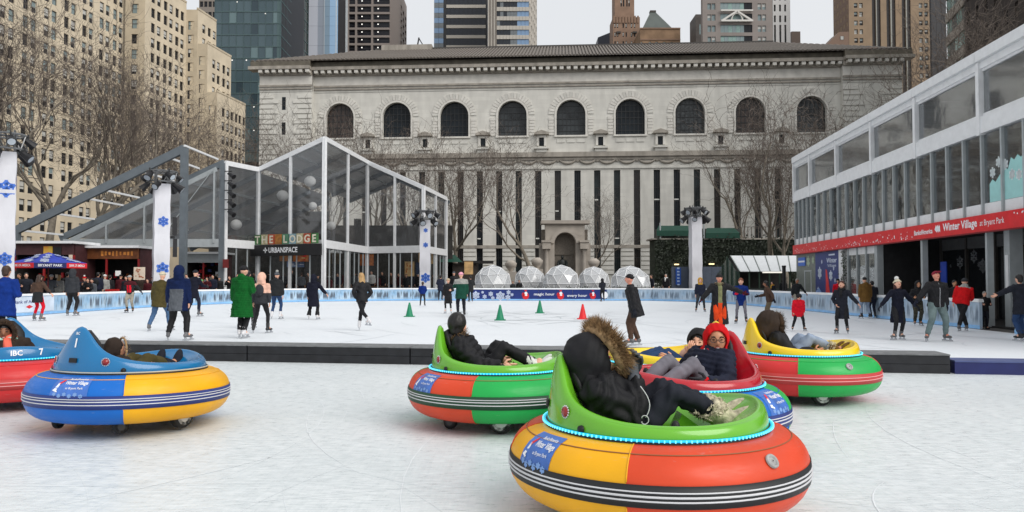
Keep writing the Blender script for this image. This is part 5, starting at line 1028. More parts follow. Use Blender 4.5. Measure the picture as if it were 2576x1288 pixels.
for i, (u, v0) in enumerate(((1351, 648), (1494, 650), (1285, 655))):
    p = atY(u, v0, 108); o = thing('stone_urn', ['stone urn on a pier left of the memorial arch', 'stone urn on a pier right of the memorial arch', 'stone urn on a pier between the first two domes'][i], 'urn', (p.x, 108, 0), 0, 'stone urns by the memorial'); k = p.z
    mb = MB(); mb.box(-.8, .8, -.8, .8, 0, k - 1.6); mb.build('pier', mst, o); mb = MB(); mb.lathe([(.3, k - 1.6), (.3, k - 1.4), (.75, k - .9), (.85, k - .4), (.6, k - .2), (.4, k), (.0, k)], 14); mb.build('bowl', mst, o, True)
# --- green awning terrace with ivy, container wall, greenhouse
o = thing('terrace_restaurant', 'dark terrace restaurant with green awnings over an ivy wall', 'building'); Yt = 104; g = lambda u, v, Y=Yt: atY(u, v, Y)
grn = M('awning_green', S(10, 62, 48, 1.0), rough=.6, var=.15); grd = M('awning_dark', S(12, 40, 34), var=.15); ivy = M('ivy_wall_dark', (.022, .03, .018), rough=.9, var=.6, scale=1.5)
def qb(name, m, u0, u1, v0, v1, Y, dep=1.0): a, b = g(u0, v1, Y), g(u1, v0, Y); mb = MB(); mb.box(a.x, b.x, Y, Y + dep, a.z, b.z); return mb.build(name, m, o)
qb('ivy_wall', ivy, 1648, 2060, 603, 712, Yt, 4); qb('coping', stone_d, 1640, 2060, 599, 602.5, Yt - .3, 4.5); qb('back_wall', M('restaurant_wall', (.05, .055, .05), var=.3), 1655, 1862, 575, 598.6, Yt + 2.5, 2)
for u0, u1, v0, v1 in ((1655, 1757, 565, 594), (1778, 1858, 571, 600)):
    a, b = g(u0, v0), g(u1, v1); mb = MB(); zt_, zb_ = a.z, b.z; mb.add([(a.x + .5, Yt + 2, zt_), (b.x, Yt + 2, zt_), (b.x, Yt - .6, zt_ - .85), (a.x - .3, Yt - .6, zt_ - .85), (b.x, Yt - .6, zb_), (a.x - .3, Yt - .6, zb_)], [(0, 3, 2, 1), (3, 5, 4, 2)]); mb.build('awning', grn, o)
for u in (1660, 1762, 1770): qb('post', frame_p, u, u + 2.5, 560, 600, Yt - .5, .3)
for k in range(16): qb('fence_bar', M('iron_bar', (.12, .10, .085), var=.1), 1872 + k * 9, 1873.2 + k * 9, 571, 599, Yt + .5, .1)
qb('fence_rail', M('iron_bar'), 1870, 2010, 570, 571.5, Yt + .45, .2); 
mb = MB(); r_ = random.Random(4)
a, b = g(1648, 712), g(2060, 600)
for k in range(9000):
    q = Vector((r_.uniform(a.x, b.x), Yt - .1 - abs(r_.gauss(0, .35)), r_.uniform(.3, b.z - .3 + r_.gauss(0, .5)))); d = Vector((r_.gauss(0, 1), r_.gauss(0, .6), r_.gauss(-.5, 1))).normalized() * .3; e = d.cross(Vector((.2, 1, .1))).normalized() * .11; mb.add([q - e, q + d * .6 - e * .6, q + d, q + e], [(0, 1, 2, 3)])
stuff(mb.build('ivy_leaves', M('ivy_leaf', (.018, .025, .014), var=.5, scale=.8), o))
for u0, u1, v in ((1697, 1708, 665), (1784, 1797, 664)): qb('lit_lamp', M('warm_lamp', (1, .75, .4), var=0, emit=1.5), u0, u1, v - 1.3, v + 1.5, Yt - .9, .2)
o = thing('site_wall', 'grey blue panel wall with a blue banner behind the right boards', 'wall'); pan = M('blue_grey_panel', S(70, 78, 92), var=.12)
for k in range(8): u0 = 1690 + k * 20; qb('wall_panel', pan, u0 + .4, u0 + 19.6, 671, 730, 64.6, .2)
qb('banner', M('banner_blue', S(22, 66, 140, 1.1), var=.15), 1700, 1713, 674, 716, 64.5, .04); mb = MB(); p = g(1706.5, 695, 64.48)
for k in range(6): mb = MB(); mb.box(p.x - .1, p.x + .1, 64.48, 64.498, p.z + .6 - k * .27, p.z + .74 - k * .27 - .03 * (k % 2)); mb.build('print_mark', M('banner_text', (.3, .4, .6), var=0), o)
o = thing('greenhouse_kiosk', 'green framed greenhouse kiosk with a pale sloped roof left of the hall', 'kiosk'); Yg = 53; e0, e1 = g(1859, 683, Yg), g(2012, 683, Yg); r0 = g(1837, 643, Yg + 2.2); r1 = g(2012, 643, Yg + 2.2); gf = M('greenhouse_frame', S(52, 70, 58), var=.15)
for k in range(6):
    x0, x1 = e0.x + (e1.x - e0.x) * k / 6, e0.x + (e1.x - e0.x) * (k + 1) / 6; q0, q1 = r0.x + (r1.x - r0.x) * k / 6, r0.x + (r1.x - r0.x) * (k + 1) / 6
    pane(o, 'roof_pane', M('roof_polycarbonate', (.62, .64, .65), rough=.3, var=.05), [(x0 + .04, Yg - .2, e0.z), (x1 - .04, Yg - .2, e0.z), (q1 - .04, Yg + 2.2, r0.z), (q0 + .04, Yg + 2.2, r0.z)]); mb = MB(); mb.bar((x0, Yg - .2, e0.z + .01), (q0, Yg + 2.2, r0.z + .01), .05, .04); mb.build('roof_bar', M('roof_bar_grey', S(120, 128, 124), var=.1), o)
pane(o, 'roof_pane', M('roof_polycarbonate'), [(r0.x, Yg + 2.2, r0.z), (r1.x, Yg + 2.2, r0.z), (e1.x, Yg + 4.6, e0.z), (e0.x, Yg + 4.6, e0.z)])
for k in range(7): x = e0.x + (e1.x - e0.x) * k / 6; mb = MB(); mb.bar((x, Yg, 0), (x, Yg, e0.z), .09); mb.build('frame_post', gf, o)
gx = r0.x - .25
for y in (0, 1.1, 2.2, 3.4, 4.6): mb = MB(); mb.bar((gx, Yg + y, 0), (gx, Yg + y, e0.z + (1 - abs(y - 2.2) / 2.3) * (r0.z - e0.z) * .95), .08); mb.build('frame_post', gf, o)
pane(o, 'wall_pane', M('greenhouse_pane', S(70, 84, 78), rough=.2, var=.2), [(gx + .05, Yg + 4.6, 0), (gx + .05, Yg, 0), (gx + .05, Yg, e0.z), (gx + .05, Yg + 2.2, r0.z - .1), (gx + .05, Yg + 4.6, e0.z)])
pane(o, 'wall_pane', M('greenhouse_pane'), [(gx, Yg + .05, 0), (e0.x, Yg + .05, 0), (e0.x, Yg + .05, e0.z), (gx, Yg + .05, e0.z)])
mb = MB(); mb.box(gx, e1.x, Yg + 3.6, Yg + 3.7, 0, e0.z); mb.build('rear_wall', kd, o); mb = MB(); mb.box(e0.x, e1.x, Yg - .05, Yg + .3, .0, .95); mb.build('counter', M('counter_green', (.03, .04, .035), var=.2), o)
mb = MB(); x = g(1965, 700, Yg).x; mb.box(x - 1.3, x + .2, Yg - .1, Yg - .05, 2.0, 2.12); mb.build('lit_sign', M('lit_sign', (1, .95, .85), var=0, emit=.8), o)
p = g(1972, 668, 50); o = thing('black_post', 'thick black post in front of the greenhouse kiosk', 'post', (p.x, 50, 0)); mb = MB(); mb.lathe([(.16, 0), (.16, .1), (.12, .14), (.12, p.z - .1), (.14, p.z - .1), (.14, p.z), (0, p.z)], 12); mb.build('shaft', lamp_b, o)
# green roofed hut right of the tent
o = thing('green_hut', 'low dark hut with a green roof between the tent and the domes', 'kiosk'); qb('hut_wall', M('hut_brown', S(58, 50, 44), var=.2), 1118, 1200, 662, 715, 84, 3); a, b = g(1108, 640, 84), g(1165, 655, 84); mb = MB(); mb.add([(a.x, 85.5, a.z), (b.x - 1, 85.5, a.z), (b.x, 83, b.z - .2), (a.x, 83, b.z - .2)], [(0, 3, 2, 1)]); mb.build('hut_roof', M('hut_green', S(24, 70, 56), var=.15), o); qb('canopy', kd, 1160, 1240, 656, 662, 83.5, 3)
# cones on the ice
cone_g, cone_r = M('cone_green', S(14, 120, 84, 1.1), rough=.5, var=.05), M('cone_red', S(215, 34, 40, 1.1), rough=.5, var=.05)
for (u, v, m_, lb) in ((1030, 797, cone_g, 'leftmost green cone on the rink near the pink hat skater'), (1258, 806, cone_g, 'middle green cone on the rink, nearest of the green ones'), (1358, 788, cone_g, 'farthest green cone on the rink, left of the red one'), (1466, 803, cone_r, 'single red cone on the rink')):
    p = gnd(u, v); o = thing('traffic_cone', lb, 'cone', (p.x, p.y, .004), 0, 'cones on the rink'); mb = MB(); mb.lathe([(.17, .03), (.15, .05), (.035, .56), (.03, .58), (0, .58)], 16); mb.build('cone_body', m_, o, True); mb = MB(); mb.box(-.21, .21, -.21, .21, 0, .03); mb.build('base', m_, o)
# ================================================================== bare plane trees
bark = M('plane_bark', S(124, 116, 104, .95), rough=.9, var=.35, scale=3, bump=.4); twig_m = M('twig_brown', S(106, 96, 88, .9), rough=.9, var=.25, scale=2)
def make_tree(seed, H=1.0, fork=.32, spread=.62, lean=0.0, twigs=1.0, nl=(4, 6), rmin=.013):
    """a bare tree of height about 20 H: thick limbs in one mesh, twigs in another"""
    r = random.Random(seed); big = MB(); fine = MB(); cnt = [0]
    def rv(): return Vector((r.gauss(0, 1), r.gauss(0, 1), r.gauss(0, 1)))
    def branch(p, d, L, rad, lev):
        n = 5 if lev < 3 else 3; pts = [p.copy()]; rs = [rad]; q = p.copy(); dd = d.copy()
        for i in range(n):
            up = .15 if lev < 3 else .08
            dd = (dd + rv() * (.10 + .05 * lev) + Vector((0, 0, up))).normalized(); q = q + dd * L / n; pts.append(q.copy()); rs.append(rad * (1 - (.45 if lev < 4 else .7) * (i + 1) / n))
        if rad > .05: big.tube(pts, rs, 8 if rad > .15 else 5, cap=False)
        else: fine.tube(pts, rs, 3, cap=False)
        cnt[0] += 1
        if lev >= 6 or rad < rmin * .8: return
        if lev == 0: kids = r.randint(*nl)
        elif lev < 3: kids = r.randint(3, 5)
        elif lev == 3: kids = r.randint(3, 4)
        else: kids = r.randint(2, 3)
        if lev >= 3: kids = max(1, round(kids * twigs))
        for k in range(kids):
            t = 1.0 if (k == 0 or lev == 0 and k < 3) else r.uniform(.25 if lev else .6, .98); i = min(n - 1, int(t * n)); base = pts[i].lerp(pts[i + 1], t * n - i) if i < n else pts[-1]
            tang = (pts[i + 1] - pts[i]).normalized(); side = rv(); side = (side - tang * side.dot(tang)).normalized(); ang = (.15 + .25 * r.random()) if k == 0 and lev else spread * r.uniform(.6, 1.25) * (1 if lev < 3 else 1.15)
            nd = (tang * math.cos(ang) + side * math.sin(ang)).normalized(); rr = rs[min(i + 1, n)] * (.88 if k == 0 else r.uniform(.45, .68)); LL = L * (r.uniform(.62, .86) if lev else r.uniform(.75, 1.05))
            branch(base, nd, LL, max(rr, rmin), lev + 1)
    branch(Vector((0, 0, -.1)), Vector((lean, lean * .4, 1)).normalized(), 20 * fork * H, .42 * H ** .7, 0)
    return big.mesh('trunk', bark, True), fine.mesh('crown', twig_m), cnt[0]
TR = [make_tree(s, twigs=t, fork=f, spread=sp) for s, t, f, sp in ((11, 1.0, .30, .60), (23, 1.0, .34, .55), (37, 1.0, .28, .66), (51, .8, .36, .58))]
TR.append(make_tree(71, twigs=.8, fork=.34, spread=.55, rmin=.022)); TR.append(make_tree(85, twigs=.8, fork=.24, spread=.62, lean=.2, rmin=.022)); TR += [make_tree(s, fork=f, spread=.6, twigs=.7, rmin=.022) for s, f in ((101, .3), (117, .34))]
TREE_COUNTS = [t[2] for t in TR]
def tree(u, Y, h, k, rz, label, group, sp=1.0):
    p = atY(u, 705, Y); o = thing('plane_tree', label, 'tree', (p.x, Y, 0), rz, group); zmax = sorted(v.co.z for v in TR[k][1].vertices)[int(len(TR[k][1].vertices) * .95)] if (k not in _h) else _h[k]; _h[k] = zmax; s_ = h / zmax
    for n_, m_ in (('trunk', TR[k][0]), ('crown', TR[k][1])): link(n_, m_, o, scale=(s_ * sp, s_ * sp, s_))
    return o
_h = {}
gL, gM, gR = 'bare trees along the left side of the rink', 'bare trees before the library', 'bare trees at the right'
tree(-40, 58, 24, 0, .3, 'bare tree at the far left edge over the near light tower', gL); tree(95, 66, 23.5, 1, 1.9, 'bare tree with thick limbs behind the left kiosk', gL); tree(215, 68, 22, 2, 3.4, 'bare tree behind the steel rafters in front of the beige block', gL); tree(310, 84, 22, 3, 5.0, 'bare tree over the middle of the sloping steel rafter', gL)
tree(400, 92, 24, 0, 2.2, 'bare tree behind the sleeved tower and steel post', gL); tree(490, 100, 23, 2, .7, 'bare tree rising above the steel frame apex', gL); tree(575, 104, 23, 1, 4.1, 'bare tree above the left corner of the clear tent', gL); tree(655, 108, 24, 3, 1.0, 'bare tree above the valley of the clear tent roof', gL)
tree(745, 112, 24, 7, 5.6, 'bare tree left of the tent ridge before the library corner', gL); tree(830, 112, 25, 6, 2.9, 'bare tree over the tent ridge hiding the leftmost arch', gL); tree(930, 110, 23, 7, .2, 'bare tree right of the tent ridge below the second arch', gM); tree(1030, 106, 21, 6, 3.0, 'bare tree behind the right slope of the clear tent', gM)
tree(1128, 88, 17, 5, -.4, 'slender bare tree with a bent limb at the right end of the tent', gM, .9); tree(1345, 104, 20.5, 4, 1.2, 'bare tree with a straight trunk left of the memorial arch', gM); tree(1480, 118, 14, 4, 4.0, 'low bare tree right of the memorial arch', gM)
tree(1945, 80, 20, 4, 2.5, 'large bare tree with leaning trunks behind the greenhouse kiosk', gR); tree(1990, 76, 15, 5, 2.4, 'thin dark bare tree beside the hall corner', gR, .8); tree(1880, 112, 23, 7, 2.0, 'bare tree over the right arches of the library', gR); tree(2120, 108, 26, 6, 4.6, 'bare tree before the right pavilion of the library', gR); tree(2235, 112, 27, 7, 3.9, 'bare tree at the right end of the library above the hall', gR)
tree(2480, 84, 31, 2, .5, 'tall bare tree above the hall roof at the right edge', gR); tree(2600, 74, 29, 3, 1.4, 'tall bare tree at the right edge before the dark brick block', gR); tree(2370, 100, 27, 3, 5.2, 'bare tree above the hall roof before the charcoal slab', gR)
# ================================================================== bumper cars
TR_, TA, TB, TZ = .675, .278, .232, .338
def tube_pt(th, ph, off=0.0):
    c, s_ = math.cos(ph), math.sin(ph); e = .86
    r = TR_ + (TA + off) * math.copysign(abs(c) ** e, c); z = TZ + (TB + off) * math.copysign(abs(s_) ** e, s_)
    return (r * math.cos(th), r * math.sin(th), z)
def rim_h(th):
    d = abs((th - PI + PI) % (2 * PI) - PI); d = PI - abs(((th) % (2 * PI)) - PI) if False else d      # angle from the back
    d = abs(((th - PI + PI) % (2 * PI)) - PI)
    b = math.degrees(d); f = 180 - b
    return .080 + .215 * math.exp(-(b / 17.0) ** 2) + .145 * math.exp(-(b / 41.0) ** 2) + .075 * math.exp(-(f / 42.0) ** 2)
SH_Z = .578
def shell_out(th, t, off=0.0):
    """outer face of the shell, t from base 0 to rim 1"""
    h = rim_h(th); r = .708 - (.02 + .10 * h) * t + .012 * math.sin(PI * t)
    return ((r + off) * math.cos(th), (r + off) * math.sin(th), SH_Z + h * t)
wheel_r = M('wheel_rubber', (.012, .012, .012), rough=.6, var=.2); hub_w = M('wheel_hub_white', (.62, .62, .6), rough=.4, var=.1); pad_b = M('seat_pad_black', (.010, .010, .011), rough=.55, var=.2)
led = M('led_cyan', S(20, 170, 215), var=0, emit=.75, rough=.3); led_dim = M('led_off', S(180, 180, 170), rough=.5, var=.1); gask = M('gasket_black', (.012, .012, .013), rough=.5, var=.2)
decal_b = M('decal_blue', S(62, 104, 178, 1.1), rough=.4, var=.25, scale=9); tail_r = M('tail_light_red', S(150, 26, 24), rough=.2, var=.2, coat=.5); chrome = M('dull_chrome', (.55, .55, .54), rough=.25, metal=.9, var=.05)
def pvc(name, c):
    if name in MATS: return MATS[name]
    m = M(name, c, rough=.45, var=.10, scale=2.5, spec=.35, coat=.05, bump=.22, bdist=.02); n = m.node_tree.nodes; l = m.node_tree.links; b = n['Principled BSDF']
    tc = n.new('ShaderNodeTexCoord'); mp = n.new('ShaderNodeMapping'); mp.inputs['Scale'].default_value = (1, 1, 5); no = n.new('ShaderNodeTexNoise'); no.inputs['Scale'].default_value = 7; no.inputs['Detail'].default_value = 8; no.inputs['Roughness'].default_value = .7
    l.new(tc.outputs['Object'], mp.inputs[0]); l.new(mp.outputs[0], no.inputs['Vector']); r = n.new('ShaderNodeMapRange'); r.inputs[1].default_value = .35; r.inputs[2].default_value = .7; r.inputs[3].default_value = .34; r.inputs[4].default_value = .62; l.new(no.outputs[0], r.inputs[0]); l.new(r.outputs[0], b.inputs['Roughness'])
    sc = n.new('ShaderNodeMapRange'); sc.inputs[1].default_value = .62; sc.inputs[2].default_value = .74; sc.inputs[4].default_value = .35; l.new(no.outputs[0], sc.inputs[0])      # rubbed and dusty marks
    mx = n.new('ShaderNodeMix'); mx.data_type = 'RGBA'; mx.inputs[7].default_value = (.45, .44, .42, 1); l.new(b.inputs['Base Color'].links[0].from_socket, mx.inputs[6]); l.new(sc.outputs[0], mx.inputs[0]); l.new(mx.outputs[2], b.inputs['Base Color']); return m
PV = dict(yellow=pvc('pvc_yellow', S(232, 168, 10, .98)), orange=pvc('pvc_orange', S(216, 70, 34, .92)), green=pvc('pvc_green', S(26, 168, 76, .95)), red=pvc('pvc_red', S(200, 44, 46, 1.0)), blue=pvc('pvc_blue', S(2, 98, 186, 1.0)))
def gel(name, c): return M(name, c, rough=.22, var=.05, scale=2, spec=.5, coat=.35)
GL = dict(green=gel('shell_lime', S(100, 172, 36, 1.05)), red=gel('shell_red', S(168, 20, 34, 1.15)), yellow=gel('shell_yellow', S(244, 206, 20, 1.0)), blue=gel('shell_blue', S(6, 104, 156, 1.1)))
RS = dict(black=M('rub_black', S(34, 36, 38, .9), rough=.5, var=.1), navy=M('rub_navy', S(40, 56, 120), rough=.5, var=.1), dkgreen=M('rub_green', S(30, 70, 46), rough=.5, var=.1), dkred=M('rub_red', S(190, 60, 60), rough=.5, var=.1))
line_w = M('rub_line_white', (.62, .62, .64), rough=.5, var=.08); line_p = M('rub_line_pink', S(226, 160, 160), rough=.5, var=.08)
def wheel(o, x, y, r_, wd, rz, hubm):
    e = bpy.data.objects.new('wheel', None); COL.objects.link(e); e.parent = o; e.location = (x, y, r_ + .004); e.rotation_euler = (0, 0, rz); pr_ = [(r_ * .5, -wd / 2), (r_ * .92, -wd / 2), (r_, -wd * .3), (r_, wd * .3), (r_ * .92, wd / 2), (r_ * .5, wd / 2)]
    R90 = Matrix.Rotation(PI / 2, 4, 'X')
    mb = MB(); mb.lathe(pr_, 18).xf(R90); mb.build('tyre', wheel_r, e, True)
    mb = MB(); mb.lathe([(0, -wd * .52), (r_ * .18, -wd * .52), (r_ * .3, -wd * .3), (r_ * .62, -wd * .42), (r_ * .7, -wd * .52), (r_ * .76, -wd * .5), (r_ * .76, wd * .5), (r_ * .3, wd * .5), (0, wd * .5)], 14).xf(R90); mb.build('hub', hubm, e)
def sponsor(o, th0, ph0, wd, ht, mat=decal_b, mirror=1, name='sponsor_patch'):
    rr = TR_ + TA * math.cos(ph0); k = lambda x, z: tube_pt(th0 + x / rr, ph0 + z / .255, .003)
    mb = MB(); N, K = 8, 5
    P = [[k(-wd / 2 + wd * i / N, -ht / 2 + ht * j / K) for i in range(N + 1)] for j in range(K + 1)]; mb.loft(P, closed=False); pt = mb.build(name, mat, o, True)
    kk = lambda x, z: tube_pt(th0 + x / rr, ph0 + z / .255, .0055)
    mb = MB(); put_text(mb, 'BankofAmerica', wd * .14, ht * .34, ht * .10, fn=kk, width=wd * .5, bold=.02); put_text(mb, 'Winter Village', wd * .14, ht * .12, ht * .22, fn=kk, width=wd * .62, bold=.03); put_text(mb, 'at Bryant Park', wd * .14, -ht * .10, ht * .11, fn=kk, width=wd * .46, bold=.01); mb.build('lettering', white_print, pt)
    mb = MB(); mb.add([kk(x * wd, z * ht) for x, z in ((-.42, -.18), (-.33, -.2), (-.3, .1), (-.36, .12))], [(0, 1, 2, 3)], 0); mb.add([kk(x * wd, z * ht) for x, z in ((-.36, .12), (-.26, .3), (-.21, .26), (-.3, .05))], [(0, 1, 2, 3)], 1); mb.add([kk(x * wd, z * ht) for x, z in ((-.44, -.2), (-.3, -.26), (-.29, -.21), (-.42, -.15))], [(0, 1, 2, 3)], 0); mb.build('skater_mark', [white_print, red_vinyl], pt)
    mb = MB()
    for q in range(6): snowflake(mb, wd * (-.35 + .14 * q), -ht * (.32 + .05 * (q % 2)), ht * .07, fn=kk, wd=.5)
    mb.build('frost_print', M('decal_frost', S(120, 156, 210), var=.1), pt)
def shell_text(o, st, th0, z, h, bold=.03, width=None, flip=1):
    def fn(a, b):
        th = th0 + a / .71; hh = rim_h(th); t = min(1.0, max(0.0, (b - SH_Z) / hh)); return shell_out(th, t, .004)
    mb = MB(); v, f = text_mesh(st, bold); hgt = v[:, 1].max() - v[:, 1].min(); k = h / hgt; kx = k if width is None else width / (v[:, 0].max() - v[:, 0].min())
    mb.add([fn(p[0] * kx, z + p[1] * k) for p in v], f); return mb.build('lettering', white_print, o)
def bumper_car(label, X, Y, fwd, tube_cols, splits, shell, rub, lines, led_on=True, patches=(), valve=None, lights=True):
    o = thing('bumper_car', label, 'bumper car', (X, Y, .004), math.radians(fwd), 'inflatable ice bumper cars'); n = len(splits)
    for i in range(n):
        a, b = math.radians(splits[i]), math.radians(splits[(i + 1) % n]); b += 2 * PI if b <= a else 0; k = max(6, int((b - a) / .07)); e = .006
        rings = []
        for j in range(k + 1):
            th = a + (b - a) * j / k; edge = min(1, min(j, k - j) / 1.0); th_ = th + 0
            rings.append([tube_pt(th_, 2 * PI * q / 36, 0) for q in range(36)])
        mb = MB(); mb.loft(rings, cap=False); mb.build('tube_panel', PV[tube_cols[i % len(tube_cols)]], o, True)
    for i in range(n):
        th = math.radians(splits[i]); mb = MB()
        for lo, hi in ((.24, 2.3), (-2.2, -.25)): mb.tube([tube_pt(th, lo + (hi - lo) * q / 18, .0005) for q in range(19)], .0045, 5)
        mb.build('weld_seam', PV[tube_cols[(i + 1) % len(tube_cols)]], o, True)
    # rub strip round the widest part: dark band with raised pale lines
    def band(name, p0, p1, off, mat, k=72):
        mb = MB(); prof = [(p0, .0), (p0, off), ((p0 + p1) / 2, off), (p1, off), (p1, .0)]
        mb.loft([[tube_pt(2 * PI * j / k, ph, of) for ph, of in prof] for j in range(k + 1)], closed=False); return mb.build(name, mat, o, True)
    bs = band('rub_strip', -.215, .205, .006, RS[rub])
    for c in lines: band('rub_line', c - .0125, c + .0125, .011, line_p if rub == 'dkred' else line_w)
    # seams on the tube
    mb = MB(); mb.tube([tube_pt(2 * PI * j / 72, .98, .001) for j in range(73)], .004, 4, cap=False); mb.build('tube_seam', M('seam_shadow', (.25, .1, .04), var=0) if 'orange' in tube_cols else PV[tube_cols[0]], o)
    mb = MB(); mb.lathe([(.0, .09), (.45, .09), (.50, .13), (.50, .22), (0, .22)], 36); mb.build('chassis', gask, o)
    mb = MB(); mb.lathe([(.69, .588), (.716, .590), (.728, .578), (.730, .545), (.69, .53)], 64); mb.build('gasket', gask, o, True)
    # shell
    K = 96; rings = []
    for j in range(K):
        th = 2 * PI * j / K; h = rim_h(th); c, s_ = math.cos(th), math.sin(th); bk = math.exp(-(math.degrees(abs((th % (2 * PI)) - PI)) / 45.0) ** 2)
        pr_ = [shell_out(th, t) for t in (0, .15, .35, .55, .75, .9)]
        ro = math.hypot(*shell_out(th, 1)[:2]); zr = SH_Z + h
        for dr, dz in ((.000, -.012), (-.010, -.002), (-.022, .002), (-.036, -.004), (-.044, -.018)): pr_.append(((ro + dr) * c, (ro + dr) * s_, zr + dz))
        zi0 = zr - .03
        for (r_, z_), k_ in zip(((ro - .055, 0), (.555, .605), (.47, .565), (.385, .45), (.36, .345)), (0, .3, .55, .8, 1)):
            zl = zi0 if k_ == 0 else z_ + (zi0 - .61) * (1 - k_) ** 1.3 * (1 if zi0 > .61 else 0); pr_.append((r_ * c, r_ * s_, min(zl, zi0)))
        pr_ += [(.22 * c, .22 * s_, .33), (.02 * c, .02 * s_, .325)]
        rings.append(pr_)
    rings.append(rings[0]); mb = MB(); mb.loft(rings, closed=False); sh = mb.build('shell', GL[shell], o, True)
    mb = MB(); mb.tube([(.725 * math.cos(2 * PI * j / 96), .725 * math.sin(2 * PI * j / 96), SH_Z + .010) for j in range(97)], .008, 6, cap=False); mb.build('led_strip' if led_on else 'trim_ring', led if led_on else led_dim, o, True)
    if led_on:
        bd = MB(); bd.box(-.004, .004, -.005, .002, -.007, .007); bme = bd.mesh('led_bead', M('led_core', (.16, .72, .90), var=0, emit=.9))
        for j in range(150): th = 2 * PI * j / 150; link('led_bead', bme, o.children[-1], (.736 * math.cos(th), .736 * math.sin(th), SH_Z + .010), rz=th)
    # seat pad up the back
    mb = MB(); rs = []
    for k in range(9):
        t = k / 8; z = .965 - .55 * t; x = -.56 + .24 * t ** 1.2; wd = .05 + .095 * min(1, t * 4) ** .6 + .03 * t
        rs.append([(x + .03 * math.cos(q) , wd * math.sin(q) * 1.0, z + .03 * math.cos(q) * .6) for q in [2 * PI * i / 12 for i in range(12)]])
    mb.loft(rs); mb.build('seat_pad', pad_b, o, True)
    mb = MB(); mb.prism([(.02, .34), (.50, .34), (.34, .50), (.16, .63)], -.07, .07); mb.build('footwell_ridge', GL[shell], o)
    for sy in (-1, 1): mb = MB(); mb.tube([(-.02, sy * .45, .42), (.02, sy * .46, .60)], .016, 6); mb.ell((.02, sy * .46, .62), (.028, .028, .04), 8, 6); mb.build('joystick', pad_b, o, True)
    # lights and knobs low on the shell at the back
    if lights:
        for dth, z, r_, m_ in ((-27, .69, .032, tail_r), (27, .69, .032, tail_r), (0, .70, .0, blkst), (-46, .60, .024, tail_r), (40, .61, .024, pad_b)):
            th = PI + math.radians(dth); hh = rim_h(th); t = (z - SH_Z) / hh
            c = Vector(shell_out(th, t, .002)); nn = Vector((math.cos(th), math.sin(th), .1)).normalized(); a = nn.cross(Vector((0, 0, 1))).normalized(); b = a.cross(nn)
            if r_ == 0: mb = MB(); mb.add([c + a * x + b * y + nn * q for q in (0, .012) for x, y in ((-.045, -.022), (.045, -.022), (.045, .022), (-.045, .022))], [(4, 5, 6, 7), (0, 1, 5, 4), (1, 2, 6, 5), (2, 3, 7, 6), (3, 0, 4, 7)]); mb.build('socket', pad_b, o); continue
            mb = MB(); mb.add([c + (a * math.cos(q * PI / 6) + b * math.sin(q * PI / 6)) * r_ * k + nn * z_ for k, z_ in ((1, 0), (.95, .012), (.01, .018)) for q in range(12)], [(i * 12 + j, i * 12 + (j + 1) % 12, (i + 1) * 12 + (j + 1) % 12, (i + 1) * 12 + j) for i in range(2) for j in range(12)]); L_ = mb.build('tail_light' if m_ is tail_r else 'knob', m_, o, True)
            if m_ is tail_r and r_ > .03:
                mb = MB()
                for q in range(14): mb.ell(c + (a * math.cos(q * PI / 7) + b * math.sin(q * PI / 7)) * r_ * 1.12 + nn * .004, (.0055, .0055, .0055), 6, 4)
                stuff(mb.build('bulb_ring', line_w, L_))
    for sy in (-1, 1): wheel(o, .0, sy * .66, .125, .09, 0, hub_w)
    for x, y, q in ((.60, .14, .5), (-.50, .40, .3), (-.50, -.40, -.4)): wheel(o, x, y, .072, .055, q, M('caster_hub', (.05, .05, .05), rough=.4, var=.2)); mb = MB(); mb.box(x - .03, x + .03, y - .03, y + .03, .12, .2); mb.build('caster_fork', gask, o)
    for th, ph, wd, ht in patches: sponsor(o, math.radians(th), ph, wd, ht)
    if valve is not None:
        th = math.radians(valve); c = Vector(tube_pt(th, .62, .002)); nn = (Vector(tube_pt(th, .62, .1)) - c).normalized(); a = nn.orthogonal().normalized(); b = nn.cross(a)
        mb = MB(); mb.add([c + (a * math.cos(q * PI / 8) + b * math.sin(q * PI / 8)) * .042 * k + nn * z_ for k, z_ in ((1, 0), (1, .012), (.72, .016), (.66, .006), (.2, .006), (.1, .014)) for q in range(16)], [(i * 16 + j, i * 16 + (j + 1) % 16, (i + 1) * 16 + (j + 1) % 16, (i + 1) * 16 + j) for i in range(5) for j in range(16)]); mb.build('valve_cap', M('valve_grey', (.36, .36, .35), rough=.45, var=.25, scale=30), o, True)
    return o
CARS = {}
CARS['A'] = bumper_car('nearest bumper car with orange and yellow tube and lime shell', .94, 5.08, 2, ['orange', 'yellow'], [-112, 0, 68, 180], 'green', 'black', (-.07, .0, .07), patches=[(-152, .62, .30, .30)], valve=-58)
CARS['B'] = bumper_car('orange and green tubed bumper car with lime shell, middle of the ice', -.14, 8.2, 3, ['green', 'orange'], [-108, -5, 72, 175], 'green', 'dkgreen', (-.06, .02, .09), patches=[(-147, .66, .32, .26)])
CARS['C'] = bumper_car('blue and green tubed bumper car with dark red shell behind the nearest car', 1.53, 7.02, 210, ['blue', 'green'], [30, 118, 208, 300], 'red', 'navy', (-.06, .02, .09), patches=[(108, .72, .34, .30)])
CARS['D'] = bumper_car('red and green tubed bumper car with yellow shell, mostly hidden behind the red shell', 1.80, 8.92, 195, ['red', 'green'], [60, 118, 220, 300], 'yellow', 'dkred', (-.05, .05))
CARS['E'] = bumper_car('red and green tubed bumper car with yellow shell at the right, whole', 3.69, 9.9, 1, ['green', 'red'], [-113, -32, 68, 150], 'yellow', 'dkred', (-.05, .05), valve=-75)
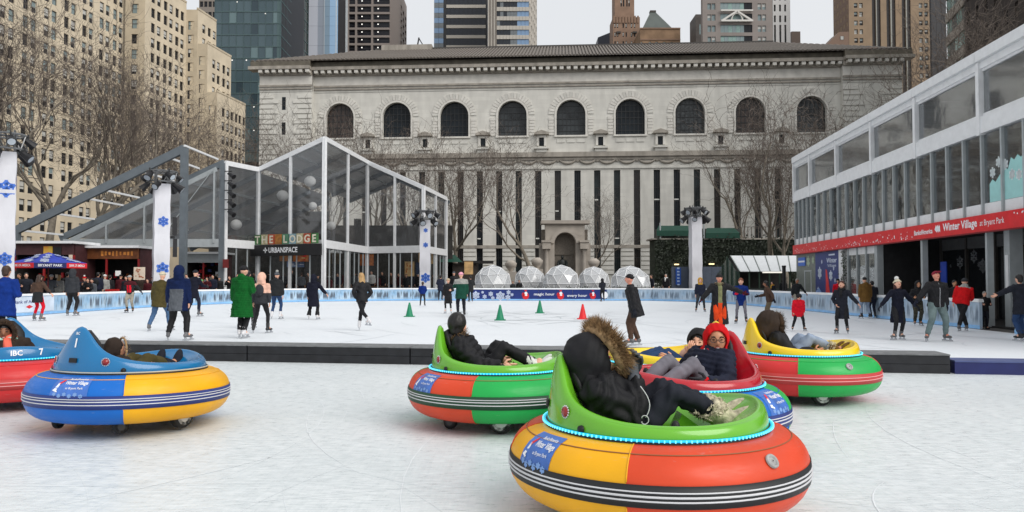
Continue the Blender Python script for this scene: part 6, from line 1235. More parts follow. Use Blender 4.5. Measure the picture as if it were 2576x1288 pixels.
CARS['F'] = bumper_car('blue and yellow tubed bumper car with blue shell marked 1', -3.93, 7.97, 70, ['yellow', 'blue'], [222, 330, 30, 130], 'blue', 'navy', (-.06, .02, .09), led_on=False, patches=[(192, .62, .36, .28)])
CARS['G'] = bumper_car('red and yellow tubed bumper car with blue shell marked 7 at the left edge', -6.08, 9.4, -54, ['red', 'yellow'], [-75, 38, 130, 230], 'blue', 'dkred', (-.05, .05), patches=[(-30, .62, .5, .28)], lights=False)
shell_text(CARS['F'], '1', PI, .865, .085, .05); shell_text(CARS['F'], 'IBC', PI, .955, .026, .02)
for t, st, h in ((-.36, '7', .075), (0, 'IBC', .06), (.36, '7', .075)): shell_text(CARS['G'], st, t, SH_Z + .085, h, .03)
shell_text(CARS['A'], '5', .12, SH_Z + .08, .08, .04)
CARS['F'].rotation_euler = (0, math.radians(1.6), math.radians(70)); CARS['F'].location.z = .02
# ================================================================== people
def cloth(name, c, var=.18, rough=.85, bump=.25, scale=9): return M('cloth_' + name, c, rough=rough, var=var, scale=scale, bump=bump, spec=.2, bdist=.03)
CL = dict(black=cloth('black', (.013, .013, .015), rough=.65), ink=cloth('ink', (.016, .018, .026)), navy=cloth('navy', S(34, 38, 54)), dnavy=cloth('dark_navy', S(20, 22, 36)), blue=cloth('blue', S(20, 60, 150, .65)), royal=cloth('royal', S(16, 50, 130, .65)), hoodblue=cloth('hood_blue', S(18, 38, 84, .6)),
          grey=cloth('grey', S(84, 88, 94)), dgrey=cloth('dark_grey', S(50, 52, 56)), char=cloth('charcoal', S(36, 38, 40)), lgrey=cloth('light_grey', S(150, 150, 146)), white=cloth('white', (.66, .66, .64)), cream=cloth('cream', S(206, 196, 172)), beige=cloth('beige', S(176, 158, 132)),
          olive=cloth('olive', S(74, 66, 36)), sage=cloth('sage', S(122, 124, 88)), brown=cloth('brown', S(74, 56, 46)), rust=cloth('rust', S(196, 62, 22, 1.15)), dbrown=cloth('dark_brown', S(52, 42, 36)), khaki=cloth('khaki', S(104, 92, 74)), tan=cloth('tan', S(104, 76, 36)), mustard=cloth('mustard', S(196, 150, 60)),
          green=cloth('green', S(12, 104, 40, .62)), bottle=cloth('bottle', S(20, 66, 52)), lime=cloth('lime', S(110, 170, 100)), red=cloth('red', S(190, 16, 36, 1.2)), scarlet=cloth('scarlet', S(200, 18, 24, .95)), maroon=cloth('maroon', S(130, 36, 54)), dred=cloth('dark_red', S(72, 24, 30)), pink=cloth('pink', S(226, 160, 178)), blush=cloth('blush', S(222, 178, 158)),
          jean=cloth('jean', S(70, 98, 132)), djean=cloth('dark_jean', S(40, 62, 98)), ljean=cloth('light_jean', S(136, 150, 170)), teal=cloth('grey_teal', S(106, 122, 122)), gtights=cloth('tights_grey', S(112, 110, 118)), camo=cloth('camo', S(62, 60, 50), var=.7, scale=14), stone=cloth('stone', S(150, 144, 132)), coral=cloth('coral', S(236, 110, 90)), mint=cloth('mint', S(170, 214, 196)), ivoryboot=cloth('ivory_boot', S(186, 178, 154), var=.4, scale=25, bump=.6))
SK = dict(light=M('skin_light', S(224, 172, 146), rough=.5, var=.06, spec=.35), mid=M('skin_mid', S(190, 136, 104), rough=.5, var=.06, spec=.35), dark=M('skin_dark', S(142, 94, 68), rough=.5, var=.06, spec=.35), ruddy=M('skin_ruddy', S(214, 146, 124), rough=.5, var=.06, spec=.35))
HR = dict(black=M('hair_black', (.010, .009, .009), rough=.45, var=.4, scale=40, stretch=(1, 1, .1), bump=.4), brown=M('hair_brown', S(58, 40, 30), rough=.5, var=.4, scale=40, stretch=(1, 1, .1), bump=.4), blonde=M('hair_blonde', S(172, 138, 92), rough=.5, var=.35, scale=40, stretch=(1, 1, .1), bump=.4), auburn=M('hair_auburn', S(70, 34, 26), rough=.5, var=.4, scale=40, stretch=(1, 1, .1), bump=.4), ginger=M('hair_ginger', S(120, 66, 44), rough=.5, var=.3, scale=40), grey=M('hair_grey', S(130, 126, 122), rough=.6, var=.3, scale=40))
eye_m = M('eye_dark', (.012, .010, .009), rough=.2, var=0); eye_w = M('eye_white', (.62, .6, .58), rough=.3, var=0); lip_m = M('lip', S(150, 74, 66), rough=.5, var=.05); tooth = M('teeth', (.7, .68, .62), rough=.3, var=0); steel_b = M('blade_steel', (.5, .51, .53), rough=.25, metal=.8, var=.05); boot_b = M('skate_black', (.016, .016, .018), rough=.45, var=.3); boot_w = M('skate_white', (.66, .65, .66), rough=.45, var=.08); boot_g = M('skate_grey', S(96, 96, 98), rough=.5, var=.25); fur_t = M('fur_tan', S(164, 134, 98), rough=.95, var=.5, scale=20); fur_c = M('fur_cream', S(196, 180, 150), rough=.95, var=.3, scale=20); fur_d = M('fur_dark', S(54, 40, 28), rough=.95, var=.5, scale=20)
dgx = None
def remesh(mb, vox, smooth=2, mats=(), rule=None, name='body', wr=0.0, qf=None):
    me = mb.mesh('tmp', []); ob = bpy.data.objects.new('tmp', me); TMP.collection.objects.link(ob)
    md = ob.modifiers.new('r', 'REMESH'); md.mode = 'VOXEL'; md.voxel_size = vox; md.use_smooth_shade = True
    if smooth: sm = ob.modifiers.new('s', 'SMOOTH'); sm.iterations = smooth; sm.factor = .5
    dg = tmp_graph(); ev = ob.evaluated_get(dg); out = bpy.data.meshes.new_from_object(ev); out.name = name
    bpy.data.objects.remove(ob); bpy.data.meshes.remove(me)
    n = len(out.vertices)
    if wr:
        co = np.empty(n * 3); no = np.empty(n * 3); out.vertices.foreach_get('co', co); out.vertices.foreach_get('normal', no); co = co.reshape(-1, 3); no = no.reshape(-1, 3)
        x, y, z = co.T; q = np.sin(31 * z + 9 * np.sin(13 * x + 2) + 7 * np.sin(11 * y)) * .5 + np.sin(19 * x + 23 * z + 5 * np.sin(17 * y)) * .35 + np.sin(57 * z + 21 * x - 33 * y) * .25
        out.vertices.foreach_set('co', (co + no * (q * wr + (qf(co) if qf else 0))[:, None]).ravel()); out.update()
    out.materials.clear()
    for m in mats: out.materials.append(m)
    if rule is not None:
        n = len(out.polygons); c = np.empty(n * 3); out.polygons.foreach_get('center', c); out.polygons.foreach_set('material_index', rule(c.reshape(-1, 3)).astype(np.int32))
    return out
def append_mesh(me, mb, mats):
    """add loose detail (eyes, fingers) to a finished mesh"""
    nv = len(me.vertices); v = np.empty(nv * 3); me.vertices.foreach_get('co', v); v = [tuple(x) for x in v.reshape(-1, 3)]
    f = [tuple(p.vertices) for p in me.polygons]; mi = [p.material_index for p in me.polygons]; k = len(me.materials)
    out = bpy.data.meshes.new(me.name); out.from_pydata(v + mb.v, [], f + [tuple(i + nv for i in q) for q in mb.f])
    for m in list(me.materials) + list(mats): out.materials.append(m)
    out.polygons.foreach_set('material_index', mi + [k + i for i in mb.m]); out.polygons.foreach_set('use_smooth', [True] * len(out.polygons)); out.update(); return out
def ik(a, b, l1, l2, hint):
    """joint between a and b bent towards hint"""
    d = b - a; L = min(d.length, (l1 + l2) * .999); d = d.normalized(); b2 = a + d * L; x = (l1 * l1 - l2 * l2 + L * L) / (2 * L); h = math.sqrt(max(0, l1 * l1 - x * x)); hh = hint - d * hint.dot(d); hh = hh.normalized() if hh.length > 1e-6 else Vector((0, 1, 0)); return a + d * x + hh * h
ARM = dict(down=((.16, .02, -1), (.06, .14, -1)), out=((.62, .05, -.78), (.66, .15, -.74)), wide=((.95, .1, -.35), (.92, .15, -.38)), bent=((.28, -.12, -1), (-.25, .9, .12)), pocket=((.42, -.2, -1), (-.5, .5, -.75)), fwd=((.22, .6, -.78), (.02, 1, .05)), back=((.34, -.5, -.85), (.2, -.1, -1)), phone=((.2, .45, -.8), (-.25, .5, .85)), cheer=((.3, .5, -.6), (-.5, .55, .6)))
def hand_geo(mb, w_, d, pn, r=1.0, curl=.5, mi=0, side=1):
    """palm with four unequal bent fingers and a thumb leaving its side"""
    d = d.normalized(); pn = (pn - d * pn.dot(d)).normalized(); s_ = d.cross(pn) * side; R3 = Matrix((s_, pn, d)).transposed()
    mb.ell(w_ + d * .045 * r, (.040 * r, .018 * r, .052 * r), 8, 6, mi, R3)
    for k, ln in enumerate((.070, .080, .075, .058)):
        b = w_ + d * .085 * r + s_ * (.028 - .0187 * k) * r; c = b + (d * math.cos(curl) + pn * math.sin(curl)) * ln * .5 * r; e = c + (d * math.cos(curl * 2.2) + pn * math.sin(curl * 2.2)) * ln * .5 * r
        mb.tube([b - d * .02 * r, b, c, e], [.0105 * r, .0105 * r, .0095 * r, .007 * r], 5, mi)
    b = w_ + d * .025 * r + s_ * .034 * r; c = b + (s_ * .8 + d * .55 + pn * .3).normalized() * .034 * r; e = c + (d * .9 + s_ * .25 + pn * .3).normalized() * .032 * r; mb.tube([b - s_ * .015 * r, b, c, e], [.013 * r, .013 * r, .011 * r, .008 * r], 5, mi)
def head_frame(yaw, pitch, base): return base @ Matrix.Rotation(yaw, 3, 'Z') @ Matrix.Rotation(pitch, 3, 'X')
def figure(o, J, sp, vox):
    """J: joints; sp: clothing spec; builds the continuous body and the clothing parts under person o"""
    puff = sp.get('puff', 1.0); girl = sp.get('slim', 1.0); skin = SK[sp.get('skin', 'light')]; HM = J['HM']; hc = J['head']; F_ = HM @ Vector((0, 1, 0)); U_ = HM @ Vector((0, 0, 1)); X_ = HM @ Vector((1, 0, 0))
    pel, ch, nk = J['pel'], J['chest'], J['neck']; up = (nk - pel).normalized(); rt = J['right']; fw = up.cross(rt); fw = -fw if fw.dot(J['front']) < 0 else fw
    hs_ = sp.get('head', 1.0)
    # --- body: one continuous surface
    b = MB(); b.ell(hc, (.078 * hs_, .096 * hs_, .112 * hs_), 14, 10, 0, HM); b.ell(hc - U_ * .055 * hs_ + F_ * .030 * hs_, (.055 * hs_, .062 * hs_, .058 * hs_), 12, 8, 0, HM)
    b.ell(hc + F_ * .100 * hs_ - U_ * .018 * hs_, (.016 * hs_, .022 * hs_, .026 * hs_), 8, 6, 0, HM)
    for sx in (-1, 1): b.ell(hc + X_ * sx * .079 * hs_ - U_ * .012 * hs_, (.012 * hs_, .024 * hs_, .034 * hs_), 8, 6, 0, HM)
    b.tube([nk - up * .06, nk + up * .02, hc - U_ * .06 * hs_], [.058, .052, .050], 10)
    b.loft([[p + rt * rx * math.cos(t) + fw * ry * math.sin(t) for t in [2 * PI * i / 14 for i in range(14)]] for p, rx, ry in ((pel - up * .05, .14, .11), (pel + up * .08, .135, .10), (ch - up * .1, .145, .105), (ch + up * .06, .165, .10), (nk, .07, .06))])
    for i in (0, 1):
        b.tube([J['sh'][i], J['el'][i], J['wr'][i]], [.052, .040, .030], 8); b.tube([J['hp'][i], J['kn'][i], J['an'][i]], [.085, .055, .042], 8)
        b.ell(J['an'][i] + J['toe'][i] * .06 - Vector((0, 0, .03)), (.045, .045, .05), 8, 6)
    me = remesh(b, max(vox * .8, .014), 1, [skin], name='person')
    ex = MB(); ef = []
    for sx in (-1, 1):
        e = hc + X_ * sx * .034 * hs_ + F_ * .086 * hs_ + U_ * .012 * hs_; ex.ell(e, (.0125 * hs_, .011 * hs_, .0050 * hs_), 8, 5, 1, HM); ex.ell(e + F_ * .0055 * hs_, (.0062 * hs_, .0075 * hs_, .0052 * hs_), 8, 5, 0, HM); ex.tube([e + F_ * .008 * hs_ - X_ * sx * .013 * hs_, e + F_ * .013 * hs_ + U_ * .0055 * hs_, e + F_ * .006 * hs_ + X_ * sx * .014 * hs_], .0028 * hs_, 4, 0); ex.tube([e + U_ * .022 * hs_ - X_ * sx * .016 * hs_, e + U_ * .028 * hs_ + F_ * .004, e + U_ * .022 * hs_ + X_ * sx * .018 * hs_ - F_ * .006], .004 * hs_, 4, 0)
    m0 = hc - U_ * .058 * hs_ + F_ * .090 * hs_; ex.ell(m0, (.026 * hs_, .012 * hs_, (.012 if sp.get('smile') else .008) * hs_), 10, 6, 2, HM)
    if sp.get('smile'): ex.ell(m0 + F_ * .004, (.018 * hs_, .010 * hs_, .005 * hs_), 8, 5, 3, HM)
    gl = sp.get('glove')
    if not gl:
        for i in (0, 1): hand_geo(ex, J['wr'][i], J['hd'][i], J['hn'][i], 1.0 * hs_, .5, 4, 1 if i == 0 else -1)
    me = append_mesh(me, ex, [eye_m, eye_w, lip_m, tooth, skin]); o.data = me
    if gl:
        for i in (0, 1):
            g = MB(); hand_geo(g, J['wr'][i], J['hd'][i], J['hn'][i], 1.18 * hs_, .5, 0, 1 if i == 0 else -1); g.tube([J['wr'][i] - J['hd'][i].normalized() * .05, J['wr'][i] + J['hd'][i].normalized() * .02], [.042, .038], 8); g.build('glove', CL[gl], o, True)
    # --- trousers
    t = MB(); wl = sp.get('leg', 1.0); fl = sp.get('flare', 1.0)
    t.ell(pel, (.165 * girl, .135, .14), 12, 8)
    for i in (0, 1):
        k = J['kn'][i]; a = J['an'][i]; kv = (k - J['hp'][i]).normalized(); t.tube([J['hp'][i] + up * .03, J['hp'][i].lerp(k, .5), k, k.lerp(a, .45), a - (a - k).normalized() * (.00 if sp.get('long') else .02)], [.112 * wl, .094 * wl, .074 * wl, .066 * wl, .056 * wl * fl], 10)
    me = remesh(t, vox, 2, [CL[sp['leg_c']]], name='trousers', wr=.006 * sp.get('fold', 1.0)); link('trousers', me, o)
    # --- jacket
    hem = dict(j=.10, l=.26, c=.46, x=.66)[sp.get('cut', 'j')]; hd_ = sp.get('hemdir'); dn = (-up if hd_ is None else hd_)
    j = MB(); w_ = .185 * puff * girl; dd = .145 * puff; rings = []
    flare = 1.0 + (hem - .10) * .55
    for p, rx, ry in ((pel + dn * hem, w_ * 1.04 * flare, dd * 1.06 * flare), (pel + dn * hem * .5, w_ * 1.06 * (1 + (flare - 1) * .5), dd * 1.08), (pel + up * .04, w_ * 1.0, dd), (pel.lerp(ch, .5), w_ * .97, dd * .97), (ch, w_ * 1.06, dd * 1.02), (ch + up * .10, w_ * 1.05, dd * .92), (nk - up * .04, w_ * .62, dd * .72), (nk + up * .025, .088, .088)):
        rings.append([p + rt * rx * math.cos(q) + fw * ry * math.sin(q) for q in [2 * PI * i / 16 for i in range(16)]])
    j.loft(rings)
    for i in (0, 1):
        s_, e, wv = J['sh'][i], J['el'][i], J['wr'][i]; k = puff; j.tube([s_.lerp(ch + up * .06, .35), s_, s_.lerp(e, .5), e, e.lerp(wv, .5), wv - (wv - e).normalized() * .01], [.085 * k, .088 * k, .076 * k, .070 * k, .064 * k, .052 * k], 10)
    if sp.get('hooddown'): j.ell(nk - fw * .085 + up * .0, (.12, .08, .10), 10, 7, 0, Matrix((rt, fw, up)).transposed()); j.ell(nk - fw * .10 - up * .07, (.09, .05, .09), 10, 7, 0, Matrix((rt, fw, up)).transposed())
    if sp.get('collar', 1): j.tube([nk - up * .03, nk + up * .05], [.10, .085], 12)
    mats = [CL[sp['top_c']]] + [CL[x] for x in sp.get('top2', [])]; rl = sp.get('rule'); rule = None
    if rl:
        pz = np.array(pel); uu = np.array(up); rr = np.array(rt); fv = np.array(fw)
        rule = lambda c: rl((c - pz) @ uu, np.abs((c - pz) @ rr), (c - pz) @ fv)
    qf = None
    if sp.get('quilt'):
        qs = (nk - pel).length * (1 + hem) / sp['quilt']; pq, uq = np.array(pel), np.array(up); qf = lambda c: .016 * (np.abs(np.sin(PI * ((c - pq) @ uq) / qs)) ** .5 - .6)
    me = remesh(j, vox, 2, mats, rule, name='jacket', wr=.009 * puff * sp.get('fold', 1.0), qf=qf); jo = link('jacket', me, o)
    if sp.get('zip'): z_ = MB(); z_.tube([pel + dn * hem * .9 + fw * dd * 1.12 * flare, pel + fw * dd * 1.06, ch + fw * dd * 1.07, nk + fw * .09], .008, 4); z_.build('zip', steel_b, jo)
    # --- head wear and hair
    def cap(r_, z0, h, back=0.0, mat=None, name='knit_hat', fold=True):
        m = MB(); m.ell(hc + U_ * z0 * hs_ - F_ * back, (r_ * hs_, r_ * 1.12 * hs_, h * hs_), 14, 9, 0, HM); m2 = remesh(m, max(vox * .7, .014), 1, [mat], name=name); a = link(name, m2, o)
        if fold:
            f = MB(); f.tube([hc + U_ * (z0 - .0) * hs_ + HM @ Vector((r_ * 1.0 * hs_ * math.cos(q), (r_ * 1.12 * math.sin(q) - back) * hs_, 0)) for q in [2 * PI * i / 16 for i in range(17)]], .018, 6, cap=False); f.build('fold', mat, a, True)
        return a
    ht = sp.get('hat'); hr = sp.get('hair')
    if hr:
        m = MB(); L = sp.get('hairlen', 0); m.ell(hc + U_ * .022 * hs_ - F_ * .014, (.090 * hs_, .104 * hs_, .106 * hs_), 14, 9, 0, HM); m.ell(hc - U_ * .045 * hs_ - F_ * .045 * hs_, (.072 * hs_, .058 * hs_, .075 * hs_), 12, 8, 0, HM)
        if L: m.loft([[hc + U_ * z * hs_ - F_ * bk * hs_ + HM @ Vector((rx * hs_ * math.cos(q), ry * hs_ * math.sin(q), 0)) for q in [2 * PI * i / 12 for i in range(12)]] for z, bk, rx, ry in ((.05, .02, .08, .085), (-.03, .035, .098, .075), (-.12, .055, .105, .06), (-.12 - L * .5, .075, .10, .05), (-.12 - L, .08, .06, .03))])
        # keep the face clear
        m2 = remesh(m, max(vox * .7, .014), 2, [HR[hr]], name='hair', wr=.005); ho = link('hair', m2, o)
        fc = np.array(hc + F_ * .09 * hs_ - U_ * .035 * hs_); n = len(m2.vertices); co = np.empty(n * 3); m2.vertices.foreach_get('co', co); co = co.reshape(-1, 3); d = co - fc; loc = np.stack([d @ np.array(X_), d @ np.array(F_), d @ np.array(U_)], 1)
        q = (loc[:, 0] / (.078 * hs_)) ** 2 + (loc[:, 2] / (.088 * hs_)) ** 2; msk = (q < 1) & (loc[:, 1] > -.075 * hs_); co[msk] -= np.outer((1 - q[msk] ** .5 * .5) * .075 * hs_, np.array(F_)); m2.vertices.foreach_set('co', co.ravel()); m2.update()
        if sp.get('bun'): mb = MB(); mb.ell(hc + U_ * .11 * hs_ - F_ * .03, (.045, .045, .04), 10, 7, 0, HM); mb.build('hair_bun', HR[hr], ho, True)
    if ht:
        kind, c = ht[0], ht[1]
        if kind in ('knit', 'pom'):
            a = cap(.092, .045, .085, .012, CL[c], 'knit_hat')
            if kind == 'pom': mb = MB(); mb.ell(hc + U_ * .155 * hs_ - F_ * .01, (.058 * hs_,) * 3, 12, 8, 0); mb.build('pompom', CL[ht[2] if len(ht) > 2 else c], a, True)
        elif kind == 'cap':
            a = cap(.092, .042, .075, .008, CL[c], 'cap', False); mb = MB(); mb.ell(hc + U_ * .046 * hs_ + F_ * .125 * hs_, (.072 * hs_, .075 * hs_, .010), 12, 5, 0, HM); mb.build('peak', CL[c], a, True)
        elif kind == 'helmet': cap(.108, .03, .105, .005, CL[c], 'helmet', True)
        elif kind == 'band': mb = MB(); mb.tube([hc + U_ * .03 * hs_ + HM @ Vector((.096 * hs_ * math.cos(q), .108 * hs_ * math.sin(q), 0)) for q in [2 * PI * i / 16 for i in range(17)]], .026, 6, cap=False); mb.build('headband', CL[c], o, True)
        elif kind == 'hood':
            m = MB(); R3 = HM; hk = sp.get('hoodk', 1.0); m.ell(hc - F_ * .030 * hs_ * hk + U_ * .010 * hs_, (.128 * hs_ * hk, .135 * hs_ * hk, .152 * hs_ * hk), 16, 11, 0, R3); m.ell(hc - F_ * .10 * hs_ * hk - U_ * .06 * hs_ * hk, (.10 * hs_ * hk, .09 * hs_ * hk, .11 * hs_ * hk), 14, 9, 0, R3); m.loft([[p + rt * rx * math.cos(q) + fw * ry * math.sin(q) for q in [2 * PI * i / 14 for i in range(14)]] for p, rx, ry in ((nk - up * .05, .15 * hk, .12 * hk), (nk + up * .06 - fw * .02, .125 * hk, .115 * hk), (hc - F_ * .03, .11 * hk, .11 * hk))])
            m2 = remesh(m, max(vox * .8, .016), 2, [CL[c]], name='hood', wr=.006 * hk); ho = link('hood', m2, o)
            fc = np.array(hc + F_ * .105 * hs_ - U_ * .015 * hs_); n = len(m2.vertices); co = np.empty(n * 3); m2.vertices.foreach_get('co', co); co = co.reshape(-1, 3); d = co - fc; loc = np.stack([d @ np.array(X_), d @ np.array(F_), d @ np.array(U_)], 1)
            op = sp.get('hood_open', (.085, .112)); q = (loc[:, 0] / (op[0] * hs_)) ** 2 + (loc[:, 2] / (op[1] * hs_)) ** 2; msk = (q < 1) & (loc[:, 1] > -.13 * hs_); co[msk] -= np.outer(np.minimum(1, 2.4 * (1 - q[msk])) * .13 * hs_, np.array(F_)); m2.vertices.foreach_set('co', co.ravel()); m2.update()
            if sp.get('fur'):
                fm = sp['fur']; f = MB(); r_ = random.Random(31); fl_ = sp.get('furlen', .05); nn = sp.get('furn', 420)
                a0, a1 = sp.get('furarc', (0, 2 * PI))
                bt_ = MB(); bt_.tube([hc + F_ * (sp.get('furpos', .085) - .012) * hs_ - U_ * .015 * hs_ + HM @ (Vector((math.cos(a0 + (a1 - a0) * q / 24) * (op[0] + .02), 0, math.sin(a0 + (a1 - a0) * q / 24) * (op[1] + .022))) * hs_) for q in range(25)], .030 * hs_ * min(1.2, fl_ / .05), 8); bt_.build('fur_band', fm, ho, True)
                for k in range(nn):
                    q = a0 + (a1 - a0) * r_.random(); rad = Vector((math.cos(q) * (op[0] + .028), 0, math.sin(q) * (op[1] + .030))) * hs_; p = hc + F_ * (sp.get('furpos', .085) + r_.gauss(0, .016)) * hs_ - U_ * .015 * hs_ + HM @ rad
                    d = (HM @ rad).normalized() * 1.0 + F_ * r_.uniform(-.25, .75) + Vector((r_.gauss(0, .28), r_.gauss(0, .28), r_.gauss(0, .28))); d = d.normalized() * fl_ * r_.uniform(.5, 1.25); e = d.cross(F_ + Vector((.1, .2, .1))).normalized() * fl_ * .042; e2 = d.cross(e).normalized() * fl_ * .042
                    f.add([p - e, p + e, p + e2, p + d], [(0, 1, 3), (1, 2, 3), (2, 0, 3)], r_.choice([0, 0, 1]))
                stuff(f.build('fur_trim', [fm, M('fur_mid', S(96, 72, 48), var=.4, scale=20)], ho))
    if sp.get('scarf'): m = MB(); m.tube([nk + up * .03 + rt * .085 * math.cos(q) + fw * .095 * math.sin(q) + up * .015 * math.sin(q * 3) for q in [2 * PI * i / 16 for i in range(17)]], .045, 8, cap=False); m.tube([nk + fw * .11, nk + fw * .15 - up * .12, nk + fw * .155 - up * .24], [.05, .05, .03], 8); m.build('scarf', CL[sp['scarf']], o, True)
    if sp.get('furcollar'):
        f = MB(); r_ = random.Random(5)
        for k in range(260):
            q = r_.uniform(0, 2 * PI); p = nk + up * r_.uniform(-.02, .05) + rt * .11 * math.cos(q) + fw * .11 * math.sin(q); d = (rt * math.cos(q) + fw * math.sin(q) + up * r_.uniform(-.2, .8)).normalized() * .05; e = d.cross(up).normalized() * .008; f.add([p - e, p + e, p + d], [(0, 1, 2)])
        stuff(f.build('fur_collar', sp['furcollar'], o))
    if sp.get('bag'): m = MB(); m.ell(ch - fw * .17 - up * .06, (.14, .085, .19), 12, 8, 0, Matrix((rt, fw, up)).transposed()); m2 = remesh(m, vox, 1, [CL[sp['bag']]], name='backpack'); link('backpack', m2, o)
    if sp.get('glasses'):
        g = MB()
        for sx in (-1, 1): c = hc + X_ * sx * .036 * hs_ + F_ * .108 * hs_ + U_ * .012 * hs_; g.tube([c + X_ * .027 * hs_ * math.cos(q) + U_ * .022 * hs_ * math.sin(q) for q in [2 * PI * i / 12 for i in range(13)]], .0035, 4, cap=False); g.tube([c + X_ * sx * .027 * hs_, hc + X_ * sx * .082 * hs_ + U_ * .012 * hs_], .003, 4)
        g.tube([hc - X_ * .010 * hs_ + F_ * .11 * hs_ + U_ * .014, hc + X_ * .010 * hs_ + F_ * .11 * hs_ + U_ * .014], .0035, 4); g.build('glasses', lamp_b if 'lamp_b' in globals() else eye_m, o)
    # --- footwear
    fk = sp.get('foot', ('skate', boot_b))
    for i in (0, 1):
        a = J['an'][i]; td = J['toe'][i].normalized(); sdn = J.get('sole', Vector((0, 0, -1))); sdn = (sdn - td * sdn.dot(td)).normalized(); wv = td.cross(sdn)
        fk_ = sp.get('footk', 1.0); bt = MB(); R3 = Matrix((wv, td, -sdn)).transposed(); bt.ell(a + td * .075 + sdn * .055 / fk_, (.044 * fk_, .125 * (1 + (fk_ - 1) * .4), .040 * fk_), 12, 7, 0, R3); bt.ell(a - td * .03 + sdn * .045 / fk_, (.042 * fk_, .055 * fk_, .052 * fk_), 10, 7, 0, R3)
        kv = (J['kn'][i] - a).normalized(); bt.tube([a + sdn * .05, a + kv * .03, a + kv * .13], [.048 * fk_, .054 * fk_, .060 * fk_], 10)
        n_ = 'ice_skate' if fk[0] == 'skate' else fk[0]; m2 = remesh(bt, max(.014, vox * .6), 1, [fk[1]], name=n_); bo = link(n_, m2, o)
        if fk[0] == 'skate':
            bl = MB(); c = a + td * .045 + sdn * .098
            for q in (-.07, .09): bl.add([c + td * (q + x) + wv * y + sdn * z for z in (-.012, .035) for x, y in ((-.03, -.012), (.03, -.012), (.03, .012), (-.03, .012))], [(0, 3, 2, 1), (4, 5, 6, 7), (0, 1, 5, 4), (1, 2, 6, 5), (2, 3, 7, 6), (3, 0, 4, 7)])
            bl.add([c + td * x + wv * y + sdn * z for z in (.03, .062) for x, y in ((-.15, -.004), (.17, -.004), (.17, .004), (-.15, .004))], [(0, 3, 2, 1), (4, 5, 6, 7), (0, 1, 5, 4), (1, 2, 6, 5), (2, 3, 7, 6), (3, 0, 4, 7)]); bl.build('blade', steel_b, bo)
            for q in (0,): ls = MB(); [ls.tube([a + kv * z + td * (.052 - z * .05) + wv * x for x in (-.025, .025)], .005, 4) for z in (.0, .04, .08)]; ls.build('laces', line_w if fk[1] is boot_b else boot_b, bo)
        elif fk[0] == 'boot' and len(fk) > 2:
            f = MB(); r_ = random.Random(i)
            for k in range(220): q = r_.uniform(0, 2 * PI); p = a + kv * r_.uniform(.07, .17) + wv * .064 * fk_ * math.cos(q) + td * .064 * fk_ * math.sin(q); d = Vector((r_.gauss(0, 1), r_.gauss(0, 1), r_.gauss(.4, 1))).normalized() * .03; e = d.orthogonal().normalized() * .009; f.add([p - e, p + e, p + d], [(0, 1, 2)])
            for k in range(60): x = r_.uniform(-.03, .05); p = a + td * x + sdn * (-.012 + .02 * x) + wv * r_.gauss(0, .013) * fk_; d = (Vector((r_.gauss(0, 1), r_.gauss(0, 1), r_.gauss(.4, 1))).normalized() - sdn * .6) * .022; e = d.orthogonal().normalized() * .006; f.add([p - e, p + e, p + d], [(0, 1, 2)])
            stuff(f.build('boot_fleece', CL['ivoryboot'], bo)); ls = MB()
            for z in range(6): c = a + td * (.0 + z * .032) + sdn * (.012 + z * .007); ls.tube([c - wv * .046 * fk_ + sdn * .034, c - wv * .03 * fk_ - sdn * .012 * fk_, c - sdn * .024 * fk_, c + wv * .03 * fk_ - sdn * .012 * fk_, c + wv * .046 * fk_ + sdn * .034], .006, 5)
            ls.build('laces', CL['char'], bo)
PEOPLE = []
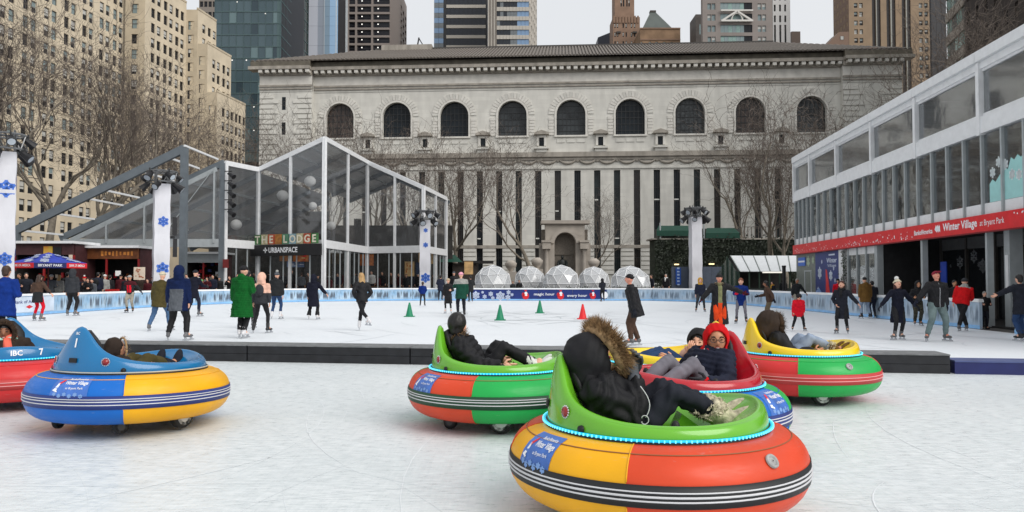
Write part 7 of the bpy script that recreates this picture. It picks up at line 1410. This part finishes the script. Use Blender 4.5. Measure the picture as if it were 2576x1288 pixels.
def person(u, vt, vf, face, label, sp, group='skaters on the rink', Y=None, zoff=.0):
    """a standing figure whose head top and feet are seen at vt and vf; face: 0 right, 90 away, 270 towards the camera"""
    if Y is None: p = gnd(u, vf, .004)
    else: p = atY(u, HZ, Y); p.z = .0
    top = atY(u, vt, p.y).z; H = top - p.z - zoff; s_ = H / 1.80; hat = sp.get('hat')
    if hat and hat[0] == 'pom': s_ = H / 1.90
    elif hat and hat[0] in ('knit', 'hood', 'helmet'): s_ = H / 1.82
    lean = math.radians(sp.get('lean', 3)); side = math.radians(sp.get('side', 0)); ft = sp.get('feet', ((.11, .02, 0), (-.11, -.02, 0))); lift = .075 if sp.get('foot', ('skate', 0))[0] == 'skate' else 0
    an = [Vector((f[0], f[1] - .03, .10 + lift + f[2])) for f in ft]; cx = sp.get('px', (ft[0][0] + ft[1][0]) / 2); cy = sp.get('py', (ft[0][1] + ft[1][1]) / 2 - .10 * math.sin(lean) * 2)
    hz_ = .98; hp = None
    for _ in range(40):
        pel = Vector((cx, cy, hz_)); hp = [pel + Vector((.09, 0, -.02)), pel + Vector((-.09, 0, -.02))]
        if all((hp[i] - an[i]).length <= .835 - .012 * sp.get('bend', 0) for i in (0, 1)): break
        hz_ -= .01
    R = Matrix.Rotation(side, 3, 'Y') @ Matrix.Rotation(-lean, 3, 'X'); up = R @ Vector((0, 0, 1)); rt = R @ Vector((1, 0, 0)); fr = R @ Vector((0, 1, 0))
    ch, nk = pel + up * .36, pel + up * .515; HM = Matrix.Rotation(math.radians(sp.get('hyaw', 0)), 3, 'Z') @ Matrix.Rotation(-math.radians(sp.get('hpitch', 4)), 3, 'X'); hc = nk + up * .06 + HM @ Vector((0, .025, .125))
    J = dict(pel=pel, chest=ch, neck=nk, head=hc, HM=HM, right=rt, front=fr, hp=hp, an=an, kn=[ik(hp[i], an[i], .42, .42, Vector((.1 * (1 if i == 0 else -1), 1, .1))) for i in (0, 1)], sh=[], el=[], wr=[], hd=[], hn=[], toe=[])
    for i, sx in ((0, 1), (1, -1)):
        s0 = pel + up * .46 + rt * sx * .185 * sp.get('slim', 1.0); a = sp.get('arms', ('down', 'down'))[i]; ua, fa = [Vector((x[0] * sx, x[1], x[2])).normalized() for x in ARM[a]]; ua, fa = (R @ ua).normalized(), (R @ fa).normalized(); e = s0 + ua * .285; wv = e + fa * .25
        J['sh'].append(s0); J['el'].append(e); J['wr'].append(wv); J['hd'].append(fa); J['hn'].append(Vector((-sx, 0, 0)) if abs(fa.x) < .9 else Vector((0, 1, 0)))
        tt = sp.get('toes', (18, -18))[i]; J['toe'].append(Vector((math.sin(math.radians(tt)), math.cos(math.radians(tt)), sp.get('toez', (0, 0))[i])))
    o = bpy.data.objects.new('person', None); me = bpy.data.meshes.new('person'); o = bpy.data.objects.new('person', me); COL.objects.link(o); o.location = (p.x, p.y, p.z + zoff); o.rotation_euler = (0, 0, math.radians(face - 90)); o.scale = (s_, s_, s_); tag(o, label, 'person', group)
    figure(o, J, sp, min(.040, max(.018, p.y * .0009))); PEOPLE.append(o); return o
def rider(car, label, sp, pel=(-.20, 0, .45), neck=(-.40, 0, .86), head=(-.40, 0, 1.0), look=(1, 0, 0), knees=((.08, -.10, .73), (.06, .12, .72)), feet=((.38, -.10, .58), (.38, .10, .58)), toe=((.75, 0, .65), (.75, 0, .65)), hands=((.0, -.28, .60), (.0, .28, .60)), vox=.016, scale=1.0, hn=((0, 1, 0), (0, -1, 0))):
    """a seated figure in the car's own frame: x forward, y to its left; index 0 is the right side"""
    c = CARS[car]; o = bpy.data.objects.new('person', bpy.data.meshes.new('person')); COL.objects.link(o); o.location = c.location; o.rotation_euler = c.rotation_euler; tag(o, label, 'person', 'people riding bumper cars')
    V = Vector; pel, nk, hc = V(pel), V(neck), V(head); up = (nk - pel).normalized(); rt = V((0, -1, 0)); fr = rt.cross(up) * -1; fr = V((1, 0, 0)) - up * up.x; fr.normalize(); lk = V(look).normalized(); X_ = lk.cross(V((0, 0, 1))).normalized(); U_ = X_.cross(lk); HM = Matrix((X_, lk, U_)).transposed(); J = dict(pel=pel, chest=pel + (nk - pel) * .7, neck=nk, head=hc, HM=HM, right=rt, front=fr, sh=[], el=[], wr=[], hd=[], hn=[V(x) for x in hn], hp=[pel + V((.03, -.09, .0)), pel + V((.03, .09, .0))], kn=[V(k) for k in knees], an=[V(f) for f in feet], toe=[V(t).normalized() for t in toe], sole=V((.6, 0, -.8)))
    L = (nk - pel).length
    for i, sx in ((0, 1), (1, -1)):
        s0 = pel + up * L * .88 + rt * sx * .175; wv = V(hands[i]); e = ik(s0, wv, .285, .26, V((-.2, -sx * .5, -.8))); wv = e + (wv - e).normalized() * min(.26, (wv - e).length); J['sh'].append(s0); J['el'].append(e); J['wr'].append(wv); J['hd'].append((wv - e).normalized())
    sp.setdefault('hemdir', V((.75, 0, -.55)).normalized()); figure(o, J, sp, vox); PEOPLE.append(o); return o
two = lambda up, side, fw_: (up < .16).astype(int)
A2 = lambda a, b: (a, b)
# ------------------------------------------------------------------ riders
rider('A', 'rider in black coat with fur-trimmed hood reclining in the nearest bumper car', dict(top_c='black', fold=2.2, cut='j', leg_c='ink', leg=1.05, hat=('hood', 'black'), fur=fur_t, furlen=.075, furn=5200, furarc=(-1.2, 4.3), furpos=.105, hood_open=(.105, .128), hoodk=1.08, head=1.12, puff=1.28, glove='grey', foot=('boot', CL['ivoryboot'], 'fleece'), footk=1.42, skin='mid', hair='black'),
      pel=(-.22, 0, .46), neck=(-.42, .0, .86), head=(-.41, .0, .99), look=(.76, .34, .50), knees=((.10, -.11, .77), (.06, .10, .775)), feet=((.44, -.10, .61), (.46, .09, .625)), toe=((.90, 0, .44), (.88, 0, .48)), hands=((-.15, -.05, .86), (-.12, .10, .89)), hn=((-.5, .5, 0), (-.5, -.5, 0)))
mb = MB(); pA = CARS['A'].matrix_basis.copy()
cA = PEOPLE[-1]; mb.tube([(-.155 + .055 * math.sin(t * 2.6) , -.285 - .02 * t, .84 - .19 * t) for t in [i / 14 for i in range(15)]], .0032, 5); mb.tube([(-.13 - .022 * math.cos(t * 2 * PI), -.305, .645 + .022 * math.sin(t * 2 * PI) - .02 * t) for t in [i / 12 for i in range(13)]], .0032, 5); mb.build('drawstring', line_w, cA, True)
mb = MB(); mb.tube([(-.17, -.07, .805), (-.165, -.04, .815), (-.15, -.01, .82)], .045, 8); mb.build('white_cuff', CL['white'], cA, True)
rider('B', 'rider with short dark hair and black puffer jacket in the lime car, looking away', dict(top_c='black', leg_c='black', hair='black', puff=1.14, quilt=8, fold=1.3, hooddown=1, foot=('shoe', CL['white']), skin='light', head=1.12, furcollar=fur_t),
      pel=(-.22, 0, .46), neck=(-.43, 0, .88), head=(-.44, .02, 1.02), look=(.35, .94, .02), knees=((.06, -.10, .80), (-.02, .12, .80)), feet=((.38, -.08, .60), (.40, .10, .60)), toe=((.75, 0, .65), (.70, 0, .7)), hands=((.02, -.34, .62), (.0, .30, .62)))
rider('C', 'smiling rider in red hood and glasses with navy puffer in the dark red car', dict(top_c='navy', leg_c='gtights', leg=1.12, hat=('hood', 'scarlet'), hoodk=.93, hood_open=(.084, .102), puff=1.16, quilt=9, zip=1, glasses=1, smile=1, skin='mid', head=1.06, glove='dgrey', foot=('shoe', CL['char'])),
      pel=(-.24, .0, .45), neck=(-.40, .0, .83), head=(-.42, .03, .94), look=(.62, .78, -.06), knees=((.02, -.15, .74), (.00, .15, .745)), feet=((.33, -.10, .58), (.30, .12, .58)), toe=((.85, 0, .35), (.85, 0, .35)), hands=((-.02, -.33, .60), (.0, .34, .60)))
mb = MB(); mb.tube([(.0, .34, .64), (.05, .35, .62), (.06, .34, .57), (.02, .33, .55)], .02, 6); mb.build('red_wrist_strap', CL['scarlet'], PEOPLE[-1], True)
rider('D', 'laughing woman in black coat with dark hood and peach scarf in the hidden yellow car', dict(top_c='black', leg_c='djean', hair='black', hat=('hood', 'black'), hood_open=(.085, .11), smile=1, skin='light', head=1.05, scarf='blush', foot=('boot', CL['tan']), hairlen=.05),
      pel=(-.22, .0, .45), neck=(-.34, .12, .68), head=(-.30, .17, .785), look=(.62, .78, -.04), knees=((.06, -.10, .66), (.06, .12, .66)), feet=((.40, -.08, .58), (.40, .10, .58)), hands=((-.18, .20, .66), (.10, .30, .60)), hn=((-.7, -.7, 0), (0, -1, 0)))
rider('E', 'rider in dark brown fur-hooded coat and pale jeans in the right yellow car', dict(top_c='black', leg_c='ljean', hat=('hood', 'dbrown'), fur=fur_d, furlen=.06, furn=700, hood_open=(.09, .11), skin='mid', head=1.08, hair='black', puff=1.22, hoodk=1.1, foot=('boot', CL['tan'], 'fleece'), footk=1.2),
      pel=(-.20, 0, .45), neck=(-.38, 0, .80), head=(-.37, .0, .93), look=(.94, .28, -.05), knees=((.10, -.09, .76), (.04, .10, .75)), feet=((.44, -.08, .60), (.44, .08, .60)), toe=((.72, 0, .68), (.72, 0, .68)), hands=((.08, -.26, .60), (.08, .26, .60)))
rider('F', 'rider in brown fur hood hidden behind the blue number 1 shell, boots showing', dict(top_c='dbrown', leg_c='olive', hat=('hood', 'dbrown'), fur=fur_t, furlen=.02, furn=400, hoodk=.82, head=.86, skin='mid', hair='black', foot=('boot', CL['ink']), footk=1.2),
      pel=(-.18, 0, .42), neck=(-.33, -.02, .68), head=(-.30, -.09, .795), look=(.9, -.3, .0), knees=((.10, -.10, .66), (.10, .10, .66)), feet=((.42, -.12, .57), (.42, .12, .57)), toe=((.35, 0, .93), (.35, 0, .93)), hands=((.02, -.25, .56), (.02, .25, .56)))
rider('G', 'small child in brown fur hood with coral and mint scarf in the number 7 car', dict(top_c='dbrown', leg_c='ink', hat=('hood', 'dbrown'), fur=fur_d, furlen=.045, furn=700, hood_open=(.095, .11), skin='dark', scarf='coral', smile=1, hair='black', head=1.0, foot=('boot', CL['ink']), puff=1.1),
      pel=(-.14, -.03, .46), neck=(-.22, -.06, .74), head=(-.18, -.09, .86), look=(.99, -.05, -.04), knees=((.12, -.10, .60), (.12, .10, .60)), feet=((.36, -.10, .50), (.36, .10, .50)), hands=((.0, -.22, .58), (.0, .22, .58)))
mb = MB(); mb.tube([(-.12, -.06 + .11 * math.cos(q), .745 + .035 * math.sin(q)) for q in [PI * i / 10 for i in range(11)]], .03, 7); mb.build('mint_scarf_fold', CL['mint'], PEOPLE[-1], True)
# ------------------------------------------------------------------ skaters on the rink, left to right
sk = ('skate', boot_b); sw_k = ('skate', boot_w); sg_k = ('skate', boot_g); W2 = ((.22, .05, 0), (-.22, -.05, 0)); S1 = ((.10, .18, 0), (-.12, -.22, .02))
person(9, 668, 880, 95, 'skater in bright blue jacket cut by the left edge', dict(top_c='blue', leg_c='ink', hair='brown', cut='l', puff=1.12, skin='mid', foot=sk, arms=('bent', 'down')))
person(96, 690, 808, 80, 'girl in brown and grey coat and red trousers with an arm stretched right', dict(top_c='brown', top2=['char'], rule=lambda u, s, f: (u < .12).astype(int), leg_c='red', leg=.88, cut='l', hair='brown', hairlen=.12, arms=('out', 'bent'), feet=((.16, -.02, 0), (-.20, .04, 0)), foot=sg_k, lean=8, side=-4))
person(180, 676, 795, 85, 'tall skater in grey hooded top and black trousers by the white board sign', dict(top_c='dgrey', leg_c='black', hat=('hood', 'dgrey'), arms=('down', 'down'), feet=((.16, 0, 0), (-.16, 0, 0)), foot=sg_k, leg=1.05))
person(327, 691, 787, 272, 'skater in dark red and black jacket with pale trousers facing the camera', dict(top_c='char', top2=['dred', 'red'], rule=lambda u, s, f: np.where(u > .36, 1, np.where((u > .0) & (s < .10) & (s > .02), 2, 0)), leg_c='stone', hat=('knit', 'lgrey'), arms=('bent', 'out'), feet=((.10, .1, 0), (-.10, -.05, 0)), foot=sk, skin='mid', glove='ink', lean=6))
person(398, 681, 833, 82, 'skater in olive jacket, beige knit hat and blue jeans', dict(top_c='olive', leg_c='jean', hat=('knit', 'cream'), cut='l', puff=1.1, arms=('pocket', 'down'), feet=((.24, .22, 0), (-.20, -.14, 0)), foot=sg_k, lean=5, side=3, leg=1.05))
person(448, 668, 857, 90, 'skater in navy and grey hooded jacket with black trousers near the barrier', dict(top_c='hoodblue', top2=['grey'], rule=lambda u, s, f: ((u < .27) & (s < .165)).astype(int), leg_c='black', hat=('hood', 'hoodblue'), cut='l', puff=1.18, arms=('down', 'down'), feet=((.21, .0, 0), (-.23, .0, 0)), foot=sg_k, leg=1.14, toes=(30, -30)))
person(488, 677, 797, 75, 'skater in navy coat reaching forward behind the navy and grey hooded skater', dict(top_c='dnavy', leg_c='navy', hat=('knit', 'ink'), arms=('fwd', 'fwd'), cut='l', foot=sg_k, feet=S1, glove='dgrey', lean=10))
person(608, 666, 851, 84, 'skater in long green puffer and black hat with white skates', dict(top_c='green', leg_c='black', hat=('knit', 'black'), cut='c', puff=1.2, quilt=13, hooddown=1, arms=('bent', 'down'), feet=((.07, .0, 0), (-.06, .02, 0)), foot=sw_k, leg=1.05, hyaw=-25))
person(622, 680, 826, 95, 'skater in black mostly hidden behind the green puffer coat', dict(top_c='black', leg_c='black', hair='black', arms=('down', 'bent'), feet=((.18, 0, 0), (-.20, 0, 0)), foot=sg_k))
person(657, 686, 838, 88, 'skater in pink hood with grey backpack and black leggings', dict(top_c='blush', top2=['dgrey'], rule=lambda u, s, f: (u < .22).astype(int), leg_c='black', leg=.86, hat=('hood', 'blush'), bag='dgrey', arms=('down', 'down'), feet=((.21, .0, 0), (-.23, .0, 0)), foot=sk, toes=(25, -25)))
person(694, 678, 803, 85, 'skater in charcoal jacket, grey pompom hat and blue jeans', dict(top_c='char', leg_c='djean', leg=.92, hat=('pom', 'grey', 'lgrey'), arms=('down', 'bent'), feet=((.16, .05, 0), (-.16, .0, 0)), foot=sw_k, puff=1.08, hooddown=1))
person(788, 690, 804, 88, 'skater in long navy coat and black flared trousers', dict(top_c='dnavy', leg_c='black', flare=1.75, cut='c', hat=('hood', 'dnavy'), arms=('out', 'down'), feet=((.17, .0, 0), (-.17, .0, 0)), foot=sw_k, puff=1.1, long=1, slim=.92))
person(908, 685, 832, 120, 'blonde skater in black jacket gliding on one leg', dict(top_c='black', leg_c='black', leg=.86, hair='blonde', hairlen=.22, arms=('pocket', 'pocket'), feet=((-.04, .08, 0), (.14, -.34, .16)), foot=sw_k, lean=10, side=2, slim=.92, px=.02, py=-.02))
person(1063, 709, 770, 92, 'child in blue jacket and grey trousers near the right light tower', dict(top_c='royal', leg_c='dgrey', hair='brown', arms=('pocket', 'pocket'), feet=((.16, 0, 0), (-.16, 0, 0)), foot=sk, lean=8, head=1.15))
person(1108, 692, 757, 85, 'skater in dark navy clothes by the boards left of the beige hat', dict(top_c='navy', leg_c='ink', hair='black', arms=('bent', 'bent'), foot=sk, cut='l'))
person(1127, 699, 789, 265, 'girl in black dress and beige hat with white skates', dict(top_c='black', leg_c='black', leg=.85, hat=('knit', 'beige'), cut='c', arms=('down', 'bent'), feet=((.13, 0, 0), (-.16, .05, 0)), foot=sw_k, slim=.9, skin='light', hair='blonde'))
person(1160, 683, 797, 100, 'skater in green and grey jacket and pink hat', dict(top_c='bottle', top2=['lgrey'], rule=lambda u, s, f: (u > .33).astype(int), leg_c='ink', hat=('knit', 'pink'), arms=('down', 'fwd'), cut='l', puff=1.15, feet=((.13, .03, 0), (-.13, .0, 0)), foot=sk, leg=1.05))
person(1184, 693, 760, 105, 'skater in dark coat behind the pink hat skater', dict(top_c='char', leg_c='ink', hair='black', arms=('bent', 'down'), foot=sk, cut='l'))
person(1516, 700, 759, 100, 'skater in black before the banner words every hour', dict(top_c='ink', leg_c='black', hair='black', arms=('fwd', 'bent'), foot=sk, hat=('hood', 'black'), lean=10))
person(1590, 686, 870, 172, 'older skater in black coat, black beanie and brown trousers leaning left', dict(top_c='black', leg_c='brown', leg=1.12, hat=('knit', 'black'), cut='l', arms=('down', 'down'), feet=((-.10, .05, 0), (.08, -.12, 0)), foot=sg_k, lean=13, skin='ruddy', puff=1.14, toes=(5, -10), glove='ink', hpitch=-6, long=1))
person(1762, 699, 785, 262, 'child in dark jacket with mustard fur hood left of the long black coat', dict(top_c='navy', leg_c='dgrey', hat=('hood', 'mustard'), arms=('down', 'down'), feet=W2, foot=sk, skin='light', head=1.1))
person(1810, 687, 842, 268, 'man in long black coat, olive sweater and orange trousers with arms out', dict(top_c='black', top2=['sage', 'rust'], rule=lambda u, s, f: np.where((s < .06) & (f > .02), np.where(u > -.02, 1, 2), 0), leg_c='rust', cut='x', hat=('knit', 'black'), arms=('out', 'wide'), feet=((.12, .05, 0), (-.10, .0, 0)), foot=sk, furcollar=fur_c, glove='dred', skin='ruddy', puff=1.14))
person(1864, 700, 815, 250, 'boy in blue jacket and grey tights right of the long black coat', dict(top_c='royal', leg_c='gtights', leg=.85, hair='ginger', cut='l', arms=('bent', 'bent'), feet=((.17, .0, 0), (-.20, .0, 0)), foot=sk, skin='light', glove='red', head=1.12))
person(1933, 705, 812, 160, 'skater in brown jacket and khaki trousers leaning left', dict(top_c='brown', leg_c='khaki', hair='black', arms=('fwd', 'back'), feet=((-.10, .05, 0), (.1, -.1, 0)), foot=sk, lean=14, skin='dark', glove='ink', puff=1.08))
person(2004, 700, 787, 280, 'skater in slate jacket behind the child in red', dict(top_c='char', leg_c='stone', hair='grey', arms=('down', 'out'), foot=sk, skin='dark', lean=9))
person(2010, 739, 833, 268, 'small child in red puffer jacket and black helmet', dict(top_c='red', leg_c='black', hat=('helmet', 'black'), puff=1.36, quilt=8, cut='l', arms=('down', 'down'), feet=((.30, .0, 0), (-.26, .02, 0)), foot=sk, skin='light', head=1.25, lean=10))
person(2120, 707, 840, 235, 'woman with auburn hair in long black coat', dict(top_c='ink', leg_c='black', leg=.9, hair='auburn', hairlen=.14, cut='c', arms=('pocket', 'out'), feet=((.16, .1, 0), (-.14, -.05, 0)), foot=sg_k, skin='light', head=1.08, scarf='black', hpitch=-12))
person(2177, 696, 802, 92, 'skater in tan brown coat and pale jeans seen from behind', dict(top_c='tan', leg_c='ljean', leg=1.05, hat=('knit', 'black'), cut='l', puff=1.12, arms=('down', 'down'), feet=((.19, 0, 0), (-.17, 0, 0)), foot=sk, hooddown=1))
person(2196, 706, 801, 92, 'skater in dark blue trousers beside the tan brown coat', dict(top_c='ink', leg_c='navy', hair='black', arms=('down', 'bent'), foot=sk))
person(2257, 695, 855, 268, 'girl in white pompom hat and navy coat holding a hand on her left', dict(top_c='dnavy', leg_c='black', leg=.9, hat=('pom', 'cream', 'white'), cut='c', arms=('out', 'out'), feet=((.12, .14, 0), (-.14, -.03, 0)), foot=sg_k, hair='auburn', hairlen=.10, skin='light', glove='ink', hpitch=-18, head=1.1, slim=.92, toes=(60, -10)))
person(2309, 706, 820, 262, 'skater in camouflage trousers behind the joined hands', dict(top_c='black', leg_c='camo', leg=1.1, hat=('hood', 'black'), arms=('bent', 'bent'), foot=sg_k, lean=12, skin='mid'))
person(2358, 681, 859, 270, 'man in maroon cap, black jacket and grey green trousers', dict(top_c='black', leg_c='teal', leg=1.12, hat=('cap', 'maroon'), arms=('out', 'down'), feet=((.26, .04, 0), (-.24, -.02, 0)), foot=sg_k, skin='ruddy', glove='navy', puff=1.12, hpitch=-20, zip=1, toes=(40, -20)))
person(2428, 695, 833, 60, 'skater in red jacket with grey hood leaning on the boards', dict(top_c='scarlet', leg_c='black', leg=1.08, hat=('knit', 'dgrey'), hooddown=1, arms=('fwd', 'down'), feet=((-.18, -.28, 0), (.05, -.05, 0)), foot=sg_k, lean=20, side=8, puff=1.12, top2=['lgrey'], rule=lambda u, s, f: ((u > .46) & (s < .17)).astype(int)))
person(2566, 690, 858, 100, 'skater in black jacket and blue jeans cut by the right edge', dict(top_c='ink', leg_c='djean', hair='black', arms=('bent', 'wide'), feet=((.16, .05, 0), (-.1, -.1, 0)), foot=sk, cut='l', puff=1.12))
# ------------------------------------------------------------------ people beyond the boards
sh_ = ('shoe', CL['black']); gS = 'people beyond the rink boards'
def sp_(**k): d = dict(foot=sh_, leg_c='ink'); d.update(k); return d
W = [(32, 676, 34.5, 270, 'onlooker in black with tan fur hood at the left boards', sp_(top_c='black', hat=('hood', 'black'), fur=fur_t, furn=200, skin='dark', arms=('fwd', 'bent'))),
     (66, 684, 36, 300, 'onlooker in black pointing right behind the left boards', sp_(top_c='ink', hair='black', arms=('bent', 'fwd'))),
     (128, 688, 40.5, 90, 'onlooker in grey under the blue parasol', sp_(top_c='grey', hat=('knit', 'white'), arms=('bent', 'bent'))),
     (148, 690, 41.5, 90, 'onlooker with pale hair under the blue parasol', sp_(top_c='lgrey', hair='blonde', hairlen=.15)),
     (168, 683, 42, 80, 'onlooker in black right of the parasol pole', sp_(top_c='black', hair='black', arms=('phone', 'bent'))),
     (214, 690, 42.5, 250, 'onlooker in red and white hat behind the left boards', sp_(top_c='dgrey', hat=('pom', 'scarlet', 'white'), skin='light')),
     (222, 698, 41, 265, 'onlooker in black holding a cup behind the left boards', sp_(top_c='black', hair='brown', arms=('phone', 'bent'))),
     (246, 683, 43.5, 92, 'onlooker in dark blue coat with backpack facing the brown kiosk', sp_(top_c='navy', hair='black', bag='char')),
     (263, 688, 44.5, 92, 'onlooker in white hat facing the brown kiosk', sp_(top_c='lgrey', hat=('knit', 'white'))),
     (318, 693, 45.0, 270, 'onlooker in black beside the cream menu board', sp_(top_c='ink', hair='black')),
     (372, 700, 44.5, 265, 'onlooker in dark red behind the left boards right of the menu board', sp_(top_c='dred', hair='black')),
     (424, 690, 48, 270, 'onlooker with dark headband behind the sleeved tower', sp_(top_c='ink', hat=('band', 'black'), hair='brown', skin='mid')),
     (470, 688, 49, 265, 'onlooker with white scarf left of the gift kiosk', sp_(top_c='black', hair='black', scarf='white')),
     (498, 686, 50.2, 268, 'woman with striped headband before the gift kiosk', sp_(top_c='black', hat=('band', 'pink'), hair='brown', scarf='white', skin='light')),
     (508, 702, 49.4, 270, 'child in lime hat before the gift kiosk', sp_(top_c='dred', hat=('knit', 'lime'), skin='light', head=1.2)),
     (522, 696, 51, 255, 'onlooker in dark red before the gift kiosk', sp_(top_c='dred', hair='black', arms=('cheer', 'bent'))),
     (578, 693, 52, 262, 'onlooker in black patterned jacket by the crowd fence', sp_(top_c='black', hair='brown', skin='light', arms=('phone', 'cheer'))),
     (676, 680, 62.5, 88, 'visitor in dark coat at the tent entrance left side', sp_(top_c='char', hair='black')), (734, 676, 63.5, 268, 'visitor in black sitting near the tent entrance posters', sp_(top_c='black', hair='black')),
     (758, 684, 63, 100, 'visitor in grey inside the tent entrance', sp_(top_c='grey', hair='brown')), (800, 690, 60.5, 270, 'visitor in black cap at the white tent corner', sp_(top_c='black', hat=('cap', 'black'))),
     (828, 692, 61.5, 280, 'visitor with white hat right of the tent corner', sp_(top_c='dred', hat=('knit', 'white'))), (870, 680, 70, 270, 'visitor in red behind the thin mullions', sp_(top_c='dred', hair='black')),
     (935, 680, 72, 260, 'visitor in white shirt behind the tent glass right of the blonde skater', sp_(top_c='white', hair='black')), (962, 682, 73.5, 255, 'visitor in black behind the tent glass', sp_(top_c='black', hair='black')),
     (984, 684, 72.5, 265, 'visitor in brown behind the tent glass before the tan notice', sp_(top_c='brown', hair='black')), (1004, 686, 71.5, 240, 'visitor in dark red near the tan notice', sp_(top_c='dred', hair='brown')), (1036, 684, 73, 262, 'visitor in black right of the tan notice', sp_(top_c='ink', hair='black')),
     (1142, 681, 58, 268, 'onlooker in black with grey hat behind the far boards', sp_(top_c='black', hat=('knit', 'grey'))), (1306, 703, 61, 268, 'onlooker in black between the first two domes', sp_(top_c='black', hair='black')), (1290, 706, 60.8, 268, 'onlooker in dark grey left of the second dome', sp_(top_c='dgrey', hair='black')),
     (1640, 690, 63, 200, 'onlooker in dark jacket right of the largest dome', sp_(top_c='ink', hair='brown')), (1676, 688, 62.5, 230, 'onlooker in black and white left of the blue grey wall', sp_(top_c='black', hair='grey', scarf='white')),
     (1944, 707, 46, 200, 'onlooker with mustard scarf behind the right boards', sp_(top_c='ink', hair='black', scarf='mustard')), (2108, 699, 38.5, 250, 'onlooker in red jacket and black hat before the blue poster', sp_(top_c='red', hat=('knit', 'black'), skin='light')),
     (2400, 702, 25.2, 262, 'woman in black inside the hall entrance beyond the boards', sp_(top_c='black', hair='black', skin='mid')), (1970, 700, 51.5, 265, 'onlooker at the greenhouse kiosk counter', sp_(top_c='char', hair='black'))]
W += [(50, 686, 37, 265, 'onlooker in charcoal between the fur hood and the pointing arm', sp_(top_c='char', hair='brown', skin='mid')), (108, 692, 41.5, 280, 'onlooker in black at the left side of the parasol table', sp_(top_c='black', hair='black', arms=('bent', 'phone'))),
      (194, 694, 43, 262, 'onlooker in navy left of the red and white hat', sp_(top_c='navy', hair='brown', arms=('bent', 'bent'))), (232, 700, 42.2, 275, 'small onlooker in grey beside the cup holder', sp_(top_c='grey', hair='black', head=1.15)),
      (276, 690, 45.8, 90, 'customer in black at the left end of the brown kiosk counter', sp_(top_c='black', hair='black')), (303, 688, 46, 95, 'customer in dark red at the right end of the brown kiosk counter', sp_(top_c='dred', hat=('knit', 'black'))),
      (352, 692, 45.6, 270, 'onlooker in dark brown right under the menu board edge', sp_(top_c='dbrown', hair='black')), (386, 694, 46, 255, 'onlooker in charcoal left of the sleeved tower foot', sp_(top_c='char', hat=('knit', 'dred'))),
      (536, 690, 52.5, 265, 'onlooker in navy right of the dark red cheering onlooker', sp_(top_c='navy', hair='black')), (552, 694, 53.2, 275, 'onlooker in black by the grey tent post', sp_(top_c='black', hat=('knit', 'grey'))),
      (598, 688, 58, 270, 'visitor in dark grey behind the green puffer coat', sp_(top_c='dgrey', hair='brown')), (640, 684, 61.5, 265, 'visitor in black left of the tent entrance', sp_(top_c='black', hair='black')), (712, 682, 64, 95, 'visitor in red scarf deep inside the tent entrance', sp_(top_c='ink', hair='black', scarf='dred')),
      (776, 684, 64, 255, 'visitor in brown right of the orange poster', sp_(top_c='brown', hair='black')), (850, 686, 68, 262, 'visitor in navy behind the slanted mullions', sp_(top_c='navy', hair='brown')), (892, 684, 71, 275, 'visitor in grey left of the blonde skater', sp_(top_c='grey', hair='black')),
      (950, 690, 72.8, 100, 'seated-height visitor in dark red behind the tent glass', sp_(top_c='dred', hair='black')), (1022, 688, 70, 265, 'visitor in charcoal at the tan notice', sp_(top_c='char', hair='black')), (1052, 686, 71.5, 250, 'visitor in black left of the right light tower', sp_(top_c='black', hat=('knit', 'white'))), (1090, 690, 74, 265, 'visitor in brown right of the right light tower', sp_(top_c='brown', hair='black'))]
for u, vt, Y, fc, lb, s_ in W: person(u, vt, None, fc, lb, s_, gS, Y=Y)
person(2475, 731, None, 262, 'grey haired onlooker sitting low by the dark hall entrance', sp_(top_c='black', hair='grey', skin='light', arms=('bent', 'bent')), gS, Y=23.6)
# two guests on the hall's upper floor
for u, vt, y_, fc, lb, s_ in ((2272, 486, 2.0, 100, 'guest in khaki trousers standing on the upper floor of the hall', sp_(top_c='dgrey', leg_c='khaki', hat=('knit', 'white'))), (2419, 512, 1.2, 250, 'guest in red coat and white hat low behind the upper hall window', sp_(top_c='red', hat=('pom', 'white', 'white'), head=1.2))):
    s0, z0 = HF.uv(u, vt, y_); p = HF.p0 + HF.d * s0 + HF.n * y_; person(u, vt, None, fc, lb, s_, 'guests on the upper floor of the hall', Y=p.y, zoff=3.62)
bpy.data.scenes.remove(TMP)
